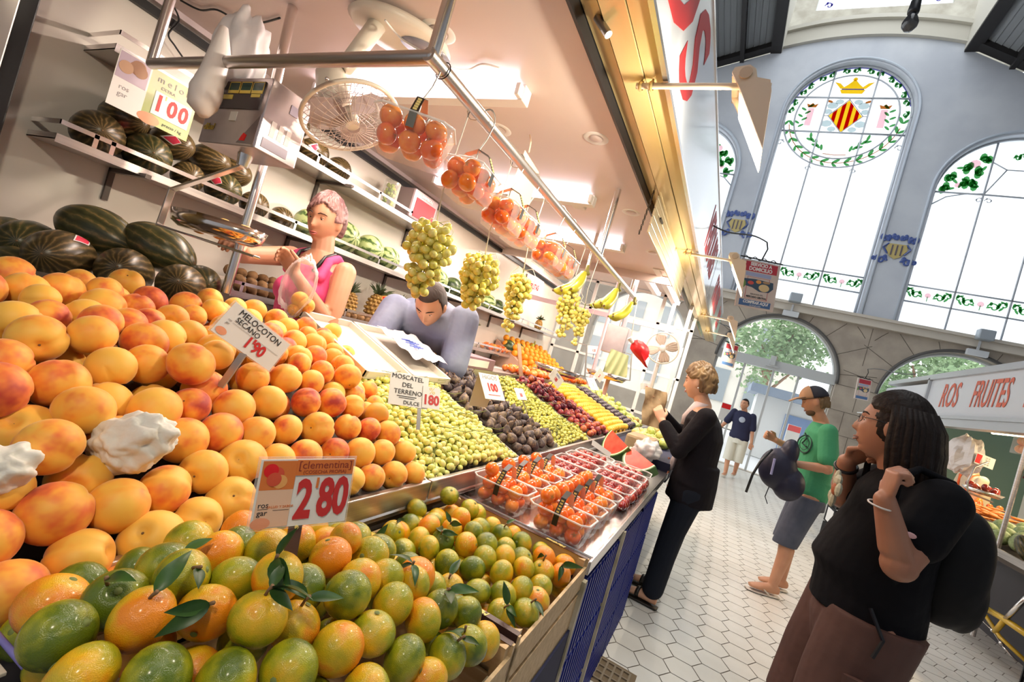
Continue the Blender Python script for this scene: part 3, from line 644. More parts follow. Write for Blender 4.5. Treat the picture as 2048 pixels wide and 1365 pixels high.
cable('cable', 'white fan cable looping from ceiling fan to the rail corner', [at(770, 40, z=2.30), at(800, 75, z=2.28), at(842, 102, d=1.3), at(900, 135, d=1.5), at(935, 140, z=2.35), at(965, 128, z=2.36), at(1000, 136, z=2.36)], .0035, wht)
# ---------------------------------------------------------------- fruit kinds
def fruit_mat(name, cols, scl, rough, coat=0, top=None, bump=None, sss=0, sheen=0, warp=0, bands=(.35, .5, .65)):
    # colours laid in soft patches that differ from fruit to fruit
    m = bpy.data.materials.new(name); m.use_nodes = True; N = m.node_tree.nodes; L = m.node_tree.links; b = N['Principled BSDF']; I = b.inputs
    tc = N.new('ShaderNodeTexCoord'); oi = N.new('ShaderNodeObjectInfo'); mu = N.new('ShaderNodeMath'); mu.operation = 'MULTIPLY'; mu.inputs[1].default_value = 97
    L.new(oi.outputs['Random'], mu.inputs[0]); ad = N.new('ShaderNodeVectorMath'); L.new(tc.outputs['Object'], ad.inputs[0]); L.new(mu.outputs[0], ad.inputs[1])
    no = N.new('ShaderNodeTexNoise'); no.inputs['Scale'].default_value = scl; no.inputs['Detail'].default_value = 3; no.inputs['Roughness'].default_value = .55; L.new(ad.outputs[0], no.inputs['Vector'])
    # shift per fruit
    sh = N.new('ShaderNodeMath'); sh.operation = 'MULTIPLY_ADD'; sh.inputs[1].default_value = warp; 
    f2 = N.new('ShaderNodeMath'); f2.operation = 'FRACT'; L.new(mu.outputs[0], f2.inputs[0]); L.new(f2.outputs[0], sh.inputs[0])
    s2 = N.new('ShaderNodeMath'); s2.operation = 'SUBTRACT'; s2.inputs[1].default_value = warp/2; L.new(no.outputs[0], s2.inputs[0]); L.new(s2.outputs[0], sh.inputs[2])
    cr = N.new('ShaderNodeValToRGB'); e = cr.color_ramp.elements
    for i, c in enumerate(cols):
        if i < 2: el = e[i]; el.position = bands[i]
        else: el = e.new(bands[i])
        el.color = (*c, 1)
    L.new(sh.outputs[0], cr.inputs[0]); L.new(cr.outputs[0], I['Base Color']); I['Roughness'].default_value = rough
    if coat: I['Coat Weight'].default_value = coat; I['Coat Roughness'].default_value = .15
    if sheen: I['Sheen Weight'].default_value = sheen; I['Sheen Roughness'].default_value = .4
    if sss: I['Subsurface Weight'].default_value = sss; I['Subsurface Scale'].default_value = .008
    if bump:
        nb = N.new('ShaderNodeTexNoise'); nb.inputs['Scale'].default_value = bump[0]; L.new(tc.outputs['Object'], nb.inputs['Vector'])
        bp = N.new('ShaderNodeBump'); bp.inputs['Strength'].default_value = bump[1]; bp.inputs['Distance'].default_value = .03; L.new(nb.outputs[0], bp.inputs['Height']); L.new(bp.outputs[0], I['Normal'])
    MC[name] = m; return m
peachm = fruit_mat('peach_skin', [(.92, .50, .07), (.92, .38, .045), (.78, .16, .03), (.45, .035, .02)], .75, .55, bands=(.42, .56, .69, .82), warp=.34, sheen=.25)
clemm = fruit_mat('clementine_skin', [(.10, .15, .006), (.36, .35, .010), (.78, .44, .012), (.85, .25, .008)], .6, .26, coat=.25, bands=(.26, .42, .60, .74), warp=.5, bump=(26, .22))
orangem = fruit_mat('orange_skin', [(.9, .36, .01), (.88, .27, .01)], 1, .35, bands=(.4, .6), bump=(14, .3))
grapem = fruit_mat('white_grape_skin', [(.64, .66, .17), (.84, .80, .30), (.74, .58, .22)], 1.2, .22, bands=(.4, .6, .8), warp=.3, sss=.15)
hgrapem = fruit_mat('hanging_grape_skin', [(.78, .70, .13), (.90, .82, .28)], 1.2, .2, bands=(.4, .6), warp=.3, sss=.15)
figm = fruit_mat('fig_skin', [(.05, .035, .04), (.14, .10, .085), (.3, .22, .13)], 1.6, .6, bands=(.4, .55, .75), warp=.3)
plumm = fruit_mat('red_plum_skin', [(.10, .012, .03), (.32, .035, .05), (.6, .16, .05)], 1, .28, bands=(.35, .55, .75), warp=.5)
yplumm = fruit_mat('yellow_plum_skin', [(.85, .42, .02), (.9, .52, .05)], 1, .35, bands=(.4, .6), warp=.3)
dplumm = fruit_mat('black_plum_skin', [(.02, .012, .02), (.07, .035, .05)], 1.2, .3, bands=(.4, .65), warp=.3)
applem = fruit_mat('green_apple_skin', [(.42, .5, .1), (.6, .62, .2), (.6, .25, .08)], 1, .3, bands=(.4, .6, .85), warp=.4)
tomm = fruit_mat('tomato_skin', [(.86, .13, .015), (.92, .30, .04)], .8, .14, coat=.4, bands=(.4, .7), warp=.4)
dtomm = fruit_mat('date_tomato_skin', [(.28, .015, .012), (.5, .05, .02)], 1, .12, coat=.4, bands=(.4, .7), warp=.4)
stalkm = mat('green_stalk', (.16, .2, .05), .7); bstalk = mat('brown_stalk', (.2, .11, .05), .8)
leafg = mat('citrus_leaf', (.018, .055, .012), .35, var=((.045, .1, .02), 30), rn=.3, spec=.25)

def proto(o): # park the pattern object: it is moved to its first place later
    PROTO.append(o); return o
PROTO = []
def hidden_kill():
    for o in PROTO:
        for c in list(o.children_recursive): bpy.data.objects.remove(c)
        bpy.data.objects.remove(o)
def dimpled(depth, wid, groove=0, squash=1):
    def fn(p):
        q = V(p); t = max(0, p.z)
        d = math.exp(-((p.x*p.x+p.y*p.y)/wid)) if p.z > 0 else 0
        q.z -= depth*d
        if groove and p.x > -.2:
            g = math.exp(-(p.y/.13)**2)*groove*max(0, p.x+.2)
            q *= 1-g
        q.z *= squash; return q
    return fn
def fmesh(name, mats, fn, r=1, nu=20, nv=14, extra=None):
    m = MB(); m.ball((0, 0, 0), r, nu, nv, fn)
    if extra: extra(m)
    return m.mesh(name, mats, True)
peach_me = [fmesh('peach', [peachm, bstalk], dimpled(.24, .05, .09, s), (1, 1.02, 1), 28, 18, lambda m: m.ball((0, 0, .72), (.05, .05, .04), 6, 4, k=1)) for s in (.93, 1.0)]
def calyx(m):
    m.lathe([(0, .885), (.10, .875), (.13, .85)], 7, k=1)
clem_me = [fmesh('clementine', [clemm, stalkm], dimpled(.1, .04, 0, s), 1, 24, 15, calyx) for s in (.86, .92)]
orange_me = [fmesh('orange', [orangem], None, (1, 1, .95), 14, 9)]
grape_me = [fmesh('grape', [grapem], None, (1, 1, 1.1), 10, 7), fmesh('grape', [grapem], None, (1, 1, 1.2), 10, 7)]
def figfn(p):
    q = V(p); 
    if p.z > 0: s = 1-.55*p.z**1.3; q.x *= s; q.y *= s; q.z *= 1.45
    return q*1.0
fig_me = [fmesh('fig', [figm, bstalk], figfn, 1, 14, 10, lambda m: m.cyl((0, 0, 1.35), (.1, 0, 1.7), .14, .1, 6, k=1))]
plum_me = [fmesh('plum', [plumm], dimpled(.12, .05, .05, 1.05), 1, 14, 10)]
yplum_me = [fmesh('yellow_plum', [yplumm], dimpled(.12, .05, .05, 1), 1, 14, 10)]
dplum_me = [fmesh('dark_plum', [dplumm], dimpled(.12, .05, .05, 1), 1, 14, 10)]
apple_me = [fmesh('green_apple', [applem, bstalk], dimpled(.3, .06, 0, .92), 1, 16, 10, lambda m: m.cyl((0, 0, .6), (.05, 0, 1.0), .04, .03, 5, k=1))]
def tomcal(m):
    for k in range(5):
        a = k*1.257; m.add([(0, 0, .83), (math.cos(a-.3)*.14, math.sin(a-.3)*.14, .9), (math.cos(a)*.42, math.sin(a)*.42, .86), (math.cos(a+.3)*.14, math.sin(a+.3)*.14, .9)], [(0, 1, 2, 3)], k=1)
tom_me = [fmesh('tomato', [tomm, stalkm], dimpled(.16, .06, 0, .88), 1, 18, 12, tomcal)]
dtom_me = [fmesh('date_tomato', [dtomm], None, (1, 1, 1.35), 12, 8)]

def seen(p, mg=50):
    v = V(p)-CAM; d = v.dot(CF)
    if d < .08: return False
    x, y = 1024+F*v.dot(CR)/d, 682.5-F*v.dot(CU)/d
    return -mg < x < 2048+mg and -mg < y < 1365+mg
def on_surf(X, Y, S):       # where the sight line of a fruit meets the heap
    d = ray(X, Y); lo = .2
    for k in range(600):
        t = .2+k*.006; p = CAM+d*t
        if p.z < S(p.x, p.y): break
    return p
def relax(P, rs, S, it=30, keep=.55):
    P = np.array(P, float); rs = np.array(rs)
    for _ in range(it):
        D = P[:, None]-P[None]; d = np.sqrt((D**2).sum(2))+1e-9; need = (rs[:, None]+rs[None])*.965
        ov = np.clip(need-d, 0, None); np.fill_diagonal(ov, 0)
        P += (D/d[..., None]*ov[..., None]).sum(1)*.35
    return P
def drop_fill(P, rs, xr, yr, S, B, r, n, seed, ok=None, K=80, lim=.0):
    # let fruits fall one by one into the lowest free pocket between base B and heap top S
    g = np.random.default_rng(seed); P = list(map(list, P)); rs = list(rs); fails = 0; new = 0
    while new < n and fails < 50:
        ri = r*(1+.08*g.standard_normal()) if seed else r; ri = min(max(ri, r*.88), r*1.12)
        X = g.uniform(*xr, K); Y = g.uniform(*yr, K); Z = np.array([B(a, b) for a, b in zip(X, Y)])+ri
        if P:
            A = np.array(P); R_ = np.array(rs)
            d2 = (X[:, None]-A[:, 0])**2+(Y[:, None]-A[:, 1])**2; rr = (R_+ri)*.97
            h = np.where(d2 < rr**2, A[:, 2]+np.sqrt(np.clip(rr**2-d2, 0, None)), -9).max(1); Z = np.maximum(Z, h)
        T = np.array([S(a, b) for a, b in zip(X, Y)]); sc_ = Z-T
        for i in range(K):
            if ok and not ok(X[i], Y[i]): sc_[i] = 9
        i = int(sc_.argmin())
        if sc_[i] > lim: fails += 1; continue
        fails = 0; P.append([X[i], Y[i], Z[i]]); rs.append(ri); new += 1
    return np.array(P), rs
def fill_under(P, rs, xr, yr, S, depth, r, n, seed, ok, tries=9000, k=.93):
    # fruits of the layer below, showing in the gaps of the top one
    g = np.random.default_rng(seed); P = [list(p) for p in P]; rs = list(rs); new = 0
    for _ in range(tries):
        if new >= n: break
        x, y = g.uniform(*xr), g.uniform(*yr)
        if not ok(x, y): continue
        A = np.array(P); R_ = np.array(rs)
        for dz in depth:
            q = np.array([x, y, S(x, y)-dz])
            if (np.sqrt(((A-q)**2).sum(1)) > (R_+r)*k).all(): P.append(list(q)); rs.append(r); new += 1; break
    return np.array(P), rs
def rand_rot(g, up=0):
    if up: return (g.gauss(0, up), g.gauss(0, up), g.random()*6.28)
    return (g.random()*6.28, g.random()*6.28, g.random()*6.28)
def lay(P, rs, meshes, name, label, cat, group, seed=1, up=0, lab=None, mg=50):
    g = random.Random(seed); out = []
    for i, (p, r) in enumerate(zip(P, rs)):
        if not seen(p, mg): out.append(None); g.random(); continue
        o = bpy.data.objects.new(name, g.choice(meshes)); COL.objects.link(o)
        o.matrix_world = TRS(p, rand_rot(g, up), float(r)); WM[o.name] = o.matrix_world.copy()
        l = lab(p, i) if lab else None
        tag(o, l or label, cat, group); out.append(o)
    return out

# ---------------------------------------------------------------- counter
counter = thing('fruit_counter', 'long steel-edged fruit counter with sloping trays facing the aisle', 'counter', (-1.0, 2.5, 0))
m = MB(); m.add([(-.715, .18, .93), (-.715, 5.3, .93), (-.69, 5.3, .90), (-.69, .18, .90)], [(0, 1, 2, 3)])
m.bb(-.712, -.694, .18, 1.165, .885, .962); m.bb(-.712, -.694, 1.172, 3.3, .885, .962); m.bb(-.712, -.694, 3.305, 5.3, .885, .962)
m.build('front_strip', steel, counter, bev=.003)
m = MB(); m.bb(-.70, -.226, 1.365, 3.35, .862, .872); m.bb(-.232, -.222, 1.365, 3.35, .835, .876); m.bb(-.70, -.226, 1.355, 1.365, .84, .876)
m.bb(-.70, -.226, 1.40, 1.404, .872, .878); m.build('steel_shelf', steelb, counter, bev=.002)
m = MB(); m.bb(-1.75, -.705, .1, 5.3, .1, .86); m.build('cabinet', mat('dark_cabinet', (.05, .045, .05), .6), counter)
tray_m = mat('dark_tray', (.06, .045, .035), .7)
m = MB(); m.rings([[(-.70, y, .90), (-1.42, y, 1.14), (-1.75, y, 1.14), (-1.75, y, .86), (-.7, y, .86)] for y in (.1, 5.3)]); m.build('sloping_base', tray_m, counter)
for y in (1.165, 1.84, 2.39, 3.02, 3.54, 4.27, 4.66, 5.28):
    m = MB(); m.rings([[(-.705, y+a, .90), (-1.44, y+a, 1.14), (-1.44, y+a, 1.195), (-.705, y+a, .958)] for a in (-.003, .003)]); m.build('divider', clear('clear_plastic', (.9, .88, .85), .16, .12), counter)
m = MB(); m.bb(-1.62, -1.42, 1.9, 5.3, 1.14, 1.2); m.build('back_ledge', steeld, counter)

# ---------------------------------------------------------------- peaches
PR = .0375
def tray_z(x): return .95+.33*(-.7-x)
def SP(x, y):
    u = -.735-x
    if u < 0: z = .985+1.0*u
    elif u < .27: z = .985+.78*u
    else: z = .985+.78*.27+.19*(u-.27)
    ym = 1.145+(.12 if x < -1.0 else 0)*min(1, (-1.0-x)/.3)+(.1 if x < -1.3 else 0)*min(1, (-1.3-x)/.3)
    z = min(z, tray_z(x)+.035+1.0*max(0, ym-y))
    return z
def SPb(x, y): return max(SP(x, y)-PR*1.15, tray_z(x)-.05 if x > -1.4 else 1.14)
AN = "143,1102;85,1232;211,997;91,1048;283,1071;327,980;397,939;389,1044;459,999;484,926;437,868;507,864;573,860;637,860;364,879;548,914;610,912;668,903;104,908;135,950;41,990;77,860;50,820;153,820;210,850;281,818;366,816;455,812;538,805;612,805;20,1100;30,1165;232,1152;102,776;65,736;89,690;164,698;236,735;290,690;311,738;359,750;396,770;506,756;572,757;622,766;236,790;44,643;102,636;171,636;65,582;113,582;160,568;253,566;253,650;280,620;338,636;335,674;386,680;205,616;24,551;301,602;372,612;427,602;475,618;509,625;540,635;574,657;591,684;625,690;630,715;588,715;427,694;470,700;20,681;665,806;703,814;696,855;743,862;720,908;764,906;805,903;740,955;786,950;825,944;702,962;774,872;500,640;450,655;540,670;500,690;545,705"
def anchors(s, S, r):
    P = [list(on_surf(*map(float, a.split(',')), S)) for a in s.split(';')]
    return relax(P, [r]*len(P), S), [r]*len(P)
P, rs = anchors(AN, SP, PR); g = np.random.default_rng(5); rs = [r*(1+.06*float(g.standard_normal()))*(1.1 if p[1] < .75 and p[0] > -1.1 else 1) for r, p in zip(rs, P)]; nA = len(P)
def upper(x, y):
    v = V((x, y, SP(x, y)))-CAM; d = v.dot(CF); X, Y = 1024+F*v.dot(CR)/d, 682.5-F*v.dot(CU)/d
    return Y > 30+float(np.interp(X, [-100, 0, 250, 430, 500, 640, 2000], [520, 535, 548, 588, 600, 640, 650]))
def okp(x, y): return seen((x, y, SP(x, y)), 60) and upper(x, y) and y < (1.13 if x > -1.0 else 1.25 if x > -1.3 else 1.38)
P, rs = drop_fill(P, rs, (-1.72, -.74), (.16, 1.4), SP, SPb, PR*.95, 190, 3, okp, 160, .016)
np1 = len(P)
P, rs = fill_under(P, rs, (-1.72, -.745), (.16, 1.4), SP, (.004, .02, .032, .045, .055), PR*.93, 290-np1, 4, okp)
print('peaches', np1, len(P))
def plab(p, i):
    if i < 2: return ['large yellow peach with red blush in the left foreground, above the clementines', 'lowest left peach, resting by the white tray corner'][i]
    if i == 2: return 'big red-topped peach just left of the clementina price card'
    if p[0] > -.80 and p[1] > .85: return 'yellow peach in the bottom row along the steel edge, right of the price card'
    if p[1] > 1.0: return 'small looking peach on the far right side of the peach heap'
    if p[0] < -1.35: return 'peach along the back top of the heap below the striped melons'
    if p[0] > -1.0: return 'yellow and red peach on the steep front face of the heap'
    return 'orange peach on the broad upper slope of the heap'
peaches = lay(P, rs, peach_me, 'peach', '', 'peach', 'peaches heaped on the counter', 11, lab=plab)
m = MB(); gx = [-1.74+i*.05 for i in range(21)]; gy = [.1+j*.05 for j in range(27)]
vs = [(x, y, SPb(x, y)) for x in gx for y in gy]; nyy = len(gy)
vs = [(a, b, c-.05) for a, b, c in vs]; m.add(vs, [(i*nyy+j, (i+1)*nyy+j, (i+1)*nyy+j+1, i*nyy+j+1) for i in range(20) for j in range(26)]); m.build('peach_gap_shade', tray_m, counter)  # dark sheet under the heap, paints the shade in the peach gaps

# ---------------------------------------------------------------- clementine crates
Mtx = mat('dark_crate_band', (.06, .03, .025), .35)
def crate(y0, y1, zt, lab, words):
    t = thing('wooden_crate', lab, 'crate', (-.46, (y0+y1)/2, zt-.2)); x0, x1 = -.685, -.226
    m = MB()
    for y in (y0, y1-.009): m.bb(x0, x1, y, y+.009, zt-.06, zt); m.bb(x0, x1, y, y+.009, zt-.2, zt-.075)
    for x in (x0, x1-.007): m.bb(x, x+.007, y0, y1, zt-.085, zt-.022); m.bb(x, x+.007, y0, y1, zt-.2, zt-.1)
    m.build('side_board', wood, t)
    MB().bb(x0, x1, y0, y1, zt-.2, zt-.19).build('bottom_board', wood, t)
    for x in (x0+.007, x1-.027):
        for y in (y0+.009, y1-.029): MB().prism([(x, y), (x+.02, y), (x, y+.02)] if x < -.4 else [(x+.02, y), (x+.02, y+.02), (x, y)], .2, Matrix.Translation((0, 0, zt-.2))).build('corner_post', wood, t)
    m = MB(); m.bb(x0, x1-.004, y0-.0008, y0, zt-.06, zt+.0008); m.bb(x0, x1-.004, y0-.0008, y0+.014, zt, zt+.0012); m.build('printed_band', Mtx, t)
    m = MB(); m.bb(x0, x1-.004, y1, y1+.0008, zt-.06, zt+.0008); m.bb(x0, x1-.004, y1-.014, y1+.0008, zt, zt+.0012); m.build('printed_band', Mtx, t)
    for yy, wd in words:
        Q = TRS((-.34+.46, yy-(y0+y1)/2, .2+.0014), (0, 0, PI))
        text(wd, .017, gold, t, TRS((.13 if 'M' in wd else .02, yy-(y0+y1)/2, .2016), (0, 0, PI)), shear=.3, ext=.0003, off=.0006)
    if len(words) > 1: text('zanez N.', .02, gold, t, TRS((.12, y0-(y0+y1)/2-.001, .175), (-PI/2, 0, PI)) @ Matrix.Rotation(PI, 4, 'X'), shear=.3, ext=.0003)
    return t
crate(.33, .838, .885, 'near open wooden crate of clementines with a brown printed band', [(.832, 'Martinez')])
crate(.852, 1.345, .891, 'second wooden crate of clementines beside the steel shelf', [(.858, 'Martinez'), (1.339, 'Martinez')])
m = MB(); m.bb(-.69, -.22, .25, 1.36, .0, .69); solo(m, 'crate_stand', 'low dark stand under the clementine crates', 'stand', mat('navy_cloth', (.012, .014, .05), .8))
CRr = .031
def SC(x, y):
    if y < .838:
        dx, dy = (x+.47)/.30, (y-.42)/.40
        return .874+.17*max(0, 1-dx*dx)*max(0, 1-dy*dy)**.6
    dx, dy = (x+.46)/.24, (y-1.1)/.27
    return .868+.03*max(0, 1-dx*dx)*max(0, 1-dy*dy)
AC = "248,1195;343,1135;441,1110;530,1102;426,1235;540,1175;612,1193;571,1317;575,1262;310,1260;215,1325;298,1338;449,1334;145,1288;492,1251;662,1115;488,1168;646,1048;385,1160;720,1162;786,1209;761,1100;808,1104;839,1080;740,1035;783,1028;834,1018;870,1049;899,1059;959,1059;1005,1071;933,1090;972,1090;785,1066;819,1052;884,1083;894,1127;945,1139;979,1121;1012,1117;1041,1121;1041,1086;1080,1141;1128,1155;1007,1151;908,1179;962,1186;996,1189;1036,1179;1080,1179;1000,1230;1072,1233;1078,1206;829,1172;846,1240;877,1216;685,1288;747,1278;798,1312;890,1319;938,1291;716,1356;855,1353;668,1216"
P, rs = anchors(AC, SC, CRr); nC = len(P)
for p in P: p[0] = min(max(p[0], -.645), -.262); p[1] = p[1] if abs(p[1]-.845) > .04 else (.803 if p[1] < .845 else .889)
extra = [list(at(899, 992, x=-.60)), list(at(940, 1018, x=-.55))]
def okc(x, y): return seen((x, y, SC(x, y)), 60) and abs(y-.845) > .038 and y < 1.305
P, rs = drop_fill(P, rs, (-.65, -.262), (.27, 1.305), SC, lambda x, y: SC(x, y)-CRr*1.3, CRr, 190, 9, okc, 160, .014)
nc1 = len(P)
P, rs = fill_under(P, rs, (-.65, -.262), (.27, 1.305), SC, (.004, .016, .028, .04, .05), CRr*.95, 290-nc1, 10, okc)
print('clementines', nc1, len(P))
def clab(p, i):
    if p[1] > .845: return 'green and yellow clementine lying in the second crate'
    return 'green to orange clementine heaped in the near crate under the price card'
clem = lay(P, rs, clem_me, 'clementine', '', 'clementine', 'clementines in the two crates', 21, lab=clab)
for i, (X, Y, w_) in enumerate(((899, 992, 38), (940, 1018, 37), (834, 1018, 42))):
    p = at(X, Y, z=.925-.01*i); o = bpy.data.objects.new('clementine', clem_me[0]); COL.objects.link(o); o.matrix_world = TRS(p, (.4, .3, i), .029)
    tag(o, ['lone orange clementine sitting on the steel edge strip', 'orange clementine with leaves at the far corner of the second crate', 'orange clementine against the steel strip, right of the price card'][i], 'clementine', 'clementines in the two crates')
def leaf_mesh(l=.05, w=.014, bend=.3):
    m = MB(); n = 7; vs = []
    for i in range(n+1):
        t = i/n; hw = w*math.sin(PI*min(1, t**.8)); z = -bend*l*t*t
        vs += [(t*l, -hw, z+abs(hw)*.35), (t*l, 0, z), (t*l, hw, z+abs(hw)*.35)]
    fs = []
    for i in range(n):
        a = i*3; fs += [(a, a+3, a+4, a+1), (a+1, a+4, a+5, a+2)]
    m.add(vs, fs); return m
leaf_me = [leaf_mesh(.05, .0095, b).mesh('leaf', [leafg], True) for b in (.15, .45, .7)]
stalk_me = MB().tube([(0, 0, 0), (.002, 0, .008), (.006, .001, .017)], [.0022, .0018, .0024], 6).mesh('stalk', [bstalk], True)
g = random.Random(4)
def sprig(o, n, s=1):           # stalk and leaves growing from the top of one clementine
    M = o.matrix_world; r = M.to_scale()[0]; up = (CAM-M.translation).normalized()*.55+V((g.uniform(-.5, .5), g.uniform(-.5, .5), .75)); up.normalize()
    base = M.translation+up*r*.86; Q = frame(base, up)
    c = bpy.data.objects.new('stalk', stalk_me); COL.objects.link(c); c.parent = o; c.matrix_local = M.inverted() @ Q
    for k in range(n):
        L_ = Q @ TRS((.004, 0, .012), (g.uniform(-.6, .6), g.uniform(-.9, .1), g.random()*6.28), s*g.uniform(.7, 1.1))
        c = bpy.data.objects.new('leaf', g.choice(leaf_me)); COL.objects.link(c); c.parent = o; c.matrix_local = M.inverted() @ L_
for i in (0, 1, 4, 5, 8, 9, 14, 17, 18, 24, 28, 30, 35, 42, 43, 45, 50, 51, 53, 55, 59, 60):
    if i < nC and clem[i]: sprig(clem[i], 1+(i % 3), .9)
# ---------------------------------------------------------------- bands of fruit along the counter
def band(y0, y1, bump=.03, z0=.985, x1=-1.4, edge=.0):
    def S(x, y):
        v = (y-y0)/(y1-y0); return z0+.33*(-.735-x)+bump*math.sin(PI*min(1, max(0, v)))-max(0, (-x-1.33))*.5
    return S
# white muscat grapes: bunches lying against each other
random.seed(3); gg = random.Random(8)
def bunch_heap(y0, y1, cols, rows, rg, n, seed, single, lab_fn, group, mesh_list, name, xb=-1.38):
    cs = []
    for i in range(cols):
        for j in range(rows):
            cs.append((-.80-(i+.5*(j % 2)*.6)*((-.72-xb-.04)/cols)+gg.uniform(-.02, .02), y0+.05+(j+.5)*(y1-y0-.1)/rows+gg.uniform(-.03, .03)))
    base = band(y0, y1, .03, .965)
    def S(x, y): return base(x, y)+.028*max(math.exp(-((x-a)**2+(y-b)**2)/.0032) for a, b in cs)
    P, rs = drop_fill([], [], (xb, -.725), (y0+.015, y1-.015), S, lambda x, y: S(x, y)-rg*3.0, rg, n, seed, lambda x, y: seen((x, y, S(x, y)), 20), 90, .002)
    groups = {}
    for p, r in zip(P, rs):
        k = min(range(len(cs)), key=lambda q: (p[0]-cs[q][0])**2+(p[1]-cs[q][1])**2); groups.setdefault(k, []).append((p, r))
    for k, L_ in sorted(groups.items()):
        if len(L_) < 5: continue
        c = V((cs[k][0], cs[k][1], S(*cs[k])+.0)); t = thing(name, lab_fn(k, c), 'grapes', c, group)
        m = MB(); m.tube([c+V((-.05, -.02, -.02)), c+V((-.01, .0, .012)), c+V((.03, .015, .016)), c+V((.05, .035, .03))], [.0018, .0016, .0014, .0012], 5)
        for p, r in L_[::4]:
            q = V(p); m.tube([c+V((0, 0, .0)), (c+q)/2+V((0, 0, .006)), q+V((0, 0, r*.1))], .0007, 4)
        m.build('stem', stalkm, t)
        if single:
            for p, r in L_:
                o = bpy.data.objects.new('grape', gg.choice(mesh_list)); COL.objects.link(o); o.parent = t
                o.matrix_local = TRS(V(p)-c, rand_rot(gg), float(r))
        else:
            m = MB()
            for p, r in L_: m.ball(p, r, 8, 6)
            m.build('grapes', mesh_list[0].materials[0], t, smooth=True)
    return len(P)
n1 = bunch_heap(1.18, 1.83, 4, 6, .0112, 1150, 4, True, lambda k, c: 'bunch of white muscat grapes %s' % (('low by the steel edge beside the peaches', 'low by the steel edge, behind the tomato boxes')[c.y > 1.5] if c.x > -.9 else ('high on the slope beside the peaches', 'high on the slope next to the figs')[c.y > 1.5]), 'muscat grape bunches on the counter', grape_me, 'grape_bunch', -1.2)
n2 = bunch_heap(2.40, 3.01, 3, 5, .0105, 900, 6, False, lambda k, c: 'bunch of small pale grapes between the figs and the red plums', 'pale grape bunches between figs and plums', [fmesh('pale_grape', [mat('pale_grape_skin', (.66, .64, .16), .25, var=((.52, .5, .08), 20), sss=.1)], None)], 'pale_grape_bunch')
print('grapes', n1, n2)
def simple_band(y0, y1, r, n, meshes, name, lab, group, seed, bump=.03, x1=-1.38, up=0, cat=None, z0=.985, off=2.0):
    S = band(y0, y1, bump, z0)
    P, rs = drop_fill([], [], (x1, -.728), (y0+r, y1-r), S, lambda x, y: S(x, y)-r*off, r, n, seed, lambda x, y: seen((x, y, S(x, y)), 10), 60, .004)
    lay(P, rs, meshes, name, lab, cat or name.replace('_', ' '), group, seed, up, mg=10); print(name, len(P))
simple_band(1.86, 2.37, .0235, 230, fig_me, 'fig', 'dark ripe fig in the clear tray between the two kinds of grapes', 'figs heaped in the clear tray', 31, up=.6)
simple_band(3.05, 3.52, .0225, 230, plum_me, 'plum', 'dark red plum in the heap between the pale grapes and yellow plums', 'red plums on the counter', 32)
def rows_band(y0, y1, r, meshes, name, lab, group, cat, x1=-1.3, z0=.99):
    P = []; S = band(y0, y1, .012, z0); i = 0; x = -.735
    while x > x1:
        y = y0+r+(r if i % 2 else 0)
        while y < y1-r*.9:
            P.append((x, y, S(x, y)-(.0 if i else .004))); y += 2*r*.99
        x -= 2*r*.82; i += 1
    P += [(a+.0, b+r, c-r*1.35) for a, b, c in P[::3]]
    lay(P, [r]*len(P), meshes, name, lab, cat, group, 33, mg=10); print(name, len(P))
rows_band(3.56, 4.25, .0285, yplum_me, 'yellow_plum', 'round yellow plum stacked in even rows beside the red plums', 'yellow plums in rows', 'plum')
rows_band(4.29, 4.64, .0275, dplum_me, 'dark_plum', 'black plum stacked in even rows beyond the yellow plums', 'black plums in rows', 'plum')
simple_band(4.68, 5.26, .034, 80, apple_me, 'green_apple', 'small green apple in the last tray behind the customer\'s paper', 'green apples in the last tray', 35, cat='apple')
# red tomatoes and peppers heaped behind the plums
def mound(c, rx, ry, h, r, n, meshes, name, lab, cat, group, seed):
    S = lambda x, y: c[2]+h*max(0, 1-((x-c[0])/rx)**2-((y-c[1])/ry)**2)**.7
    ok = lambda x, y: ((x-c[0])/rx)**2+((y-c[1])/ry)**2 < 1 and seen((x, y, S(x, y)), 10)
    P, rs = drop_fill([], [], (c[0]-rx, c[0]+rx), (c[1]-ry, c[1]+ry), S, lambda x, y: max(c[2], S(x, y)-2.3*r), r, n, seed, ok, 60, .006)
    lay(P, rs, meshes, name, lab, cat, group, seed, mg=10)
mound((-1.5, 3.55, 1.2), .14, .5, .05, .03, 80, tom_me, 'tomato', 'loose red tomato heaped on the back ledge behind the plums', 'tomato', 'loose tomatoes on the back ledge', 41)
mound((-1.5, 4.7, 1.2), .14, .42, .06, .033, 60, tom_me, 'tomato', 'loose red tomato on the back ledge behind the black plums', 'tomato', 'loose tomatoes behind black plums', 42)
mound((-1.5, 2.5, 1.195), .12, .33, .05, .012, 10, grape_me, 'loose_grape', 'single pale grape dropped on the back ledge', 'grape', 'dropped grapes', 43)
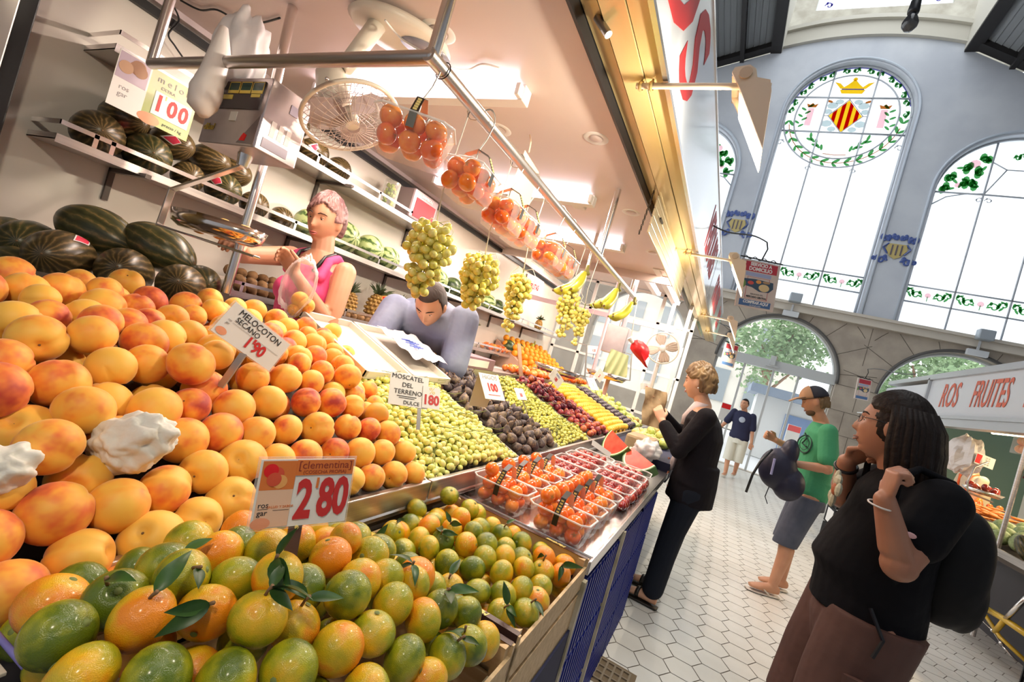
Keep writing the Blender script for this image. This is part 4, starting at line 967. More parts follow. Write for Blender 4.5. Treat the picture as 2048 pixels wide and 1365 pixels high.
# oranges on the sloping rack by the wall
rk = thing('orange_rack', 'sloping rack against the back wall piled with oranges', 'rack', (-2.2, 5.1, 1.0))
m = MB(); m.rings([[(-2.42, y, 1.0), (-1.85, y, 1.0), (-1.85, y, 1.13), (-2.42, y, 1.42)] for y in (4.55, 5.75)]); m.build('slope', mat('rack_pink', (.5, .3, .22), .6), rk)
m = MB(); m.bb(-1.85, -1.82, 4.55, 5.75, 1.0, 1.17); m.build('lip', steeld, rk)
P = []
for i in range(7):
    for j in range(15): P.append((-1.89-i*.072, 4.6+(j+.5*(i % 2))*.075, 1.17+i*.038+.0))
    for j in range(0, 15, 2): P.append((-1.92-i*.072, 4.64+(j+.5*(i % 2))*.075, 1.235+i*.038))
lay(P, [.037]*len(P), orange_me, 'orange', 'orange stacked on the sloping rack at the back wall', 'orange', 'oranges on the wall rack', 44, mg=10)

# ---------------------------------------------------------------- white display boxes behind the muscat grapes
def white_tray(x0, x1, y0, y1, z, slope, lab, mt=wht, h=.035, nm='display_box'):
    t = thing(nm, lab, 'box', ((x0+x1)/2, (y0+y1)/2, z)); M = Matrix.Translation(((x0+x1)/2, (y0+y1)/2, z)) @ Matrix.Rotation(slope, 4, 'Y')
    L_, W_ = (x1-x0), (y1-y0)
    MB().box((0, 0, 0), (L_, W_, .006), M=M).build('bottom', mt, t)
    for s_ in (-1, 1): MB().box((s_*(L_/2-.006), 0, h/2), (.012, W_, h), M=M).build('end_wall', mt, t, bev=.002)
    for s_ in (-1, 1): MB().box((0, s_*(W_/2-.006), h/2), (L_, .012, h), M=M).build('side_wall', mt, t, bev=.002)
    return t
offw = mat('cream_box', (.74, .68, .6), .5)
white_tray(-1.60, -1.16, 1.29, 1.56, 1.215, .32, 'empty white sloping box beside the peach heap', offw, .03)
white_tray(-1.60, -1.16, 1.57, 1.86, 1.215, .32, 'second empty white box, with a printed bag lying in it', offw, .03)
t = thing('printed_bag', 'thin white carrier bag with blue print lying in the white box', 'bag', (-1.4, 1.78, 1.27))
m = MB(); n = 14
vs = [(-1.52+i*.02, 1.66+j*.022, 1.285-.33*(i*.02-.1)+.006*math.sin(i*1.3+j)+.004*math.cos(j*2.1)) for i in range(n) for j in range(n)]
m.add(vs, [(i*n+j, (i+1)*n+j, (i+1)*n+j+1, i*n+j+1) for i in range(n-1) for j in range(n-1)]); m.build('sheet', mat('bag_white', (.8, .8, .84), .4), t, smooth=True)
m = MB(); 
for k in range(9): m.tube([(-1.42+.01*k, 1.74+.02*(k % 3), 1.292-.003*k), (-1.40+.008*k, 1.78+.015*(k % 4), 1.294-.003*k)], .003, 4)
m.build('blue_print', mat('blue_print', (.1, .15, .5), .5), t)
bk = at(625, 735, x=-1.2)
t = thing('steel_bracket', 'bent steel tray edge sticking out between peaches and grapes', 'bracket', at(628, 738, d=1.5))
a, b = at(588, 742, d=1.40), at(672, 728, d=1.52)
m = MB(); M = frame((a+b)/2, (0, 0, 1), b-a); m.box((0, 0, 0), ((b-a).length, .012, .028), M=M); m.box((0, .02, -.012), ((b-a).length, .05, .004), M=M); m.build('edge', steel, t, bev=.002)

# ---------------------------------------------------------------- clear boxes of tomatoes
plast = clear('clear_box', (.95, .9, .88), .07, .08, .38)
rimm = clear('box_rim', (.95, .93, .92), .45, .15)
def tray_parts(t, L_=.2, W_=.12, H=.085, band_=True):
    # local: bottom at z=0, open top, slightly wider above
    m = MB(); b = .82
    def ring(s, z, ch=.02):
        x, y = L_/2*s, W_/2*s; return [V(p) for p in ((x-ch, -y, z), (x, -y+ch, z), (x, y-ch, z), (x-ch, y, z), (-x+ch, y, z), (-x, y-ch, z), (-x, -y+ch, z), (-x+ch, -y, z))]
    m.rings([ring(b, 0), ring(1, H)], cap=False); m.add(ring(b, 0), [tuple(range(8))])
    m.build('tub', plast, t, local=True)
    m = MB(); m.tube(ring(1.02, H, .022), .003, 6, closed=True); m.build('rim', rimm, t, local=True)
    if band_:
        def handle(y, mt, nm, hh):
            m = MB(); pts = [(-.0, -W_/2-.001, H-.035), (0, -W_/2-.003, H), (0, -W_*.3, H+hh*.75), (0, 0, H+hh), (0, W_*.3, H+hh*.75), (0, W_/2+.003, H), (0, W_/2+.001, H-.035)]
            return pts
        pts = handle(0, 0, '', .06); k = 3
        m = MB(); m.rings([[V(p)+V((-.009, 0, 0)), V(p)+V((.009, 0, 0)), V(p)+V((.009, 0, .0012)), V(p)+V((-.009, 0, .0012))] for p in pts[:k+1]]); m.build('black_handle', mat('black_band', (.02, .015, .012), .4), t, local=True, label='black printed half of the handle')
        m = MB(); m.rings([[V(p)+V((-.009, 0, 0)), V(p)+V((.009, 0, 0)), V(p)+V((.009, 0, .0012)), V(p)+V((-.009, 0, .0012))] for p in pts[k:]]); m.build('pale_handle', mat('pale_band', (.75, .6, .5), .4), t, local=True, label='pale half of the handle')
        m = MB()
        for i in range(5):
            p = V(pts[1]).lerp(V(pts[2]), .15+i*.17); m.box(p+V((0, -.0012, .0006)), (.009, .0012, .005))
        m.build('printing', gold, t, local=True)
def tomatoes(M, n, r, L_, W_, seed, lab, grp, meshes=tom_me, nm='tomato', cat='tomato', H=.085):
    g_ = random.Random(seed); P = []
    nx = max(1, round((L_*.86)/(2*r))); ny = max(1, round((W_*.86)/(2*r))); k = 0
    for lz in range(4):
        for i in range(nx):
            for j in range(ny):
                if k >= n: break
                z = r*(1+1.6*lz)+.004
                P.append(((i-(nx-1)/2)*2*r*1.02+g_.uniform(-.003, .003)+(r*.4 if lz == 1 else 0)*(1 if i < nx/2 else -1)*.3, (j-(ny-1)/2)*2*r*1.0+g_.uniform(-.002, .002), z)); k += 1
    for p in P:
        o = bpy.data.objects.new(nm, g_.choice(meshes)); COL.objects.link(o)
        o.matrix_world = M @ TRS(p, rand_rot(g_, .8), r*g_.uniform(.94, 1.03)); tag(o, lab, cat, grp)
def tomato_box(M, lab, tl, grp, L_=.2, W_=.12, n=16, r=.025, seed=1, band_=True):
    t = thing('tomato_box', lab, 'box of tomatoes', M=M, group=grp); tray_parts(t, L_, W_, band_=band_)
    tomatoes(M, n, r, L_, W_, seed, tl, 'tomatoes in clear boxes'); return t
# on the steel shelf: two rows
for i in range(4):
    y = 1.46+i*.135; M = TRS((-.585, y, .873), (0, -.0, .0))
    tomato_box(M, '%s clear box of orange tomatoes in the inner row on the shelf' % ['nearest', 'second', 'third', 'fourth'][i], 'orange tomato inside a clear box of the inner row', 'clear tomato boxes on the steel shelf', .2, .125, 13, .0262, 50+i)
for i in range(4):
    y = 1.44+i*.133; M = TRS((-.36, y, .873), (0, 0, -.03))
    tomato_box(M, '%s clear box of orange tomatoes in the outer row, by the aisle edge' % ['nearest', 'second', 'third', 'fourth'][i], 'orange tomato inside a clear box of the outer row', 'clear tomato boxes on the steel shelf', .2, .125, 14, .0262, 60+i)
for i in range(4):      # dark date tomatoes
    y = 2.05+i*.17
    for k, x in enumerate((-.56, -.35)):
        if k == 0 and i > 3: continue
        M = TRS((x, y, .873), (0, 0, .02*i)); t = thing('date_tomato_box', 'clear box of small dark red tomatoes, %s row, %s from the camera' % (('inner', 'outer')[k], ('first', 'second', 'third', 'fourth')[i]), 'box of tomatoes', M=M, group='boxes of dark small tomatoes'); tray_parts(t, .2, .155, .08, False)
        tomatoes(M, 36, .0195, .23, .18, 80+i*2+k, 'small dark red tomato inside a clear box on the steel shelf', 'small dark tomatoes', dtom_me, 'small_tomato')
# hanging boxes under the rail
hookm = mat('hook_wire', (.6, .55, .5), .3, .9)
def s_hook(p, lab, yaw=0, s=1):
    m = MB(); pts = [(0, 0, .022)]; pts = [(.02*math.cos(a), 0, .0+.02*math.sin(a)) for a in [PI*.95-i*PI*1.05/8 for i in range(9)]]
    pts += [(.012, 0, -.03), (-.002, 0, -.055)]+[(.014*math.cos(a)+.012, 0, -.07+.014*math.sin(a)) for a in [PI*.9+i*PI*1.0/8 for i in range(9)]]
    m.tube(pts, .0018, 6, M=TRS(p, (0, 0, yaw), s)); return solo(m, 's_hook', lab, 'hook', hookm, group='hooks on the rail', smooth=True)
for i, (y, rz, dx, lb) in enumerate(((.80, .45, 0, 'hanging clear box of tomatoes nearest the rail corner'), (1.035, .2, .02, 'second hanging box of tomatoes, right of the nearest one'), (1.29, .15, 0, 'third hanging box of tomatoes, in the middle of the row'), (1.43, .1, .0, 'fourth hanging box of tomatoes, overlapping the third'), (1.72, .1, 0, 'fifth hanging box of tomatoes, left of the bananas'), (1.87, .1, 0, 'sixth hanging box of tomatoes, closest to the bananas'))):
    z = 1.765; M = TRS((-.79+dx, y, z), (0, .02, rz+1.45 if i else .55))
    tomato_box(M, lb, 'orange tomato inside a hanging clear box', 'hanging tomato boxes', .165 if i else .18, .12, 12, .0262, 70+i)
    s_hook((-.79+dx, y, 1.995), 'wire hook holding the %s hanging tomato box' % ['first', 'second', 'third', 'fourth', 'fifth', 'sixth'][i], .8, (1, 1, 1.62))

# hanging bunches of grapes on white strings
def hang_bunch(x, y, zt, zb, wd, n, seed, lab, skin=None, cz=None, top=2.0, nm='hanging_grape_bunch', grp='grape bunches hung on strings'):
    g_ = np.random.default_rng(seed); t = thing(nm, lab, 'grapes', (x, y, zt), grp); H_ = zt-zb; P = []
    tries = 0; r = .0118
    lobe = [(0, 0, .25, 1), (.35, .2, .3, .6), (-.35, .1, .35, .6), (.1, -.1, .6, .7), (0, .05, .9, .35)]
    while len(P) < n and tries < 9000:
        tries += 1; k = g_.integers(len(lobe)); lx, ly, lz, lr = lobe[k]
        v = g_.standard_normal(3); v /= np.linalg.norm(v); rad = wd*.5*lr*(g_.uniform(.72, 1))
        p = np.array([lx*wd*.55+v[0]*rad, ly*wd*.5+v[1]*rad*.8, -lz*H_+v[2]*rad*1.15])
        if not -H_ < p[2] < .01: continue
        if P and (np.linalg.norm(np.array(P)-p, axis=1) < r*1.72).any(): continue
        P.append(p)
    c = V((x, y, zt)); me = fmesh('grape', [skin or hgrapem], None, (1, 1, 1.12), 12, 8)
    m = MB(); m.tube([c+V((0, 0, .02)), c+V((.004, 0, -H_*.35)), c+V((0, .005, -H_*.9))], [.003, .0022, .0012], 6)
    for p in P[::3]: m.tube([c+V((0, 0, p[2]+.012)), c+V(p*.6)+V((0, 0, p[2]*.4+.004)), c+V(p)], .0009, 4)
    m.build('stem', stalkm, t)
    g2 = random.Random(seed)
    for p in P:
        o = bpy.data.objects.new('grape', me); COL.objects.link(o); o.parent = t; o.matrix_local = TRS(p, rand_rot(g2), r*g2.uniform(.88, 1.1))
    m = MB(); m.tube([(x, y, zt+.01), (x-.01, y, zt+.1), (x+.0, y, top)], .0018, 5)
    for k in (-1, 1): m.tube([(x, y, zt+.015), (x+k*.03, y+.01, zt+.03), (x+k*.055, y+.01, zt+.0), (x+k*.05, y, zt-.05)], .0014, 5)
    m.tube([(x+.02*math.cos(a), y+.003*i, top+.02*math.sin(a)) for i, a in enumerate([j*PI/5 for j in range(11)])], .0016, 5)
    m.build('string', string, t, smooth=True)
hang_bunch(-.80, .985, 1.66, 1.475, .135, 100, 101, 'nearest bunch of pale grapes hanging on a white string, left of the row')
hang_bunch(-.80, 1.265, 1.655, 1.49, .13, 95, 102, 'second hanging bunch of pale grapes, in the middle')
hang_bunch(-.80, 1.56, 1.685, 1.46, .10, 80, 103, 'third, narrower hanging bunch of pale grapes, behind the second one')
hang_bunch(-.80, 2.14, 1.74, 1.52, .12, 80, 104, 'fourth hanging bunch of pale grapes, below the bananas')
hang_bunch(-.80, 2.38, 1.72, 1.50, .08, 55, 105, 'fifth hanging bunch, slim, right of the one below the bananas')
# bananas
banm = mat('banana_skin', (.62, .58, .05), .4, var=((.35, .42, .04), 6, .45, .7), rn=.15)
def bananas(x, y, z, n, lab, rz=0, s=1):
    s0 = s*1.28
    t = thing('banana_bunch', lab, 'bananas', (x, y, z), 'banana bunches hanging from the rail')
    MB().tube([(x, y, z+.03), (x, y, z), (x+.01, y, z-.02)], [.008, .012, .016], 8).build('crown', mat('banana_crown', (.25, .22, .05), .6), t, smooth=True)
    for k in range(n):
        s = s0*(1 if k % 2 else .86); a = rz+(k-(n-1)/2)*.30+.6; m = MB(); P = []; rr_ = []
        for i in range(11):
            u = i/10; th = .15+u*1.35; q = V((-(.105*(math.cos(.15)-math.cos(th)))-.012, 0, -.125*(math.sin(th)-math.sin(.15))))*s
            P.append(Matrix.Rotation(a, 3, 'Z') @ q+V((x, y, z-.01))); rr_.append(s*.02*min(1, .45+2.2*u, 4.5*(1-u)+.25))
        m.tube(P, rr_, 7); m.build('banana', [banm], t, smooth=True)
        m = MB(); m.ball(P[-1], .006*s, 6, 4); m.build('banana_tip', bstalk, t)
    m = MB(); m.tube([(x, y, z+.02), (x-.01, y, 1.99)], .0015, 5); m.build('string', string, t)
bananas(-.79, 2.22, 1.885, 5, 'nearer bunch of yellow green bananas hanging from the rail', .3)
bananas(-.75, 2.75, 1.93, 6, 'second bunch of bananas near the end of the rail', .1); bananas(-.72, 3.12, 1.93, 6, 'farthest bunch of bananas with dark tips', -.4)

# ---------------------------------------------------------------- watermelon wedges
def wedge(p, rz, tilt, lab, s=.13):
    t = thing('watermelon_wedge', lab, 'watermelon', p, 'cut watermelon pieces'); M = TRS(p, (tilt, .15, rz))
    n = 20; A = [PI+i*PI/n for i in range(n+1)]
    def slab(r0, r1, mt, nm, y0=-.03, y1=.03):
        m = MB()
        if r0 == 0: m.prism([(r1*math.cos(a), r1*math.sin(a)) for a in A], y1-y0, M @ Matrix.Rotation(PI/2, 4, 'X') @ Matrix.Translation((0, 0, y0)))
        else:
            for a, b in zip(A, A[1:]): m.prism([(r0*math.cos(a), r0*math.sin(a)), (r1*math.cos(a), r1*math.sin(a)), (r1*math.cos(b), r1*math.sin(b)), (r0*math.cos(b), r0*math.sin(b))], y1-y0, M @ Matrix.Rotation(PI/2, 4, 'X') @ Matrix.Translation((0, 0, y0)))
        return m.build(nm, mt, t)
    slab(0, s*.87, mat('melon_flesh', (.72, .05, .03), .25, var=((.8, .12, .07), 12)), 'flesh'); slab(s*.87, s*.94, mat('melon_pith', (.8, .78, .5), .4), 'pith'); slab(s*.94, s, mat('melon_rind', (.06, .16, .03), .3), 'rind')
wedge((-.50, 2.92, 1.03), -.9, -.5, 'larger cut watermelon wedge with bright red flesh beside the plums', .14)
wedge((-.33, 2.78, .99), -.7, -.75, 'smaller watermelon wedge in front of the customer', .12)
t = thing('paper_bag', 'brown paper on the counter behind the watermelon wedges', 'bag', (-.45, 3.4, .95))
m = MB(); m.box((-.45, 3.4, .97), (.2, .25, .16)); m.build('bag', mat('kraft_paper', (.45, .32, .18), .7, bump=(20, .4)), t, bev=.02)
m = MB(); m.ball((-.37, 3.12, 1.0), (.085, .1, .07), 28, 20, lambda p: p*(1+.35*noise.noise(V(p)*2.2)+.12*noise.noise(V(p)*6))); solo(m, 'white_bag', 'crumpled white plastic bag beside the watermelon wedges', 'bag', mat('thin_white_plastic', (.75, .7, .68), .35), smooth=True)
m = MB(); m.bb(-.70, -.226, 3.36, 5.3, .80, .93); solo(m, 'outer_shelf', 'dark outer ledge of the counter behind the customer', 'ledge', mat('navy_cloth', (.012, .014, .05), .8))
mound((-.47, 4.35, .93), .2, .55, .09, .04, 60, apple_me, 'pear', 'pale green pear heaped on the outer ledge beyond the customer', 'pear', 'pears on the outer ledge', 45)

# stacked blue crates below the steel shelf
bluep = mat('blue_plastic', (.015, .03, .26), .35)
def blue_crate(x1, y0, z0, L_=.5, H=.26, lab='', mt=bluep, w_=.38, side=-1, cat='crate', grp='stacked blue crates under the counter', nm='plastic_crate'):
    t = thing(nm, lab, cat, (x1, y0, z0), grp); x0 = x1+side*w_; a, b = min(x0, x1), max(x0, x1)
    m = MB()
    for z, h in ((z0, .035), (z0+H-.045, .04), (z0+H*.5, .02)):
        m.bb(a, b, y0, y0+.012, z, z+h); m.bb(a, b, y0+L_-.012, y0+L_, z, z+h); m.bb(a, a+.012, y0, y0+L_, z, z+h); m.bb(b-.012, b, y0, y0+L_, z, z+h)
    m.build('rim', mt, t)
    m = MB()
    n_ = 12
    for i in range(n_+1):
        y = y0+.006+i*(L_-.012)/n_
        m.bb(x1-.006, x1+.006, y-.006, y+.006, z0, z0+H-.01)
    for i in range(9):
        x = a+.006+i*(w_-.012)/8
        for yy in (y0+.006, y0+L_-.006): m.bb(x-.006, x+.006, yy-.005, yy+.005, z0, z0+H-.01)
    m.build('lattice', mt, t)
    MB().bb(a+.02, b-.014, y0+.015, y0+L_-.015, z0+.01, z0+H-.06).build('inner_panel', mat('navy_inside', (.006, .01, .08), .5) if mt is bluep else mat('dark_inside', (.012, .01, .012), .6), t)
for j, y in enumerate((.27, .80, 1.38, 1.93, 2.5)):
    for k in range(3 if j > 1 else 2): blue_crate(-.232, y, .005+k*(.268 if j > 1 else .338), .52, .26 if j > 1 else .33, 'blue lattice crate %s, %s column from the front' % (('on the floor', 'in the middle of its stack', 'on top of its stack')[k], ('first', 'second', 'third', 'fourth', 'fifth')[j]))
for i, y in enumerate((.795, 1.345, 1.915)):
    m = MB(); m.bb(-.25, -.215, y-.018, y+.006, .005, .83); solo(m, 'wooden_stake', '%s pale wooden slat standing between the blue crates' % ['nearest', 'middle', 'farthest'][i], 'slat', mat('worn_wood', (.55, .48, .36), .7, var=((.3, .26, .16), 9)))
a, b, c_ = at(-40, 1230, d=.50), at(50, 1335, d=.45), at(75, 1400, d=.45)
t = thing('tray_corner', 'white and blue edged corner of a tray at the lower left picture corner', 'tray', b)
m = MB(); M_ = frame((a+b)/2, b-a, (0, 0, 1)); m.box((0, .03, -.0), (.004, .035, (b-a).length), M=M_ @ Matrix.Translation((0, 0, 0))); m.build('side', mat('ivory_plastic', (.55, .5, .42), .4), t, bev=.001)
m = MB(); m.cyl(a, b, .003, n=10); m.build('blue_rim', mat('violet_rim', (.2, .18, .5), .3), t, smooth=True)
def qcard_(TL, TR, BL, d):
    a, b, c = at(*TL, d=d), at(*TR, d=d), at(*BL, d=d); X = b-a; W_ = X.length; X.normalize(); Y = V((0, 0, 1)); X = (X-Y*X.dot(Y)).normalized(); Z = X.cross(Y); H_ = (a-c).length
    return Matrix(((X.x, Y.x, Z.x, a.x+X.x*W_/2), (X.y, Y.y, Z.y, a.y+X.y*W_/2), (X.z, Y.z, Z.z, a.z-H_/2), (0, 0, 0, 1))), W_, H_
# ---------------------------------------------------------------- wall shelves
def shelf(z, y0, y1, lab, posts, rail=True, x0=-2.2, w_=.25):
    t = thing('produce_shelf', lab, 'shelf', (-2.45, y0, z), 'steel wall shelves')
    m = MB(); m.bb(-2.45, x0, y0, y1, z-.004, z); m.bb(x0-.004, x0, y0, y1, z-.012, z+.018); m.bb(-2.45, x0, y0, y0+.003, z-.004, z+.018); m.build('plate', steel, t)
    if rail:
        m = MB(); m.bb(x0-.003, x0, y0, y1, z+.052, z+.068); m.bb(-2.45, x0, y0, y0+.003, z+.052, z+.068); m.build('guard_rail', steelb, t)
        for y in posts: MB().bb(x0-.003, x0, y, y+.014, z, z+.066).build('rail_post', steelb, t)
    y = y0+.25
    while y < y1:
        m = MB(); m.bb(-2.45, -2.435, y, y+.02, z-.14, z-.004); m.bb(-2.45, x0+.05, y, y+.02, z-.02, z-.004); m.build('wall_bracket', mat('dark_bracket', (.1, .08, .07), .5, .4), t); y += .85
    return t
shelf(1.655, .655, 5.9, 'long steel wall shelf carrying striped melons and watermelons', [.75, .80, 1.6, 2.25, 3.1, 3.8, 4.6, 5.3])
shelf(2.035, .735, 2.9, 'upper steel wall shelf with melons, a jar and a small radio', [1.62, 2.1], rail=True)
shelf(1.27, 1.38, 6.0, 'lower steel wall shelf with pineapples and brown fruit', [1.42, 1.64, 2.1, 2.44, 3.1, 3.8, 4.3])
shelf(.985, 2.1, 3.3, 'bottom steel wall shelf behind the bending seller', [2.2, 2.9])
t = thing('drawer_cabinet', 'low white drawer unit with round handles against the back wall', 'drawers', (-2.1, 4.2, .1))
MB().bb(-2.4, -1.92, 3.4, 5.2, .1, 1.13).build('body', wht, t, bev=.006)
for i in range(3):
    for j in range(2):
        d_ = MB().bb(-1.922, -1.912, 3.44+i*.59, 3.99+i*.59, .55+j*.28, .81+j*.28).build('drawer', wht, t, bev=.004)
        WM[d_.name] = WM[t.name]; h = MB().tube([(-1.90, 3.66+i*.59, .70+j*.28), (-1.885, 3.69+i*.59, .69+j*.28), (-1.885, 3.74+i*.59, .69+j*.28), (-1.90, 3.77+i*.59, .70+j*.28)], .006, 6).build('drawer_handle', steeld, t)

# ---------------------------------------------------------------- melons
def melon_mat(name, c1, c2, c3, nstripe, sharp):
    m = bpy.data.materials.new(name); m.use_nodes = True; N = m.node_tree.nodes; L = m.node_tree.links; b = N['Principled BSDF']
    tc = N.new('ShaderNodeTexCoord'); sp = N.new('ShaderNodeSeparateXYZ'); L.new(tc.outputs['Object'], sp.inputs[0])
    at_ = N.new('ShaderNodeMath'); at_.operation = 'ARCTAN2'; L.new(sp.outputs[0], at_.inputs[0]); L.new(sp.outputs[1], at_.inputs[1])
    no = N.new('ShaderNodeTexNoise'); no.inputs['Scale'].default_value = 3.2; no.inputs['Detail'].default_value = 4
    oi = N.new('ShaderNodeObjectInfo'); ad = N.new('ShaderNodeVectorMath'); L.new(tc.outputs['Object'], ad.inputs[0]); L.new(oi.outputs['Random'], ad.inputs[1]); L.new(ad.outputs[0], no.inputs['Vector'])
    ma = N.new('ShaderNodeMath'); ma.operation = 'MULTIPLY'; ma.inputs[1].default_value = nstripe; L.new(at_.outputs[0], ma.inputs[0])
    mb_ = N.new('ShaderNodeMath'); mb_.operation = 'MULTIPLY_ADD'; mb_.inputs[1].default_value = 7; L.new(no.outputs[0], mb_.inputs[0]); L.new(ma.outputs[0], mb_.inputs[2])
    si = N.new('ShaderNodeMath'); si.operation = 'SINE'; L.new(mb_.outputs[0], si.inputs[0])
    cr = N.new('ShaderNodeValToRGB'); e = cr.color_ramp.elements; e[0].position = .0; e[0].color = (*c1, 1); e[1].position = sharp; e[1].color = (*c2, 1); q = e.new(min(1, sharp+.2)); q.color = (*c3, 1)
    mr = N.new('ShaderNodeMapRange'); mr.inputs[1].default_value = -1; L.new(si.outputs[0], mr.inputs[0])
    n2 = N.new('ShaderNodeTexNoise'); n2.inputs['Scale'].default_value = 9; L.new(tc.outputs['Object'], n2.inputs['Vector']); mu = N.new('ShaderNodeMath'); mu.operation = 'MULTIPLY_ADD'; mu.inputs[1].default_value = .5; 
    L.new(n2.outputs[0], mu.inputs[0]); L.new(mr.outputs[0], mu.inputs[2]); s2 = N.new('ShaderNodeMath'); s2.operation = 'SUBTRACT'; s2.inputs[1].default_value = .25; L.new(mu.outputs[0], s2.inputs[0])
    L.new(s2.outputs[0], cr.inputs[0]); L.new(cr.outputs[0], b.inputs['Base Color']); b.inputs['Roughness'].default_value = .32; MC[name] = m; return m
toad = melon_mat('striped_melon_skin', (.03, .033, .012), (.07, .065, .022), (.17, .115, .04), 15, .84)
toadb = melon_mat('brown_melon_skin', (.045, .032, .014), (.10, .07, .024), (.21, .13, .055), 18, .8)
wmel = melon_mat('watermelon_skin', (.05, .10, .03), (.22, .32, .10), (.42, .50, .22), 8, .35)
wmeld = melon_mat('dark_watermelon_skin', (.015, .035, .015), (.03, .06, .02), (.08, .12, .04), 8, .5)
kinds = {}
for k, mm in (('a', toad), ('b', toadb), ('w', wmel), ('d', wmeld)):
    def fn(p):
        q = V(p); q.z *= 1; s = 1-.10*abs(p.z)**3; a = math.atan2(p.x, p.y); s *= 1+.006*math.sin(a*11); q.x *= s; q.y *= s; return q
    kinds[k] = fmesh('melon', [mm, bstalk], fn, 1, 40, 22, lambda m: m.ball((0, 0, .985), (.045, .045, .03), 8, 5, k=1))
pinkst = mat('pink_sticker', (.75, .05, .1), .3); whst = mat('white_sticker', (.85, .8, .8), .3)
def melon(p, ax, r, l, kind, lab, stick=None, cat='melon', grp='striped melons', nm='striped_melon'):
    M = frame(p, ax) @ Matrix.Rotation(rnd.random()*6, 4, 'Z') @ Matrix.Diagonal((r, r, l, 1))
    o = bpy.data.objects.new(nm, kinds[kind]); COL.objects.link(o); o.matrix_world = M; WM[o.name] = M; tag(o, lab, cat, grp)
    if stick:           # lozenge sticker wrapped on the skin, facing the given direction
        d = V(stick).normalized(); ax_ = V(ax).normalized(); side = ax_.cross(d).normalized()
        def surf(u, v, k=1.012):
            q = (d+ax_*u+side*v).normalized(); loc = M.inverted().to_3x3() @ q; loc.normalize(); return M @ (loc*k)
        for nm_, s, kk, mt in (('sticker', 1, 1.010, whst), ('sticker_print', .82, 1.016, pinkst)):
            m = MB(); n = 6; g_ = []
            for i in range(n+1):
                for j in range(n+1):
                    a, b = i/n*2-1, j/n*2-1; g_.append(surf((a+b)*.33*s, (a-b)*.13*s, kk))
            m.add(g_, [(i*(n+1)+j, (i+1)*(n+1)+j, (i+1)*(n+1)+j+1, i*(n+1)+j+1) for i in range(n) for j in range(n)])
            me = m.mesh(nm_, [mt], True, M.inverted()); c = bpy.data.objects.new(nm_, me); COL.objects.link(c); c.parent = o
    return o
tc_ = (CAM-V((-2, .9, 1.3))).normalized()
# heap beside the peaches: centre pixel, depth, axis, radius, half length
HM = [((195, 465), 1.66, (.75, .35, -.12), .088, .15, 'a', 'large striped melon with a pink sticker on top of the left heap', (-.2, .3, 1)),
      ((125, 437), 1.88, (.9, .3, .1), .085, .14, 'a', 'dark melon at the back of the left heap, behind the stickered one', None),
      ((320, 497), 1.70, (.8, .5, -.25), .082, .135, 'a', 'smooth dark green melon lying at the right end of the heap', None),
      ((122, 515), 1.50, (.95, -.75, .05), .088, .13, 'b', 'striped melon end on with a pink sticker, in front of the heap', (.5, .3, .9)),
      ((60, 492), 1.62, (.85, -.5, .1), .088, .14, 'a', 'dark striped melon left of the end-on melon', None),
      ((12, 480), 1.72, (.8, -.3, .1), .09, .14, 'a', 'melon cut by the left edge of the picture', (0, .2, 1)),
      ((250, 545), 1.58, (.95, -.65, .2), .082, .12, 'b', 'striped melon seen end on, low in the middle of the heap', None),
      ((362, 572), 1.60, (.9, -.6, .2), .074, .11, 'b', 'smallest striped melon at the lower right of the heap', None),
      ((398, 568), 1.72, (.9, -.2, .1), .07, .10, 'a', 'melon half hidden behind the smallest striped melon', None),
      ((28, 545), 1.50, (.9, .2, 0), .085, .12, 'a', 'melon low at the far left, behind the peaches', None)]
for p, d, ax, r, l, k, lb, st in HM: melon(at(*p, d=d), ax, r, l, k, lb, st)
m = MB(); m.bb(-2.44, -1.76, .6, 1.36, .14, 1.13); solo(m, 'melon_stand', 'pale stand against the wall that holds the melon heap', 'stand', mat('cream_box', (.74, .68, .6), .5))
# on the long shelf
sm = [(.79, .082, 'b', (0, .6, .6)), (.955, .083, 'a', None), (1.115, .064, 'b', None), (1.27, .076, 'a', (.6, -.7, .2)), (1.43, .066, 'b', None), (1.585, .058, 'b', (.2, .9, 0))]
for i, (y, r, k, st) in enumerate(sm):
    melon((-2.30, y, 1.657+r), (1, -.25, .05), r, r*1.25, k, ['leftmost striped melon on the long shelf, seen end on', 'second and biggest striped melon on the long shelf', 'third, smaller striped melon on the long shelf', 'striped melon with a red sticker on the long shelf', 'plain melon just right of the red-stickered one on the shelf', 'small dark melon last in the row before the watermelons'][i], st)
for i, (y, z, x, lb) in enumerate(((.88, 1.85, -2.38, 'melon behind the hanging melon price card'), (1.05, 1.84, -2.36, 'red-stickered melon end peeping out right of the melon price card'), (1.215, 1.845, -2.37, 'melon on the second layer under the scale box'), (1.33, 1.84, -2.38, 'brown melon behind the neck of the scale'))):
    melon((x, y, z), (.9, .3, 0), .07, .1, 'b', lb, (.8, -.3, 0) if i == 1 else None)
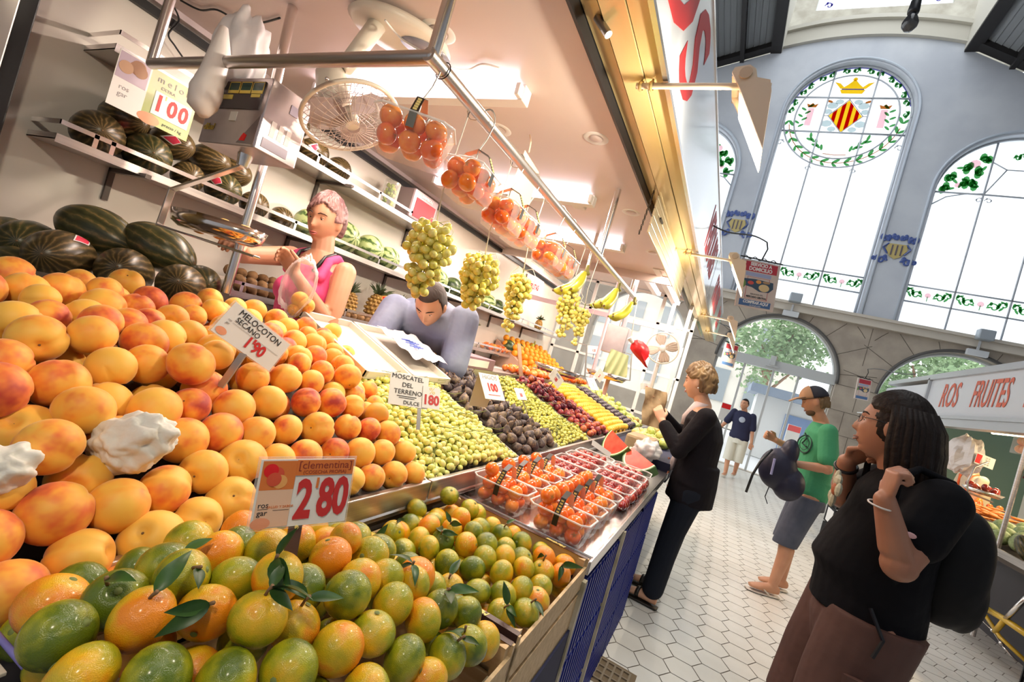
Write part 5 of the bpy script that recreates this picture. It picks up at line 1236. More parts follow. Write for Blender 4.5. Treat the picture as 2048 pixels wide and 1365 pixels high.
for i, (y, r, k) in enumerate(((1.77, .088, 'w'), (2.02, .10, 'w'), (2.25, .095, 'w'), (2.44, .085, 'w'), (3.05, .09, 'w'), (3.28, .085, 'd'), (3.5, .085, 'd'), (3.72, .08, 'w'), (3.93, .085, 'w'), (4.15, .08, 'd'))):
    melon((-2.31, y, 1.657+r), (1, .2*(i % 3-1), .1), r, r*1.08, k, ['watermelon just left of the seller\'s head', 'striped watermelon right behind the seller\'s head', 'pale round watermelon right of the seller', 'pale watermelon fourth along the shelf', 'watermelon on the shelf behind the second grape bunch', 'dark watermelon beside the pale one further along', 'dark watermelon in the middle of the far shelf', 'pale small watermelon near the far end of the shelf', 'watermelon second last on the far shelf', 'last dark watermelon on the long shelf'][i], None, 'watermelon', 'watermelons on the long shelf', 'watermelon')
for i, (y, r, st) in enumerate(((1.50, .075, None), (1.66, .078, (.8, -.5, .1)), (1.84, .07, (.5, .8, .1)), (1.57, .06, None))):
    melon((-2.30 if i < 3 else -2.36, y, 2.037+r+(.12 if i == 3 else 0)), (1, -.3, .1), r, r*1.3, 'b', ['melon on the upper shelf just behind the scale box', 'red-stickered melon on the upper shelf left of the fan grille', 'melon at the right end of the upper shelf row below the fan', 'melon top layer of the upper shelf'][i], st)
for i, y in enumerate((3.1, 3.35)): melon((-2.3, y+1.55, 1.275+.09), (1, .1, .1), .085, .09, 'd', ['dark round melon by the pink flower on the far shelf', 'second dark round melon on the far lower shelf'][i], None, 'melon', 'round dark melons', 'round_melon')

# ---------------------------------------------------------------- pineapples, kiwis, jar, radio
pinem = mat('pineapple_skin', (.28, .15, .04), .6, var=((.42, .26, .06), 30), bump=(60, .4)); frond = mat('pineapple_leaf', (.07, .1, .045), .5)
def pineapple(p, s, lab):
    t = thing('pineapple', lab, 'pineapple', p, 'pineapples on the lower shelf'); p = V(p); m = MB()
    m.ball(p+V((0, 0, .09*s)), (.055*s, .055*s, .088*s), 20, 12)
    for i in range(9):
        for j in range(11):
            a = (j+.5*(i % 2))*2*PI/11; b = -1.15+i*.29
            q = V((math.cos(a)*math.cos(b)*.056, math.sin(a)*math.cos(b)*.056, math.sin(b)*.089+.09))*s; m.ball(p+q, (.012*s, .012*s, .011*s), 6, 4)
    m.build('fruit', pinem, t, smooth=True)
    m = MB(); g_ = random.Random(int(p.y*100))
    for i in range(34):
        a = g_.random()*6.28; e_ = g_.uniform(.15, 1.25); l = g_.uniform(.06, .12)*s; b = p+V((0, 0, .17*s)); d = V((math.cos(a)*math.sin(e_), math.sin(a)*math.sin(e_), math.cos(e_))); sd = d.cross(V((0, 0, 1))).normalized()*.006*s
        m.add([b-sd, b+sd, b+d*l*.6+sd*.8+V((0, 0, .01)), b+d*l+V((0, 0, -.01*e_)), b+d*l*.6-sd*.8+V((0, 0, .01))], [(0, 1, 2, 3, 4)])
    m.build('crown', frond, t)
pineapple((-2.28, 2.43, 1.275), 1.15, 'pineapple between the two sellers on the lower shelf'); pineapple((-2.32, 2.22, 1.275), .95, 'pineapple partly hidden behind the woman in pink')
pineapple((-2.3, 2.68, 1.275), 1.0, 'pineapple behind the red tag, left of the bending seller'); pineapple((-2.28, 3.70, 1.275), 1.1, 'pineapple right of the bending seller, under the price card'); pineapple((-2.3, 5.3, 1.66), .8, 'small pineapple at the far end of the long shelf')
kiwim = fruit_mat('kiwi_skin', [(.16, .08, .03), (.28, .15, .06)], 1.2, .8, bands=(.4, .6), warp=.2); kiwi_me = [fmesh('kiwi', [kiwim], None, (1, 1, 1.2), 10, 7)]
for i in range(26):
    y = 1.44+(i % 9)*.062+.03*(i//9 % 2); o = bpy.data.objects.new('kiwi', kiwi_me[0]); COL.objects.link(o); o.matrix_world = TRS((-2.24-.06*((i//9)), y, 1.305+.035*(i//9)), rand_rot(rnd), .027)
    tag(o, 'brown kiwi on the lower shelf behind the woman in pink', 'kiwi', 'kiwis behind the seller')
for i in range(16):
    y = 2.02+(i % 11)*.06; o = bpy.data.objects.new('kiwi', kiwi_me[0]); COL.objects.link(o); o.matrix_world = TRS((-2.225, y, 1.30 if i < 11 else 1.013), rand_rot(rnd), .026)
    tag(o, 'brown kiwi on the shelf in front of the pineapples', 'kiwi', 'kiwis by the pineapples')
t = thing('radio', 'small grey radio with a red front standing on the end of the upper shelf', 'radio', (-2.3, 2.5, 2.04))
MB().bb(-2.4, -2.2, 2.40, 2.68, 2.056, 2.26).build('case', mat('grey_pink_plastic', (.36, .28, .3), .4), t, bev=.015)
MB().bb(-2.2, -2.196, 2.43, 2.65, 2.075, 2.205).build('red_front', mat('radio_red', (.35, .02, .03), .5), t)
text('BAMBOLI', .03, mat('pale_print', (.8, .75, .75), .5), t, Matrix(((0, 0, 1, .104), (1, 0, 0, .04), (0, 1, 0, .19), (0, 0, 0, 1))))
t = thing('glass_jar', 'tall glass jar of green and yellow sweets beside the radio', 'jar', (-2.32, 2.32, 2.04))
MB().cyl((-2.32, 2.30, 2.04), (-2.32, 2.30, 2.24), .055, n=20).build('glass', clear('clear_plastic', (.9, .88, .85), .16, .12), t, smooth=False)
m = MB(); g_ = random.Random(2)
for i in range(60): a = g_.random()*6.28; m.ball((-2.32+.036*math.cos(a)*g_.random()**.3, 2.30+.036*math.sin(a), 2.055+.17*g_.random()), .012, 6, 4)
o = m.build('sweets', mat('sweet_mix', (.5, .5, .05), .4, var=((.2, .35, .08), 25)), t); o['kind'] = 'stuff'

# ---------------------------------------------------------------- hanging scale beside the melons
t = thing('hanging_scale', 'steel hanging scale box with yellow framed displays, hung from a pole above the counter', 'scale', (-1.6, .92, 2.0))
MB().bb(-1.762, -1.455, .852, 1.0, 1.775, 2.0).build('box', mat('satin_steel', (.62, .55, .56), .28, .85, var=((.5, .44, .45), 8)), t, bev=.004)
MB().bb(-1.70, -1.482, .8485, .852, 1.895, 1.985).build('display_panel', mat('panel_dark', (.05, .035, .04), .25), t)
yel = mat('yellow_frame', (.8, .6, .1), .4); lcd = mat('lcd_green', (.03, .08, .06), .2)
for i in range(3):
    x = -1.66+i*.062; m = MB(); m.bb(x, x+.052, .8475, .8485, 1.955, 1.98); m.build('display', lcd, t)
    m = MB(); m.bb(x-.002, x+.054, .847, .8483, 1.945, 1.955); m.bb(x-.002, x, .847, .8483, 1.955, 1.982); m.bb(x+.052, x+.054, .847, .8483, 1.955, 1.982); m.bb(x-.002, x+.054, .847, .8483, 1.98, 1.983); m.build('display_frame', yel, t)
MB().bb(-1.535, -1.49, .847, .8483, 1.933, 1.943).build('key_strip', yel, t)
MB().bb(-1.69, -1.63, .847, .8483, 1.925, 1.94).build('key_strip', yel, t)
MB().bb(-1.62, -1.585, .8495, .852, 1.855, 1.885).build('sticker', paper, t)
m = MB(); m.prism([(-1.55, 1.785), (-1.462, 1.785), (-1.462, 1.88)], .002, Matrix.Translation((0, .851, 0)) @ WALL @ Matrix.Translation((0, 0, -13))); m.build('triangle_plate', mat('mauve_plate', (.28, .24, .25), .3, .7), t)
m = MB(); m.prism([(-1.535, 1.793), (-1.51, 1.793), (-1.505, 1.812), (-1.52, 1.818), (-1.53, 1.805)], .002, Matrix.Translation((0, .849, 0)) @ WALL @ Matrix.Translation((0, 0, -13))); m.build('red_mark', redm, t)
text('dibal', .032, yel, t, Matrix(((1, 0, 0, -.12), (0, 0, -1, -.0695), (0, 1, 0, -.17), (0, 0, 0, 1))), shear=.2)
m = MB(); m.bb(-1.4555, -1.453, .87, .96, 1.79, 1.82); m.bb(-1.4555, -1.453, .93, .96, 1.93, 1.96); m.build('side_label', mat('mauve_label', (.42, .38, .5), .4), t)
m = MB()
for i in range(3): m.bb(-1.4555, -1.4535, .885+i*.027, .902+i*.027, 1.83, 1.88)
m.build('side_print', mat('pale_print', (.8, .75, .75), .5), t)
MB().cyl((-1.60, .95, 2.0), (-1.72, 1.0, 2.37), .017, n=16).build('hanging_pole', steelb, t, auto=40)
MB().cyl((-1.72, 1.06, 1.30), (-1.72, 1.06, 1.83), .016, n=16).build('rear_pole', steelb, t, auto=40)
MB().cyl((-1.6, .92, 1.735), (-1.6, .92, 1.78), .018, .025, n=14).build('hook_socket', steelb, t, auto=40)
m = MB()
for a, b in (((-1.60, .92, 1.735), (-1.845, .86, 1.60)), ((-1.845, .86, 1.605), (-1.86, .86, 1.465)), ((-1.86, .86, 1.47), (-1.30, .86, 1.452))):
    a, b = V(a), V(b); m.box((0, 0, 0), (.008, .022, (b-a).length), M=frame((a+b)/2, b-a, (0, 0, 1)))
m.build('arm_frame', steelb, t, bev=.002)
pn = MB(); pm = TRS((-1.545, .87, 1.485), (0, .0, 0), (1.02, .6, 1))
pn.lathe([(.0, .0), (.14, .0), (.17, .012), (.182, .045), (.186, .046), (.174, .01), (.142, -.004), (0, -.004)], 36, M=pm); pn.build('weighing_pan', mat('pan_steel', (.75, .66, .6), .14, 1), t, smooth=True)
for i in range(4):
    o = bpy.data.objects.new('peach', peach_me[0]); COL.objects.link(o); o.matrix_world = TRS((-1.64+i*.062, .87+.03*(i % 2), 1.51), rand_rot(rnd), .033); tag(o, 'peach lying in the shiny pan of the hanging scale', 'peach', 'peaches in the scale pan')

# ---------------------------------------------------------------- fan hanging from the ceiling
fanw = mat('fan_plastic', (.75, .68, .58), .3)
t = thing('ceiling_fan', 'white desk fan mounted upside down on the ceiling with a wire grille', 'fan', (-1.38, 1.05, 2.36))
MB().lathe([(0, 0), (.10, 0), (.135, -.012), (.145, -.03), (.13, -.045), (.06, -.05), (0, -.05)], 32, M=TRS((-1.30, 1.13, 2.37), (0, 0, .8), (1.25, .85, 1))).build('base', fanw, t, smooth=True)
MB().lathe([(0, -.046), (.07, -.047), (.075, -.052), (0, -.056)], 24, M=TRS((-1.22, 1.18, 2.37), (0, 0, .8), (1.2, .7, 1))).build('base_inlay', mat('fan_inlay', (.3, .28, .33), .25), t, smooth=True)
a, b = V((-1.34, 1.06, 2.33)), at(690, 135, d=1.47)
MB().cyl(a, b, .03, .026, n=18).build('stem', fanw, t, smooth=True)
hp = at(668, 178, d=1.47); gp = at(700, 238, d=1.50); axis = (V((.25, -.28, -.42))).normalized()
gp = hp+axis*.09; gp = at(702, 236, d=1.47)
axis = ((gp-hp).normalized()*.55+V((.35, -.2, -.75))*.6).normalized()
m = MB(); m.loft([(hp-axis*.075, .02, .02, axis.orthogonal(), axis.cross(axis.orthogonal())), (hp-axis*.065, .045, .04, axis.orthogonal(), axis.cross(axis.orthogonal())), (hp+axis*.0, .055, .05, axis.orthogonal(), axis.cross(axis.orthogonal())), (hp+axis*.05, .045, .042, axis.orthogonal(), axis.cross(axis.orthogonal())), (hp+axis*.06, .02, .02, axis.orthogonal(), axis.cross(axis.orthogonal()))], 20)
m.build('motor_housing', fanw, t, smooth=True); MB().ball(hp-CF*.055+CU*.0, .007, 10, 6).build('knob', steelb, t, smooth=True)
G = frame(gp, axis); m = MB(); RG = .15
for i in range(36):
    a = i*PI/18
    for s in (-1, 1): m.tube([G @ V((math.cos(a)*r, math.sin(a)*r, s*.035*(1-(r/RG)**2)**.5*1.2)) for r in (.02, .06, .1, .13, RG)], .0011, 4)
for r in (.04, .07, .10, .125):
    for s in (-1, 1): m.tube([G @ V((math.cos(a*PI/12)*r, math.sin(a*PI/12)*r, s*.042*(1-(r/RG)**2)**.5)) for a in range(24)], .001, 4, closed=True)
m.build('wire_grille', mat('grille_wire', (.6, .5, .48), .4), t)
MB().tube([G @ V((math.cos(a*PI/18)*RG, math.sin(a*PI/18)*RG, 0)) for a in range(36)], .007, 8, closed=True).build('grille_rim', fanw, t, smooth=True)
for k in range(3):
    m = MB(); a = k*2.094; pts = []
    for i in range(6):
        r = .02+i*.021; w_ = .02+.035*math.sin(PI*i/6)
        pts += [G @ V((math.cos(a)*r-math.sin(a)*w_, math.sin(a)*r+math.cos(a)*w_, .012)), G @ V((math.cos(a)*r+math.sin(a)*w_, math.sin(a)*r-math.cos(a)*w_, -.012))]
    m.add(pts, [(2*i, 2*i+2, 2*i+3, 2*i+1) for i in range(5)]); m.build('blade', mat('blade_grey', (.45, .38, .42), .4), t, smooth=True)
MB().cyl(G @ V((0, 0, -.03)), G @ V((0, 0, .03)), .022, n=16).build('hub', fanw, t, auto=40)

# white bags hanging over the rail
bagm = clear('thin_bag', (.96, .93, .95), .85, .35)
def crumple(c, rx, ry, rz, seed, amp=.25, nu=30, nv=22, fold=7, M=None):
    g_ = random.Random(seed); o = g_.random()*9
    def fn(p):
        n = noise.noise(V((p.x*2.1+o, p.y*2.1, p.z*1.3)))*amp+amp*.5*noise.noise(V((p.x*6+o, p.y*6, p.z*2)))+.06*math.sin(math.atan2(p.y, p.x)*fold+o)
        return V(p)*(1+n)
    m = MB(); m.ball(c, (rx, ry, rz), nu, nv, fn, M=M); return m
t = thing('plastic_bags', 'bundle of thin white plastic bags hanging above the scale', 'bags', (-1.62, .95, 2.37))
c = at(478, 112, d=1.55)
crumple(c, .1, .07, .15, 3, .28).build('bag_bundle', bagm, t, smooth=True)
m = MB(); m.tube([at(488, 18, d=1.55), at(482, 50, d=1.55)], .003, 6); m.build('hook', blk, t)
t2 = thing('bag_roll', 'white plastic sleeve hanging in front of the scale', 'bag', at(415, 130, d=1.38))
P_ = [at(448, 55, d=1.4), at(440, 105, d=1.4), at(425, 150, d=1.39), at(412, 185, d=1.38), at(405, 212, d=1.38), at(408, 232, d=1.38)]
m = MB(); m.tube(P_, [.012, .03, .035, .045, .04, .015], 14); m.build('sleeve', mat('milky_plastic', (.8, .74, .72), .4), t2, smooth=True)
t3 = thing('cardboard_panel', 'pale cardboard sheet hanging on a hook behind the tomato boxes', 'cardboard', at(1045, 380, d=2.0))
a, b, c_, d_ = at(1050, 300, d=1.95), at(1078, 345, d=1.95), at(1040, 470, d=1.95), at(1012, 400, d=1.95)
m = MB(); v = [a, b, c_, d_]; m.add(v+[p+CF*.012 for p in v], [(0, 1, 2, 3), (7, 6, 5, 4), (0, 4, 5, 1), (1, 5, 6, 2), (2, 6, 7, 3), (3, 7, 4, 0)]); m.tube([at(1058, 306, d=1.955), at(1062, 285, d=1.96), at(1060, 270, z=2.365)], .003, 5); m.build('sheet', mat('pale_cardboard', (.75, .58, .42), .7), t3)

# ---------------------------------------------------------------- other scales, far fan, red cloth
def scale(px, py, d, lab, s=1, box=True):
    p = at(px, py, d=d); t = thing('hanging_scale', lab, 'scale', p, 'scales further along the counter')
    if box: MB().box(p+V((0, 0, .34*s)), (.2*s, .13*s, .26*s)).build('box', mat('satin_steel', (.62, .55, .56), .28, .85), t, bev=.006)
    m = MB()
    for q, w_ in (((p+V((.17*s, 0, .25*s))), (p+V((.22*s, 0, .02*s)))), ((p+V((.22*s, 0, .02*s))), (p+V((-.2*s, 0, -.03*s)))), ((p+V((0, 0, .25*s)), (p+V((.17*s, 0, .25*s)))))):
        m.box((0, 0, 0), (.007, .02*s, (w_-q).length), M=frame((q+w_)/2, w_-q, (0, 0, 1)))
    m.build('arm_frame', steeld, t)
    MB().lathe([(.0, -.02), (.14*s, -.02), (.175*s, .02*s), (.18*s, .02*s), (.145*s, -.026), (0, -.026)], 28, M=TRS(p, (0, 0, 0), (1.1, .8, 1))).build('weighing_pan', mat('pan_steel', (.75, .66, .6), .14, 1), t, smooth=True)
    MB().cyl(p+V((0, 0, .45*s)), V((p.x, p.y, 2.4)), .014, n=12).build('hanging_pole', steelb, t)
    return t
scale(1115, 742, 3.35, 'second hanging scale with a round steel pan above the plums', .95, False)
scale(1212, 752, 4.2, 'third hanging scale with its steel box above the black plums', 1.0)
t = thing('far_fan', 'cream table fan at the far end of the stall', 'fan', at(1325, 697, d=4.3))
c = at(1325, 697, d=4.3); G = frame(c, (CAM-c).normalized())
MB().lathe([(0, .01), (.03, .012), (.034, 0), (.03, -.03)], 24, M=G).build('hub', wht, t, smooth=True)
MB().tube([G @ V((math.cos(a*PI/18)*.145, math.sin(a*PI/18)*.145, 0)) for a in range(36)], .006, 6, closed=True).build('grille_rim', fanw, t, smooth=True)
for k in range(4):
    a = k*PI/2+.4; m = MB(); m.loft([(G @ V((math.cos(a)*r, math.sin(a)*r, -.01)), .012+.04*math.sin(PI*(r-.02)/.15), .002, (G.to_3x3() @ V((-math.sin(a), math.cos(a), .35))), (G.to_3x3() @ V((0, 0, 1)))) for r in (.03, .06, .09, .115, .135)], 10); m.build('blade', mat('beige_blade', (.55, .44, .38), .4), t, smooth=True)
MB().cyl(G @ V((0, -.12, -.06)), G @ V((0, -.45, -.08)), .015, n=10).build('stand', wht, t)
m = MB()
for i in range(30):
    a = i*PI/15; m.tube([G @ V((math.cos(a)*r, math.sin(a)*r, .02)) for r in (.03, .14)], .0012, 4)
m.build('wire_grille', fanw, t)
t = thing('red_cloth', 'bright red pointed pepper-shaped ornament hanging by the far fan', 'ornament', at(1280, 700, d=3.2))
c = at(1278, 700, d=3.2); X_, Y_ = CR, CU
m = MB(); n = 26; pr = []
out = [(1262, 690), (1266, 682), (1275, 680), (1286, 684), (1296, 694), (1299, 704), (1297, 714), (1291, 722), (1292, 730), (1296, 737), (1290, 734), (1283, 725), (1272, 714), (1264, 704), (1260, 697)]
v = [at(x, y, d=3.2) for x, y in out]; k = len(v)
cc = at(1279, 700, d=3.13); c2 = at(1279, 700, d=3.27)
m.add(v+[cc, c2], [(i, (i+1) % k, k) for i in range(k)]+[((i+1) % k, i, k+1) for i in range(k)]); m.build('body', redm, t, smooth=True)
MB().cyl(at(1266, 686, d=3.2), at(1259, 676, d=3.2), .012, .02, n=10).build('cap', wht, t)
m = MB(); m.tube([at(1262, 680, d=3.2), at(1268, 640, d=3.2), at(1275, 600, d=3.3)], .003, 5); m.build('cord', string, t)
t = thing('green_cloth_bag', 'pale green carrier bag hanging on the scale by the oranges', 'bag', at(1232, 728, d=4.0))
c4 = [at(X, Y, d=4.05) for X, Y in ((1224, 698), (1258, 712), (1252, 756), (1206, 744))]; n = 14; m = MB()
vs = [c4[0].lerp(c4[1], i/(n-1)).lerp(c4[3].lerp(c4[2], i/(n-1)), j/(n-1))+CF*(.018*math.sin(i*1.5+.4*j)*(.3+j/n)+s_) for s_ in (0, .03) for i in range(n) for j in range(n)]
q_ = n*n; m.add(vs, [(i*n+j, (i+1)*n+j, (i+1)*n+j+1, i*n+j+1) for i in range(n-1) for j in range(n-1)]+[(q_+i*n+j, q_+i*n+j+1, q_+(i+1)*n+j+1, q_+(i+1)*n+j) for i in range(n-1) for j in range(n-1)]); m.build('bag', mat('pale_green_bag', (.5, .55, .3), .5), t, smooth=True)
# brown packet and tools hanging near, tomato punnets on the lower shelf, brown bananas
t = thing('mauve_box', 'mauve cardboard box behind the grapes, right of the bending seller', 'box', (-1.5, 2.45, 1.2))
MB().bb(-1.62, -1.42, 2.32, 2.75, 1.2, 1.275).build('box', mat('mauve_card', (.30, .17, .2), .6), t, bev=.004); MB().bb(-1.425, -1.417, 2.4, 2.66, 1.215, 1.26).build('pale_label', paper, t)
t = thing('stick_bundle', 'bundle of orange brown sticks lying beside the bending seller', 'sticks', (-1.45, 2.1, 1.2)); g_ = random.Random(1)
for k in range(16): a_ = V((-1.50+.1*g_.random(), 1.96+.02*g_.random(), 1.215+.03*g_.random())); MB().cyl(a_, a_+V((.03-.06*g_.random(), .24, .01-.02*g_.random())), .006, n=6).build('stick', mat('cinnamon', (.5, .22, .05), .6), t)
t = thing('brown_flap', 'brown cardboard flap standing between the red plums and the loose tomatoes', 'cardboard', (-1.40, 3.15, 1.22)); M_ = frame((-1.40, 3.15, 1.235), (1, 0, .4)); MB().box((0, 0, 0), (.06, .42, .006), M=M_).build('flap', mat('kraft_card', (.42, .24, .14), .7), t)
for X, Y, d_, w_, h_, lb in ((1454, 822, 11.5, 18, 34, 'red and white notice beside the glass door, left of the walking man'), (1590, 868, 11.8, 26, 40, 'white and red notice stand behind the young man in green')):
    q = qcard_((X-w_/2, Y-h_/2), (X+w_/2, Y-h_/2+w_*.28), (X-w_/2-h_*.28, Y+h_/2), d_); t = thing('notice_board', lb, 'notice', M=q[0]); MB().box((0, 0, 0), (q[1], q[2], .02)).build('board', wht, t, local=True); MB().bb(-q[1]*.48, q[1]*.48, q[2]*.2, q[2]*.48, .0105, .013).build('red_header', redm, t, local=True)
    MB().box((0, -q[2]*.5-.5, 0), (.03, 1.0, .02)).build('post', steeld, t, local=True)
m = MB(); t = thing('punnet_row', 'row of red tomato punnets on the lower shelf at the back', 'punnets', (-2.3, 4.3, 1.275))
for i in range(5):
    MB().bb(-2.40, -2.24, 4.15+i*.19, 4.32+i*.19, 1.28, 1.34).build('punnet', clear('clear_box', (.95, .9, .88), .07, .08, .38), t)
for i in range(45):
    o = bpy.data.objects.new('tomato', tom_me[0]); COL.objects.link(o); o.matrix_world = TRS((-2.26-.05*(i % 3), 4.18+.062*(i//3), 1.312+.02*(i % 2)), rand_rot(rnd), .03); tag(o, 'red tomato in the punnets on the lower back shelf', 'tomato', 'tomatoes on the back shelf')
bananas(-2.28, 5.3, 1.5, 5, 'overripe bananas on the lower back shelf', .2, .9)
# crumpled tissue wrappers lying on the peaches
tissue = mat('white_tissue', (.80, .76, .70), .7, bump=(35, .6, .004), sss=.05)
def wrapper(X, Y, rx, rz, tip, seed, lab):
    p = on_surf(X, Y, SP); c = p+(CAM-p).normalized()*.035; d_ = (c-CAM).dot(CF); T = (at(*tip, d=d_)-c)
    M = Matrix(((CR.x, CU.x, -CF.x, c.x), (CR.y, CU.y, -CF.y, c.y), (CR.z, CU.z, -CF.z, c.z), (0, 0, 0, 1))); tl = V((T.dot(CR), T.dot(CU), 0)); tn = tl.normalized()
    def fn(q):
        q = V(q); n_ = noise.noise(q*2.2+V((seed, 0, 0)))*.22; a = q.x*5+q.y*3; f = .07*abs(math.sin(a*1.9+3*noise.noise(q*2.5)))+.05*noise.noise(q*7)
        q *= .92+n_+f; k = max(0, q.dot(tn)-.35); return q+tn*k*.7-V((0, 0, 0))
    m = MB(); m.ball((0, 0, 0), (rx, rz, .042), 64, 44, fn, M=M); return solo(m, 'tissue_wrapper', lab, 'wrapper', tissue, smooth=True)
wrapper(256, 890, .056, .050, (368, 838), 3, 'crumpled white tissue wrapper around a peach in the middle of the heap')
wrapper(-5, 940, .035, .032, (40, 915), 8, 'white tissue wrapper cut by the left picture edge, lying on the peaches')
# ---------------------------------------------------------------- price cards
def qcard(TL, TR, BL, dTL, dTR, dBL=None):
    a, b, c = at(*TL, d=dTL), at(*TR, d=dTR), at(*BL, d=dBL or dTL)
    X = b-a; W_ = X.length; X.normalize(); Y = a-c; Y = Y-X*Y.dot(X); H_ = Y.length; Y.normalize(); Z = X.cross(Y)
    M = Matrix(((X.x, Y.x, Z.x, 0), (X.y, Y.y, Z.y, 0), (X.z, Y.z, Z.z, 0), (0, 0, 0, 1))); M.translation = a+X*W_/2-Y*H_/2
    return M, W_, H_
def card(lab, q, mt=paper, nm='price_card', grp=None, clear_=False, fr=0):
    M, W_, H_ = q; t = thing(nm, lab, 'price card', M=M, group=grp)
    MB().box((0, 0, -.0008), (W_, H_, .0016)).build('card', mt, t, local=True)
    if clear_: MB().box((0, 0, -.0022), (W_*1.05, H_*1.07, .0012)).build('clear_sleeve', clear('clear_plastic', (.9, .88, .85), .16, .12), t, local=True)
    return t, W_, H_
def rect(t, x0, x1, y0, y1, mt, nm, z=.0008, h=.0008): return MB().bb(x0, x1, y0, y1, z, z+h).build(nm, mt, t, local=True)
def tx(t, s, size, x, y, mt=ink, sx=1, rz=0, sh=0, off=0, al='CENTER', z=.0012): return text(s, size, mt, t, TRS((x, y, z), (0, 0, rz)), sx=sx, shear=sh, ext=.0002, off=off, align=al)
ored = mat('orange_print', (.75, .2, .04), .5); grey = mat('grey_print', (.35, .33, .33), .5); pale_o = mat('pale_orange_print', (.85, .55, .38), .5)
def tomato_art(t, x0, x1, y0, y1, cols, seed, nm='printed_picture', bg=None):
    g_ = random.Random(seed); rect(t, x0, x1, y0, y1, bg or ored, nm+'_ground', .0008, .0004); w_, h_ = x1-x0, y1-y0
    for k in range(5):
        cx, cy, r = x0+w_*g_.uniform(.25, .75), y0+h_*g_.uniform(.25, .75), min(w_, h_)*.24
        MB().lathe([(0, .0003), (r, 0)], 20, M=TRS((cx, cy, .0012+.0002*k))).build(nm, cols[k % len(cols)], t, local=True)
# clementina 2'80
t, W_, H_ = card('big clementina price card reading 2\'80 standing over the clementines', qcard((524, 920), (710, 918), (514, 1060), .585, .665, .585), paper, clear_=True)
tomato_art(t, -W_*.48, -W_*.14, H_*.06, H_*.48, [redm, mat('tomato_print', (.7, .09, .04), .5), mat('orange_slice', (.85, .4, .12), .5)], 3)
rect(t, -W_*.14, W_*.49, H_*.26, H_*.49, ored, 'orange_band'); tx(t, '[clementina]', H_*.165, W_*.175, H_*.41, mat('brown_print', (.3, .04, .02), .5), z=.0018, sx=1.0); tx(t, '(COSECHA PROPIA)', H_*.075, W_*.175, H_*.305, mat('brown_print', (.3, .04, .02), .5), z=.0018)
rect(t, -W_*.48, -W_*.14, -H_*.48, H_*.06, pale_o, 'pale_panel', .0006, .0004)
tx(t, 'ros', H_*.11, -W_*.41, -H_*.16, ink); tx(t, 'gar', H_*.11, -W_*.41, -H_*.27, ink); rect(t, -W_*.46, -W_*.36, -H_*.215, -H_*.21, ink, 'rule', .0012, .0003)
tx(t, 'SALUD Y SABOR', H_*.05, -W_*.24, -H_*.19, ored); rect(t, -W_*.31, -W_*.15, -H_*.24, -H_*.235, ink, 'rule', .0012, .0003)
MB().lathe([(0, .0003), (H_*.12, 0)], 20, M=TRS((-W_*.41, -H_*.42, .0012), (0, 0, 0), (1.1, .7, 1))).build('printed_peach', mat('peach_print', (.85, .35, .2), .5), t, local=True)
def boldnum(t, s, size, x, y, sx=.8, z=.0014, mt=red): return tx(t, s, size, x, y, mt, sx=sx, off=size*.035, z=z)
boldnum(t, "2", H_*.8, -W_*.01, -H_*.13, .6); boldnum(t, "8", H_*.8, W_*.225, -H_*.12, .6); boldnum(t, "0", H_*.8, W_*.395, -H_*.11, .6); rect(t, W_*.096, W_*.122, H_*.06, H_*.22, ored, 'comma', .0016, .0004)
MB().box((-.004, -H_*.5-.055, -.004), (.017, .13, .004)).build('stick', brownb, t, local=True); MB().cyl((-.004, -H_*.52, .0), (-.004, -H_*.52, .002), .0025, n=10).build('rivet', gold, t, local=True)
# melocoton
t, W_, H_ = card('tilted handwritten melocoton secano price card stuck in the peach heap', qcard((472, 604), (580, 690), (423, 662), .98, 1.10, .95), mat('laminated_card', (.86, .82, .8), .12, coat=.6), clear_=True)
tx(t, 'MELOCOTON', H_*.26, 0, H_*.33, ink, sx=.95, rz=-.03); tx(t, 'SECANO', H_*.22, -W_*.14, H_*.12, ink, rz=-.04); boldnum(t, "1'90", H_*.46, W_*.1, -H_*.2, .9); tx(t, 'ros', H_*.09, -W_*.4, H_*.02, grey); tx(t, 'gar', H_*.09, -W_*.4, -H_*.08, grey)
MB().lathe([(0, .0003), (H_*.15, 0)], 20, M=TRS((-W_*.4, -H_*.35, .001), (0, 0, 0), (1.1, .7, 1))).build('printed_peach', mat('peach_print', (.85, .35, .2), .5), t, local=True)
rect(t, -W_*.35, W_*.45, H_*.0, H_*.008, grey, 'rule', .001, .0003)
a, b = at(487, 708, d=1.0), at(440, 775, d=.96); MB().box((0, 0, 0), (.016, .004, (b-a).length), M=frame((a+b)/2, b-a, CR)).build('stick', steeld, t)
# melon card on the shelf
M = Matrix(((0, 0, 1, -2.165), (1, 0, 0, .873), (0, 1, 0, 1.935), (0, 0, 0, 1)))
t, W_, H_ = card('large melon price card reading 1\'00 hanging below the upper shelf', (M, .27, .20), mat('melon_card', (.62, .62, .42), .4, var=((.42, .5, .18), 5)))
rect(t, -W_*.5, -W_*.12, -H_*.5, H_*.5, paper, 'pale_panel', .0004, .0004); tomato_art(t, -W_*.49, -W_*.14, H_*.02, H_*.48, [mat('melon_print', (.35, .18, .1), .5), mat('melon_print2', (.5, .3, .18), .5)], 5, bg=mat('lilac_print', (.5, .4, .48), .5))
tx(t, 'm e l o n', H_*.17, W_*.18, H_*.36, grey, sx=.95); tx(t, 'EXTRA', H_*.08, W_*.12, H_*.22, grey); tx(t, 'ros', H_*.12, -W_*.36, -H_*.12, grey); tx(t, 'gar', H_*.12, -W_*.36, -H_*.24, grey)
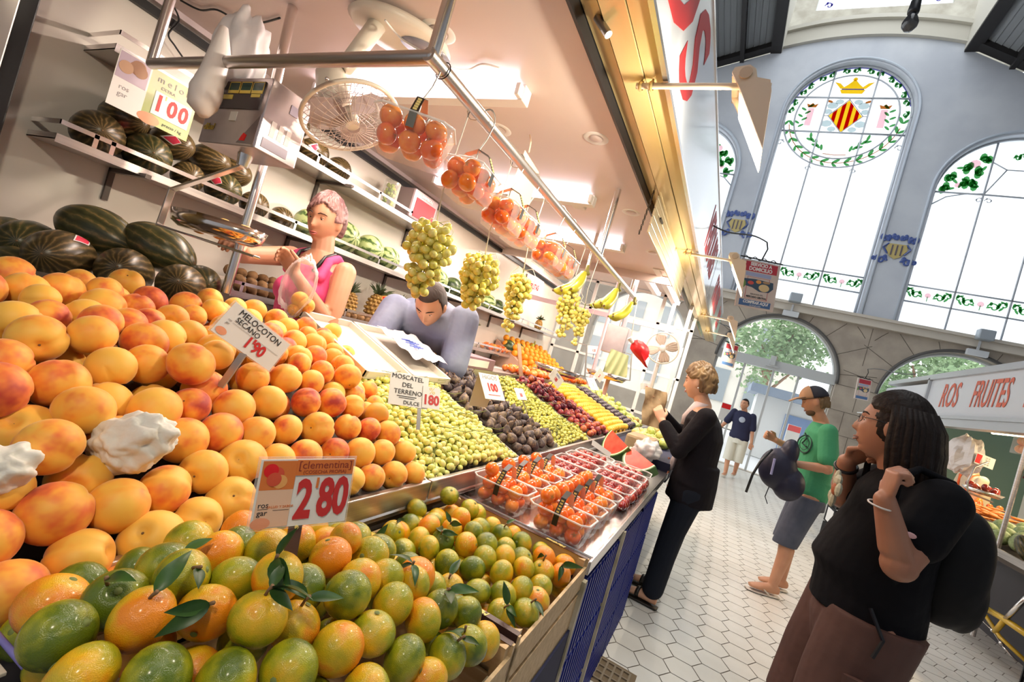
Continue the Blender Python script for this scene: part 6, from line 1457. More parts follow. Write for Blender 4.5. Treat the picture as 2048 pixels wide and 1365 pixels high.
rect(t, -W_*.02, W_*.46, -H_*.3, H_*.14, paper, 'number_field', .001, .0004); boldnum(t, "1", H_*.42, W_*.05, -H_*.08, .8, .0022); boldnum(t, "0", H_*.42, W_*.22, -H_*.08, .8, .0022); boldnum(t, "0", H_*.42, W_*.37, -H_*.08, .8, .0022); rect(t, W_*.11, W_*.125, H_*.04, H_*.12, gold, 'comma', .0018, .0004)
MB().lathe([(0, .0003), (H_*.17, 0)], 20, M=TRS((-W_*.02, -H_*.42, .0012), (0, 0, 0), (1.1, .6, 1))).build('printed_peach', mat('peach_print', (.85, .35, .2), .5), t, local=True); tx(t, 'precio / kg', H_*.08, W_*.28, -H_*.4, ink)
# moscatel, higos
t, W_, H_ = card('white handwritten card Moscatel del terreno 180 in the muscat grapes', qcard((782, 743), (858, 757), (806, 812), 1.36, 1.42, 1.34))
tx(t, 'MOSCATEL', H_*.2, -W_*.05, H_*.38, ink, rz=-.02); tx(t, 'DEL', H_*.2, -W_*.05, H_*.14, ink); tx(t, 'TERRENO', H_*.2, -W_*.02, -H_*.08, ink); tx(t, 'DULCE', H_*.16, W_*.08, -H_*.4, ink); rect(t, -W_*.3, W_*.2, -H_*.22, -H_*.2, ink, 'underline', .001, .0003); rect(t, -W_*.25, W_*.15, -H_*.27, -H_*.255, ink, 'underline', .001, .0003)
o = MB().bb(W_*.35, W_*.82, -H_*.47, H_*.22, .001, .0022).build('number_panel', paper, t, local=True); boldnum(t, '180', H_*.42, W_*.58, -H_*.22, .85, .0028); tx(t, '%', H_*.3, W_*.6, H_*.08, gold, z=.0026)
MB().box((W_*.3, -H_*.5-.03, -.002), (.012, .07, .002)).build('stick', steeld, t, local=True)
t, W_, H_ = card('folded white card reading Higos 100 standing on the figs', qcard((957, 745), (996, 752), (974, 798), 1.85, 1.93, 1.8))
tx(t, 'HIGOS', H_*.24, 0, H_*.35, grey); boldnum(t, '100', H_*.42, 0, -H_*.05, .8); rect(t, -W_*.3, W_*.3, -H_*.34, -H_*.32, red, 'underline', .001, .0003)
MB().add([(-W_/2, -H_/2, 0), (-W_/2, H_/2, 0), (W_/2, H_/2, 0), (W_/2-.02, -H_*.4, -.09), (-W_/2-.01, -H_*.4, -.09)], [(1, 2, 3, 4)]).build('back_fold', mat('card_back', (.6, .52, .42), .6), t, local=True)
def small(lab, q, mt=None, s1='', s2='', c2=red, stick=True):
    t, W_, H_ = card(lab, q, mt or paper, grp=None)
    if s1: tx(t, s1, H_*.24, 0, H_*.28, mat('blue_ink', (.05, .15, .5), .5))
    if s2: boldnum(t, s2, H_*.42, 0, -H_*.1, .8, mt=c2)
    if stick: MB().box((0, -H_*.5-.03, -.002), (.006, .08, .002)).build('stick', brownb, t, local=True)
small('small card with blue lettering stuck in the red plums', qcard((1110, 736), (1128, 762), (1102, 760), 2.9, 2.98, 2.9), None, 'RAMO', '180')
small('small white card stuck between the yellow plums and black plums', qcard((1172, 755), (1188, 757), (1182, 780), 3.6, 3.68, 3.55), None, 'K', '1', gold)
small('small diamond tilted card above the black plums', qcard((1200, 736), (1211, 752), (1193, 757), 3.8, 3.85, 3.8), None, '', '2')
small('small card on the green apples', qcard((1281, 767), (1304, 768), (1284, 779), 4.6, 4.66, 4.6), None, '', '1.90')
small('pink and white card above the oranges', qcard((1175, 691), (1203, 694), (1172, 706), 5.2, 5.3, 5.2), mat('pink_card', (.8, .68, .7), .5), '', '1.25')
small('price card reading 240 by the pineapples', qcard((923, 612), (938, 620), (912, 640), dep(923, 612, -2.21), dep(938, 620, -2.21), dep(912, 640, -2.21)), None, '', '240')
small('thin white label lying on the dark small tomatoes', qcard((1186, 880), (1222, 906), (1180, 888), 2.2, 2.28, 2.18), None, '', '', stick=False)
small('faded card leaning in the pale grapes', qcard((1028, 776), (1046, 778), (1040, 800), 2.3, 2.4, 2.3), None, '', '150')
small('pink and red card reading Frutas on the back wall shelf', qcard((1056, 547), (1090, 560), (1051, 585), dep(1056, 547, -2.43), dep(1090, 560, -2.43), dep(1051, 585, -2.43)), mat('pink_card', (.8, .68, .7), .5), '', 'FRUTAS', stick=False)
for (X, Y, d, lb) in ((773, 605, dep(773, 605, -2.19), 'red and yellow tag hanging beside the pineapple between the sellers'), (935, 653, dep(935, 653, -2.19), 'red and yellow tag on the pineapple right of the bending seller')):
    M, W_, H_ = qcard((X-9, Y-13), (X+11, Y-13), (X-9, Y+12), d, d); t = thing('shelf_tag', lb, 'tag', M=M, group='red and yellow tags')
    MB().box((0, 0, 0), (W_, H_, .002)).build('tag_card', mat('tag_yellow', (.85, .45, .1), .5), t, local=True); rect(t, -W_*.42, W_*.42, -H_*.1, H_*.42, redm, 'red_field', .001, .0005); tx(t, 'PINA', H_*.3, 0, H_*.15, gold, z=.002)

# ---------------------------------------------------------------- delivery posters hung over the aisle
def poster(q, lab, arm_from, det=True):
    M, W_, H_ = q; t = thing('delivery_poster', lab, 'poster', M=M, group='hanging delivery posters')
    MB().box((0, 0, 0), (W_, H_, .012)).build('board', mat('poster_cream', (.72, .6, .52), .5), t, local=True, bev=.002)
    pr = mat('poster_red', (.55, .04, .06), .5); pb = mat('poster_blue', (.08, .17, .36), .5); lb_ = mat('poster_lilac', (.4, .45, .65), .5); z = .0062
    rect(t, -W_*.4, W_*.43, H_*.27, H_*.47, pr, 'red_title_field', z); rect(t, -W_*.36, W_*.3, H_*.17, H_*.25, lb_, 'lilac_field', z); rect(t, -W_*.42, W_*.4, -H_*.46, -H_*.33, pb, 'blue_field', z)
    if det:
        tx(t, 'SERVICIO A', H_*.095, 0, H_*.42, paper, off=.002, z=z+.001); tx(t, 'DOMICILIO', H_*.105, .0, H_*.325, paper, off=.002, z=z+.001)
        tx(t, 'COMPRAR AQUI', H_*.085, 0, -H_*.375, paper, sx=.92, sh=.3, off=.0015, z=z+.001); tx(t, 'con las garantias', H_*.04, 0, -H_*.435, paper, z=z+.001, sh=.3)
        tx(t, 'SERVICIOS DEL', H_*.045, 0, -H_*.2, ink, z=z+.001); tx(t, 'MERCADO CENTRAL', H_*.05, 0, -H_*.26, ink, off=.001, z=z+.001)
    for x0, x1, y0, y1 in ((-.3, .28, -.3, -.295), (-.3, .28, .15, .155), (-.3, -.29, -.3, .15), (.27, .28, -.3, .15)): rect(t, W_*x0, W_*x1, H_*y0, H_*y1, pr, 'red_rule', z)
    m = MB(); m.prism([(x*W_, y*H_) for x, y in ((-.42, .1), (-.1, .12), (.38, .1), (.4, -.03), (.3, -.12), (.05, -.13), (-.15, -.06), (-.36, -.04))], .001, Matrix.Translation((0, 0, z))); m.build('basket_art', mat('basket_navy', (.05, .09, .14), .5), t, local=True)
    for (x, y, rx, ry, c) in ((.16, -.04, .14, .06, (.8, .6, .3)), (-.2, .03, .08, .03, (.7, .1, .08)), (.0, .07, .07, .03, (.85, .35, .08)), (-.38, -.01, .06, .06, (.2, .32, .08)), (.2, .08, .1, .02, (.5, .3, .15))):
        MB().lathe([(0, .0006), (1, 0)], 18, M=TRS((x*W_, y*H_, z+.001), (0, 0, 0), (rx*W_, ry*H_*1.3, 1))).build('food_art', mat('art_%d' % int(c[0]*100+c[1]*10), c, .5), t, local=True)
    m = MB(); m.tube([(-W_*.55, H_*.55, 0), (W_*.55, H_*.53, 0)], .006, 6)
    pts = [(x*W_, H_*.55+.012*math.sin(x*26), 0) for x in [-.45+.9*i/24 for i in range(25)]]; m.tube(pts, .004, 5)
    for x in (-.35, .35): m.tube([(x*W_, H_*.55, 0), (x*W_, H_*.49, 0)], .002, 4)
    m.build('hanging_bar', blk, t, local=True)
    m = MB(); top = M @ V((0, H_*.55, 0)); A = V(arm_from); pts = []
    for i in range(13):
        u = i/12; q_ = A.lerp(top+V((0, 0, .16)), u); q_.z += .03*math.sin(u*PI*2)*-.6; pts.append(q_)
    pts += [top+V((.02, 0, .10)), top]; m.tube(pts, .006, 6); m.build('curved_arm', blk, t, smooth=True)
poster(qcard((1485, 517), (1561, 532), (1457, 609), 4.0, 4.05, 4.0), 'large hanging poster reading Servicio a domicilio beside the fascia', (-.44, 3.6, 2.7))
poster(qcard((1451, 685), (1478, 693), (1440, 729), 6.6, 6.65, 6.6), 'small far delivery poster hanging left of the glass door', (-.44, 6.5, 2.5), False)
poster(qcard((1716, 756), (1744, 762), (1707, 797), 7.6, 7.65, 7.6), 'small delivery poster hanging right of the doorway near the opposite stall', (2.0, 7.5, 2.5), False)
# bare bulb lamp overhead
p = at(1822, 40, d=3.0); t = thing('hanging_bulb', 'unlit dark bulb in a black holder hanging high over the aisle', 'bulb', p)
u_ = V((0, 0, 1)); MB().lathe([(0, -.075), (.025, -.07), (.042, -.045), (.045, -.02), (.035, .01), (.02, .04), (.018, .05)], 24, M=TRS(p)).build('glass_bulb', clear('smoky_glass', (.03, .03, .035), .78, .08), t, smooth=True)
MB().lathe([(.0, .045), (.03, .045), (.033, .06), (.028, .13), (.022, .14), (0, .16)], 18, M=TRS(p)).build('holder', blk, t, smooth=True)
MB().cyl(p+V((0, 0, .14)), p+V((0, 0, 1.5)), .005, n=6).build('flex', blk, t)
MB().tube([p+V((0, 0, .04)), p+V((.01, 0, .0)), p+V((-.01, 0, -.02)), p+V((0, 0, .04))], .0015, 4).build('filament', steeld, t)
# ---------------------------------------------------------------- people
def blob(mb, name, mats, parent, vox=.006, smooth=3, label=None, fac=.5):
    me = bpy.data.meshes.new('tmp'); me.from_pydata([p[:] for p in mb.v], [], mb.f); me.update()
    o = bpy.data.objects.new('tmp', me); COL.objects.link(o)
    r = o.modifiers.new('r', 'REMESH'); r.mode = 'VOXEL'; r.voxel_size = vox; r.adaptivity = 0
    if smooth: s = o.modifiers.new('s', 'SMOOTH'); s.factor = fac; s.iterations = smooth
    dg = bpy.context.evaluated_depsgraph_get(); m2 = bpy.data.meshes.new_from_object(o.evaluated_get(dg)); bpy.data.objects.remove(o)
    inv = WM[parent.name].inverted(); m2.transform(inv); m2.materials.clear()
    for m in (mats if isinstance(mats, list) else [mats]): m2.materials.append(m)
    m2.polygons.foreach_set('use_smooth', [True]*len(m2.polygons)); m2.name = name
    n = bpy.data.objects.new(name, m2); COL.objects.link(n); n.parent = parent; WM[n.name] = WM[parent.name]
    if label: n['label'] = label
    return n
def limb(m, pts, rad, n=14):
    P = [V(p) for p in pts]; Q = []; RR = []
    for i in range(len(P)-1):
        for k in range(4):
            t = k/4; Q.append(P[i].lerp(P[i+1], t)); RR.append(rad[i]+(rad[i+1]-rad[i])*t)
    Q.append(P[-1]); RR.append(rad[-1]); m.tube(Q, RR, n)
    for p, r in zip(P, rad): m.ball(p, r*.995, n, 9)
def face(p):
    q = V(p); x, y, z = p
    if z < 0: q.x *= 1-.30*(-z)**1.6; q.y *= 1-(.42*(-z) if y < 0 else .05*(-z))
    if z > .3: q.y *= 1+.02
    if y > 0:
        f = math.exp(-(x/.5)**2)
        n = 0
        if -.36 < z < .16: n = (.16-z)/.44*.27 if z > -.26 else max(0, .26*(1-(-.26-z)/.09))
        q.y += n*math.exp(-(x/(.10+.05*max(0, -z)/.3))**2)
        q.y -= .10*(math.exp(-((x-.36)/.19)**2)+math.exp(-((x+.36)/.19)**2))*math.exp(-((z-.07)/.11)**2)
        if z < 0: q.y *= 1+.42*z*z
        q.y += .035*math.exp(-((z-.24)/.08)**2)*f
        q.y += .075*math.exp(-(x/.24)**2)*(math.exp(-((z+.46)/.045)**2)+math.exp(-((z+.58)/.05)**2))
        q.y += .10*math.exp(-(x/.25)**2)*math.exp(-((z+.83)/.13)**2)
        q.y -= .05*math.exp(-((z+.69)/.05)**2)*f
        q.y += .03*(math.exp(-((x-.42)/.2)**2)+math.exp(-((x+.42)/.2)**2))*math.exp(-((z+.2)/.15)**2)
    return q
HS = (.075, .094, .118)
def head_frame(c, fwd, up=(0, 0, 1), s=1):
    f = V(fwd).normalized(); u = V(up); u = (u-f*u.dot(f)).normalized(); x = f.cross(u)
    return Matrix(((x.x*s, f.x*s, u.x*s, c[0]), (x.y*s, f.y*s, u.y*s, c[1]), (x.z*s, f.z*s, u.z*s, c[2]), (0, 0, 0, 1)))
def head(m, H):
    m.ball((0, 0, 0), HS, 56, 44, face, M=H)
    for f in (-1, 1): m.ball((f*.073, -.012, -.004), (.010, .021, .032), 12, 9, M=H @ Matrix.Rotation(f*.25, 4, 'Z'))
LID = [mat('eyelid_skin', (.5, .25, .15), .5)]
eyew = mat('eye_white', (.75, .7, .66), .2); iris = mat('dark_iris', (.03, .02, .015), .15)
def face_bits(H, t, brow, lips=None):
    for f in (-1, 1):
        m = MB(); m.ball((f*.0275, .0715, .009), .0112, 14, 9, M=H); e = m.build('eye', eyew, t, smooth=True)
        m = MB(); m.ball((f*.0275, .0787, .0060), (.0056, .0045, .0056), 10, 7, M=H); m.build('iris', iris, e, smooth=True)
        m = MB(); m.ball((f*.0275, .0722, .0125), (.0128, .0118, .0088), 14, 9, M=H); m.build('eyelid', LID[0], t, smooth=True)
        m = MB(); m.tube([(f*x_, y_, z_) for x_, y_, z_ in ((.012, .0905, .027), (.024, .0885, .0325), (.038, .0800, .031), (.048, .0700, .025))], [.0022, .003, .0026, .0012], 6, M=H); m.build('eyebrow', brow, t, smooth=True)
    if lips:
        m = MB(); m.tube([(x_, y_, z_) for x_, y_, z_ in ((-.021, .0835, -.060), (-.01, .0945, -.0575), (0, .0970, -.0585), (.01, .0945, -.0575), (.021, .0835, -.060))], [.0012, .003, .0034, .003, .0012], 7, M=H)
        m.tube([(x_, y_, z_) for x_, y_, z_ in ((-.02, .0835, -.0625), (-.01, .0940, -.067), (0, .0960, -.068), (.01, .0940, -.067), (.02, .0835, -.0625))], [.0012, .0032, .0038, .0032, .0012], 7, M=H); m.build('lips', lips, t, smooth=True)
def hand(m, w, d, pn, thumb, curl=.5, s=1, spread=.0):
    # w wrist, d pointing along the palm, pn palm normal (curl goes that way), thumb side vector
    w, d, pn = V(w), V(d).normalized(), V(pn); pn = (pn-d*pn.dot(d)).normalized(); sd = d.cross(pn); sd = sd if sd.dot(V(thumb)) > 0 else -sd
    k = w+d*.088*s
    m.loft([(w-d*.01*s, .024*s, .018*s, sd, pn), (w+d*.02*s, .032*s, .0165*s, sd, pn), (w+d*.055*s, .0395*s, .0145*s, sd, pn), (k, .038*s, .0125*s, sd, pn), (k+d*.006*s, .034*s, .009*s, sd, pn)], 14)
    for i, (o, L_) in enumerate(((.029, .072), (.0098, .081), (-.0098, .075), (-.029, .058))):
        b = k+sd*o*s; a = curl*(.75+.12*i); dd = (d+sd*spread*(1.5-i)).normalized(); pts = [b]; ang = 0
        for seg in (.44, .32, .24):
            ang += a; q = dd*math.cos(ang)+pn*math.sin(ang); pts.append(pts[-1]+q*L_*seg*s)
        limb(m, pts, [.0094*s, .0088*s, .0082*s, .0072*s], 9)
    tb = w+d*.028*s+sd*.024*s; td = (d*.6+sd*.75+pn*.25).normalized(); t2 = (d*.85+sd*.1+pn*(.3+.3*curl)).normalized()
    limb(m, [tb, tb+td*.034*s, tb+td*.034*s+t2*.030*s, tb+td*.034*s+t2*.054*s], [.0125*s, .0108*s, .0095*s, .008*s], 9)
def torso(m, pel, chest, nb, sd, fw, k=1, belly=0, g=0, w=1):
    # pelvis, chest, neck base; g grows the shell for clothing
    pel, chest, nb = V(pel), V(chest), V(nb); up1 = (chest-pel); sx = V(sd)
    A = lambda t: pel+up1*t
    S_ = [(A(-.22), .145, .105), (A(0), .168, .118), (A(.35), .148+belly*.5, .105+belly), (A(.7), .155+belly*.2, .112+belly*.5), (chest, .168, .118), (chest.lerp(nb, .55), .165, .100), (chest.lerp(nb, .82), .118, .075), (nb, .06, .056)]
    m.loft([(c+V(fw).normalized()*(b_ if i in (2, 3) else 0), rx*w*k+g, ry*k+g, sx, fw, .92) for i, ((c, rx, ry), b_) in enumerate(zip(S_, [0, 0, belly*.5, belly*.3, 0, 0, 0, 0]))], 26)
def shoe(m, an, toe, s=1, r=.04):
    an, toe = V(an), V(toe); d = (toe-an); d.z = 0; d.normalize(); sd = d.cross(V((0, 0, 1)))
    m.loft([(an-d*.06*s+V((0, 0, -.035)), .025*s, .028*s, sd, (0, 0, 1)), (an-d*.02*s+V((0, 0, -.025)), .036*s, .045*s, sd, (0, 0, 1)), (an+d*.06*s+V((0, 0, -.035)), .04*s, .034*s, sd, (0, 0, 1)), (an+d*.13*s+V((0, 0, -.045)), .045*s, .022*s, sd, (0, 0, 1)), (an+d*.18*s+V((0, 0, -.05)), .03*s, .014*s, sd, (0, 0, 1))], 16)
def hairshell(H, t, mt, fn, sc_=1.1, name='hair', vox=0, seed=1, strand=.02, fr=30):
    m = MB()
    def f(p):
        k = fn(p); a = math.atan2(p.x, p.y)
        return V(p)*(k+(strand*math.sin(a*fr+3*p.z+noise.noise(V(p)*3+V((seed, 0, 0)))*9)+strand*noise.noise(V(p)*4+V((seed, 0, 0))))*(1 if k > 1 else 0))
    m.ball((0, -.006, .004), tuple(h*1 for h in HS), 96, 56, f, M=H); return m.build(name, mt, t, smooth=True)
skin1 = mat('skin_tanned', (.62, .32, .19), .5, var=((.55, .26, .15), 6), sss=.08); skin3 = mat('skin_shaded_brown', (.40, .19, .115), .5, var=((.34, .15, .09), 6), sss=.05); skin2 = mat('skin_light', (.72, .42, .28), .5, var=((.64, .33, .2), 6), sss=.08)  # skin3 has the shadow on the near man put into its colour
def mkperson(lab, base, **k): return thing('person', lab, 'person', base)

# --- man in black with long hair and a rucksack, nearest on the right
t = mkperson('man in profile with long dark hair, glasses, black T-shirt and brown shorts gripping rucksack straps', (.60, 2.08, 0))
FW = V((-.96, -.02, 0)).normalized(); SD = V((FW.y, -FW.x, 0)) # right hand side
SD = FW.cross(V((0, 0, 1)))
H = head_frame((.535, 2.07, 1.508), (-.955, .28, .02), (0, 0, 1), 1.04)
pel, ch, nb = V((.60, 2.09, .90)), V((.605, 2.08, 1.20)), V((.60, 2.08, 1.375))
shL, shR = V((.665, 1.93, 1.325)), V((.62, 2.25, 1.325)); elL, wrL = V((.575, 1.83, 1.105)), V((.492, 1.80, 1.28)); elR, wrR = V((.50, 2.30, 1.20)), V((.455, 2.185, 1.345))
m = MB(); head(m, H); limb(m, [nb+V((0, 0, -.03)), V((.56, 2.07, 1.43))], [.066, .06]); torso(m, pel, ch, nb, SD, FW, 1.05, .05)
limb(m, [shL, elL, wrL], [.062, .05, .030]); limb(m, [shR, elR, wrR], [.062, .048, .030])
hand(m, wrL, (.03, -.01, 1), (.95, .2, 0), (-.3, 1, 0), 1.25, 1.0); hand(m, wrR, (.55, -.35, .75), (.3, -.9, -.4), (-.6, -.5, .3), 1.2, 1.0)
hipL, hipR = V((.61, 2.00, .86)), V((.59, 2.19, .86))
for a, b, c in ((hipL, V((.59, 1.98, .47)), V((.62, 1.97, .08))), (hipR, V((.56, 2.2, .47)), V((.58, 2.21, .08)))):
    limb(m, [a, b, c], [.10, .066, .045]); shoe(m, c+V((0, 0, .01)), c+FW)
blob(m, 'body', skin3, t, .0045, 2)
m = MB(); torso(m, pel, ch, nb+V((0, 0, -.01)), SD, FW, 1.0, .05, .016, 1.0); limb(m, [shL+V((0, 0, -.01)), shL.lerp(elL, .58)], [.078, .076]); limb(m, [shR, shR.lerp(elR, .65)], [.076, .074])
m.loft([(pel+V((-.0, 0, -.05)), .188, .165, SD, FW), (pel+V((-.01, 0, .12)), .18, .165, SD, FW), (pel+V((0, 0, .25)), .17, .145, SD, FW)], 26)
blackc = mat('black_cotton', (.004, .004, .006), .9, spec=.2, bump=(9, .5, .02)); blob(m, 't_shirt', blackc, t, .007, 4)
m = MB(); m.ball(shL.lerp(elL, .55)+V((-.045, -.075, .0)), (.017, .004, .009), 10, 6); m.build('sleeve_label', mat('pink_label', (.7, .4, .4), .5), t)
brown = mat('brown_shorts', (.10, .045, .034), .8, var=((.075, .034, .026), 5), bump=(7, .5, .02))
m = MB(); m.loft([(pel+V((0, 0, .03)), .17, .145, SD, FW), (pel+V((0, 0, -.1)), .18, .15, SD, FW), (pel+V((0, 0, -.2)), .17, .125, SD, FW)], 24)
for a, kx in ((hipL, V((.56, 1.975, .44))), (hipR, V((.53, 2.205, .44)))): m.loft([(a+V((0, 0, .02)), .12, .14, SD, FW), (a.lerp(kx, .5)+V((-.01, 0, 0)), .115, .13, SD, FW), (kx+V((0, 0, -.02)), .112, .125, SD, FW)], 20)
blob(m, 'shorts', brown, t, .008, 4)
m = MB(); m.loft([(V((.585, 1.862, .60)), .05, .01, FW, (0, 1, 0)), (V((.58, 1.855, .72)), .055, .012, FW, (0, 1, 0))], 10); m.build('cargo_pocket', brown, t)
hairb = mat('dark_brown_hair', (.012, .006, .004), .6, bump=(40, .6), spec=.25)
def bh(p):
    if p.y > .15 and p.z < .62-.75*abs(p.x)**2 and abs(p.x) < .86: return .86
    if p.y > -.12 and p.z < .35: return .9 if abs(p.x) < .75 else 1.07
    return 1.15
hairshell(H, t, hairb, bh, seed=3, strand=.012)
m = MB()
for f in (-1, 1):
    g_ = random.Random(5+f)
    for k in range(26):
        a = 1.45+k*.075; x0, y0 = f*math.sin(a)*.078, math.cos(a)*.098
        l = .20+g_.uniform(-.03, .04); w_ = g_.uniform(.009, .014); out_ = g_.uniform(.0, .025)
        m.tube([(x0*.9, y0*.9, .075), (x0*1.1, y0*1.12-.01, .02), (x0*1.14, y0*1.2-.016, -.05), (x0*1.12, y0*1.2-.022-out_*.5, -l*.65), (x0*1.05, y0*1.22-.02-out_*2, -l)], [w_, w_*1.2, w_*1.3, w_, .002], 6, M=H)
m.build('hair_lengths', hairb, t, smooth=True)
face_bits(H, t, hairb, mat('lips_brown', (.33, .14, .10), .5))
m = MB()
for f in (-1, 1):
    m.tube([(f*(.03+.020*math.cos(a)), .097-.012*abs(math.cos(a) if math.cos(a) > 0 else 0), .006+.0135*math.sin(a)) for a in [i*PI/8 for i in range(16)]], .0011, 5, closed=True, M=H)
    m.tube([(f*.05, .088, .012), (f*.072, .05, .012), (f*.082, -.01, .01)], .0016, 5, M=H)
m.tube([(-.010, .1, .01), (0, .104, .012), (.010, .1, .01)], .0012, 5, M=H); m.build('glasses', blk, t, smooth=True)
m = MB(); m.tube([V((.487, 1.80, 1.262))+V((.033*math.cos(a), .031*math.sin(a), .006*math.sin(a))) for a in [i*PI/10 for i in range(20)]], .0028, 5, closed=True); m.build('white_bracelet', mat('white_cord', (.7, .68, .66), .6), t, smooth=True)
m = MB(); q = frame(elR.lerp(wrR, .86), wrR-elR); m.tube([q @ V((.034*math.cos(a), .034*math.sin(a), 0)) for a in [i*PI/10 for i in range(20)]], .007, 6, closed=True); m.build('watch_strap', blk, t, smooth=True)
# printed emblem on the chest: plain pale and orange leaf shapes
m = MB(); c0 = V((.425, 2.06, 1.245))
for i, (dy, dz, l, a) in enumerate(((.0, .03, .05, .6), (.03, .035, .05, 1.3), (-.035, .0, .04, 2.1), (.01, -.045, .04, 4.4), (.04, -.03, .04, 5.3))): m.ball(c0+V((-.003, dy, dz)), (.012, l*.5*abs(math.cos(a))+.01, l*.5*abs(math.sin(a))+.008), 8, 5)
m.build('chest_print_pale', mat('pale_green_print', (.5, .5, .36), .6), t)
m = MB(); m.ball(c0+V((-.006, 0, -.002)), (.012, .022, .024), 12, 7); m.build('chest_print_orange', mat('rust_print', (.4, .12, .05), .6), t)
t2 = thing('rucksack', 'black rucksack on the back of the long haired man', 'rucksack', (.85, 2.1, 1.1))
m = MB(); m.ball((.775, 2.09, 1.12), (.092, .135, .20), 24, 18, lambda p: V((math.copysign(abs(p.x)**.8, p.x), math.copysign(abs(p.y)**.7, p.y), math.copysign(abs(p.z)**.8, p.z)))); m.ball((.83, 2.08, 1.04), (.05, .10, .12), 16, 12)
blob(m, 'sack', mat('black_nylon', (.004, .004, .005), .7, spec=.25, bump=(7, .5, .02)), t2, .01, 3)
m = MB()
for a, hd in ((shL, wrL+V((-.0, .0, .08))), (shR, wrR+V((.04, -.02, .05)))):
    m.tube([V((.76, 2.09+(a.y-2.09)*.55, 1.30)), V((.69, 2.09+(a.y-2.09)*.75, 1.385)), V((.60, 2.09+(a.y-2.09)*.8, 1.40)), hd+V((.02, .01, .0)), hd+V((0.03, .03, -.10)), V((.62, a.y, .98))], .012, 8)
m.build('strap', blackc, t2, smooth=True)
m = MB(); m.tube([(.56, 1.90, .93), (.60, 1.865, .86), (.585, 1.86, .80)], .006, 5); m.build('hanging_strap', blk, t2)

# --- customer: woman with short blond hair, dark jacket, folded paper in her hands
t = mkperson('woman with short blond hair, dark jacket and jeans holding a brown paper at the counter', (-.10, 3.42, 0))
FW = V((-.97, .12, 0)).normalized(); SD = FW.cross(V((0, 0, 1))); H = head_frame((-.195, 3.40, 1.522), (-.93, .12, -.22), (-.1, 0, 1), .98)
pel, ch, nb = V((-.06, 3.42, .86)), V((-.085, 3.42, 1.18)), V((-.13, 3.41, 1.375))
shL, shR = V((-.09, 3.25, 1.31)), V((-.10, 3.58, 1.31)); elL, wrL = V((-.19, 3.20, 1.06)), V((-.345, 3.27, 1.20)); elR, wrR = V((-.24, 3.60, 1.12)), V((-.41, 3.45, 1.26))
m = MB(); head(m, H); limb(m, [nb, V((-.17, 3.405, 1.44))], [.052, .048]); torso(m, pel, ch, nb, SD, FW, .9)
limb(m, [shL, elL, wrL], [.048, .04, .024]); limb(m, [shR, elR, wrR], [.048, .038, .024])
hand(m, wrL, (-.55, .25, .75), (-.3, .7, .2), (-.2, .8, .6), .6, .9); hand(m, wrR, (-.5, -.35, .7), (-.3, -.7, 0), (0, -.8, .6), .6, .9)
aL, aR = V((-.125, 3.33, .09)), V((-.13, 3.56, .09)); hipL, hipR = pel+V((0, -.09, -.05)), pel+V((0, .09, -.05))
for a, k_, c in ((hipL, V((-.10, 3.33, .48)), aL), (hipR, V((-.09, 3.54, .48)), aR)):
    limb(m, [a, k_, c], [.085, .056, .036]); shoe(m, c, c+FW, .9)
blob(m, 'body', skin2, t, .005, 2)
navy = mat('dark_jacket', (.007, .005, .008), .85, spec=.25, bump=(10, .5, .02))
m = MB(); torso(m, pel, ch, nb+V((.015, 0, -.03)), SD, FW, .93, .0, .022, 1.08); m.loft([(pel+V((0, 0, -.13)), .185, .155, SD, FW), (pel+V((0, 0, .0)), .185, .15, SD, FW), (pel+V((0, 0, .14)), .165, .135, SD, FW)], 24)
for s_, e, w_ in ((shL, elL, wrL), (shR, elR, wrR)): limb(m, [s_, e, e.lerp(w_, .82)], [.066, .058, .044])
blob(m, 'jacket', navy, t, .007, 3)
m = MB(); m.loft([(nb+V((-.01, 0, .02)), .062, .052, SD, FW), (nb+V((-.03, 0, -.03)), .066, .055, SD, FW), (nb+V((-.085, 0, -.10)), .035, .03, SD, FW), (nb+V((-.09, 0, -.16)), .012, .02, SD, FW)], 18); m.build('shirt_collar', mat('pale_pink_shirt', (.72, .6, .6), .6), t, smooth=True)
m = MB(); m.ball(V((-.215, 3.40, .95)), (.022, .05, .06), 12, 8); m.build('shirt_hem', mat('pale_pink_shirt', (.72, .6, .6), .6), t, smooth=True)
m = MB(); 
for i in range(3): m.ball(V((-.245+.02*i, 3.34+.01*i, .97-.09*i)), .008, 8, 6)
m.build('button', mat('copper_button', (.5, .2, .12), .3, .6), t)
m = MB(); m.loft([(pel+V((0, 0, -.02)), .165, .13, SD, FW), (pel+V((0, 0, -.14)), .17, .13, SD, FW)], 20)
for a, k_, c in ((hipL, V((-.10, 3.33, .48)), aL), (hipR, V((-.09, 3.54, .48)), aR)): limb(m, [a, k_, c+V((.01, 0, .03))], [.10, .075, .07])
blob(m, 'jeans', mat('dark_jeans', (.010, .013, .022), .85, spec=.25), t, .008, 3)
m = MB()
for c in (aL, aR): m.loft([(c+FW*-.07+V((0, 0, -.078)), .03, .010, SD, (0, 0, 1)), (c+V((0, 0, -.078)), .038, .010, SD, (0, 0, 1)), (c+FW*.12+V((0, 0, -.08)), .048, .008, SD, (0, 0, 1)), (c+FW*.19+V((0, 0, -.08)), .03, .008, SD, (0, 0, 1))], 14); m.loft([(c+FW*.06+V((0, 0, -.03)), .047, .036, SD, (0, 0, 1)), (c+FW*.085+V((0, 0, -.035)), .05, .033, SD, (0, 0, 1))], 14)
m.build('sandals', mat('black_leather', (.02, .015, .012), .4), t, smooth=True)
blond = mat('blond_hair', (.40, .25, .10), .5, var=((.16, .09, .04), 9, .4, .6), stretch=(1, 1, .4), bump=(25, .7))
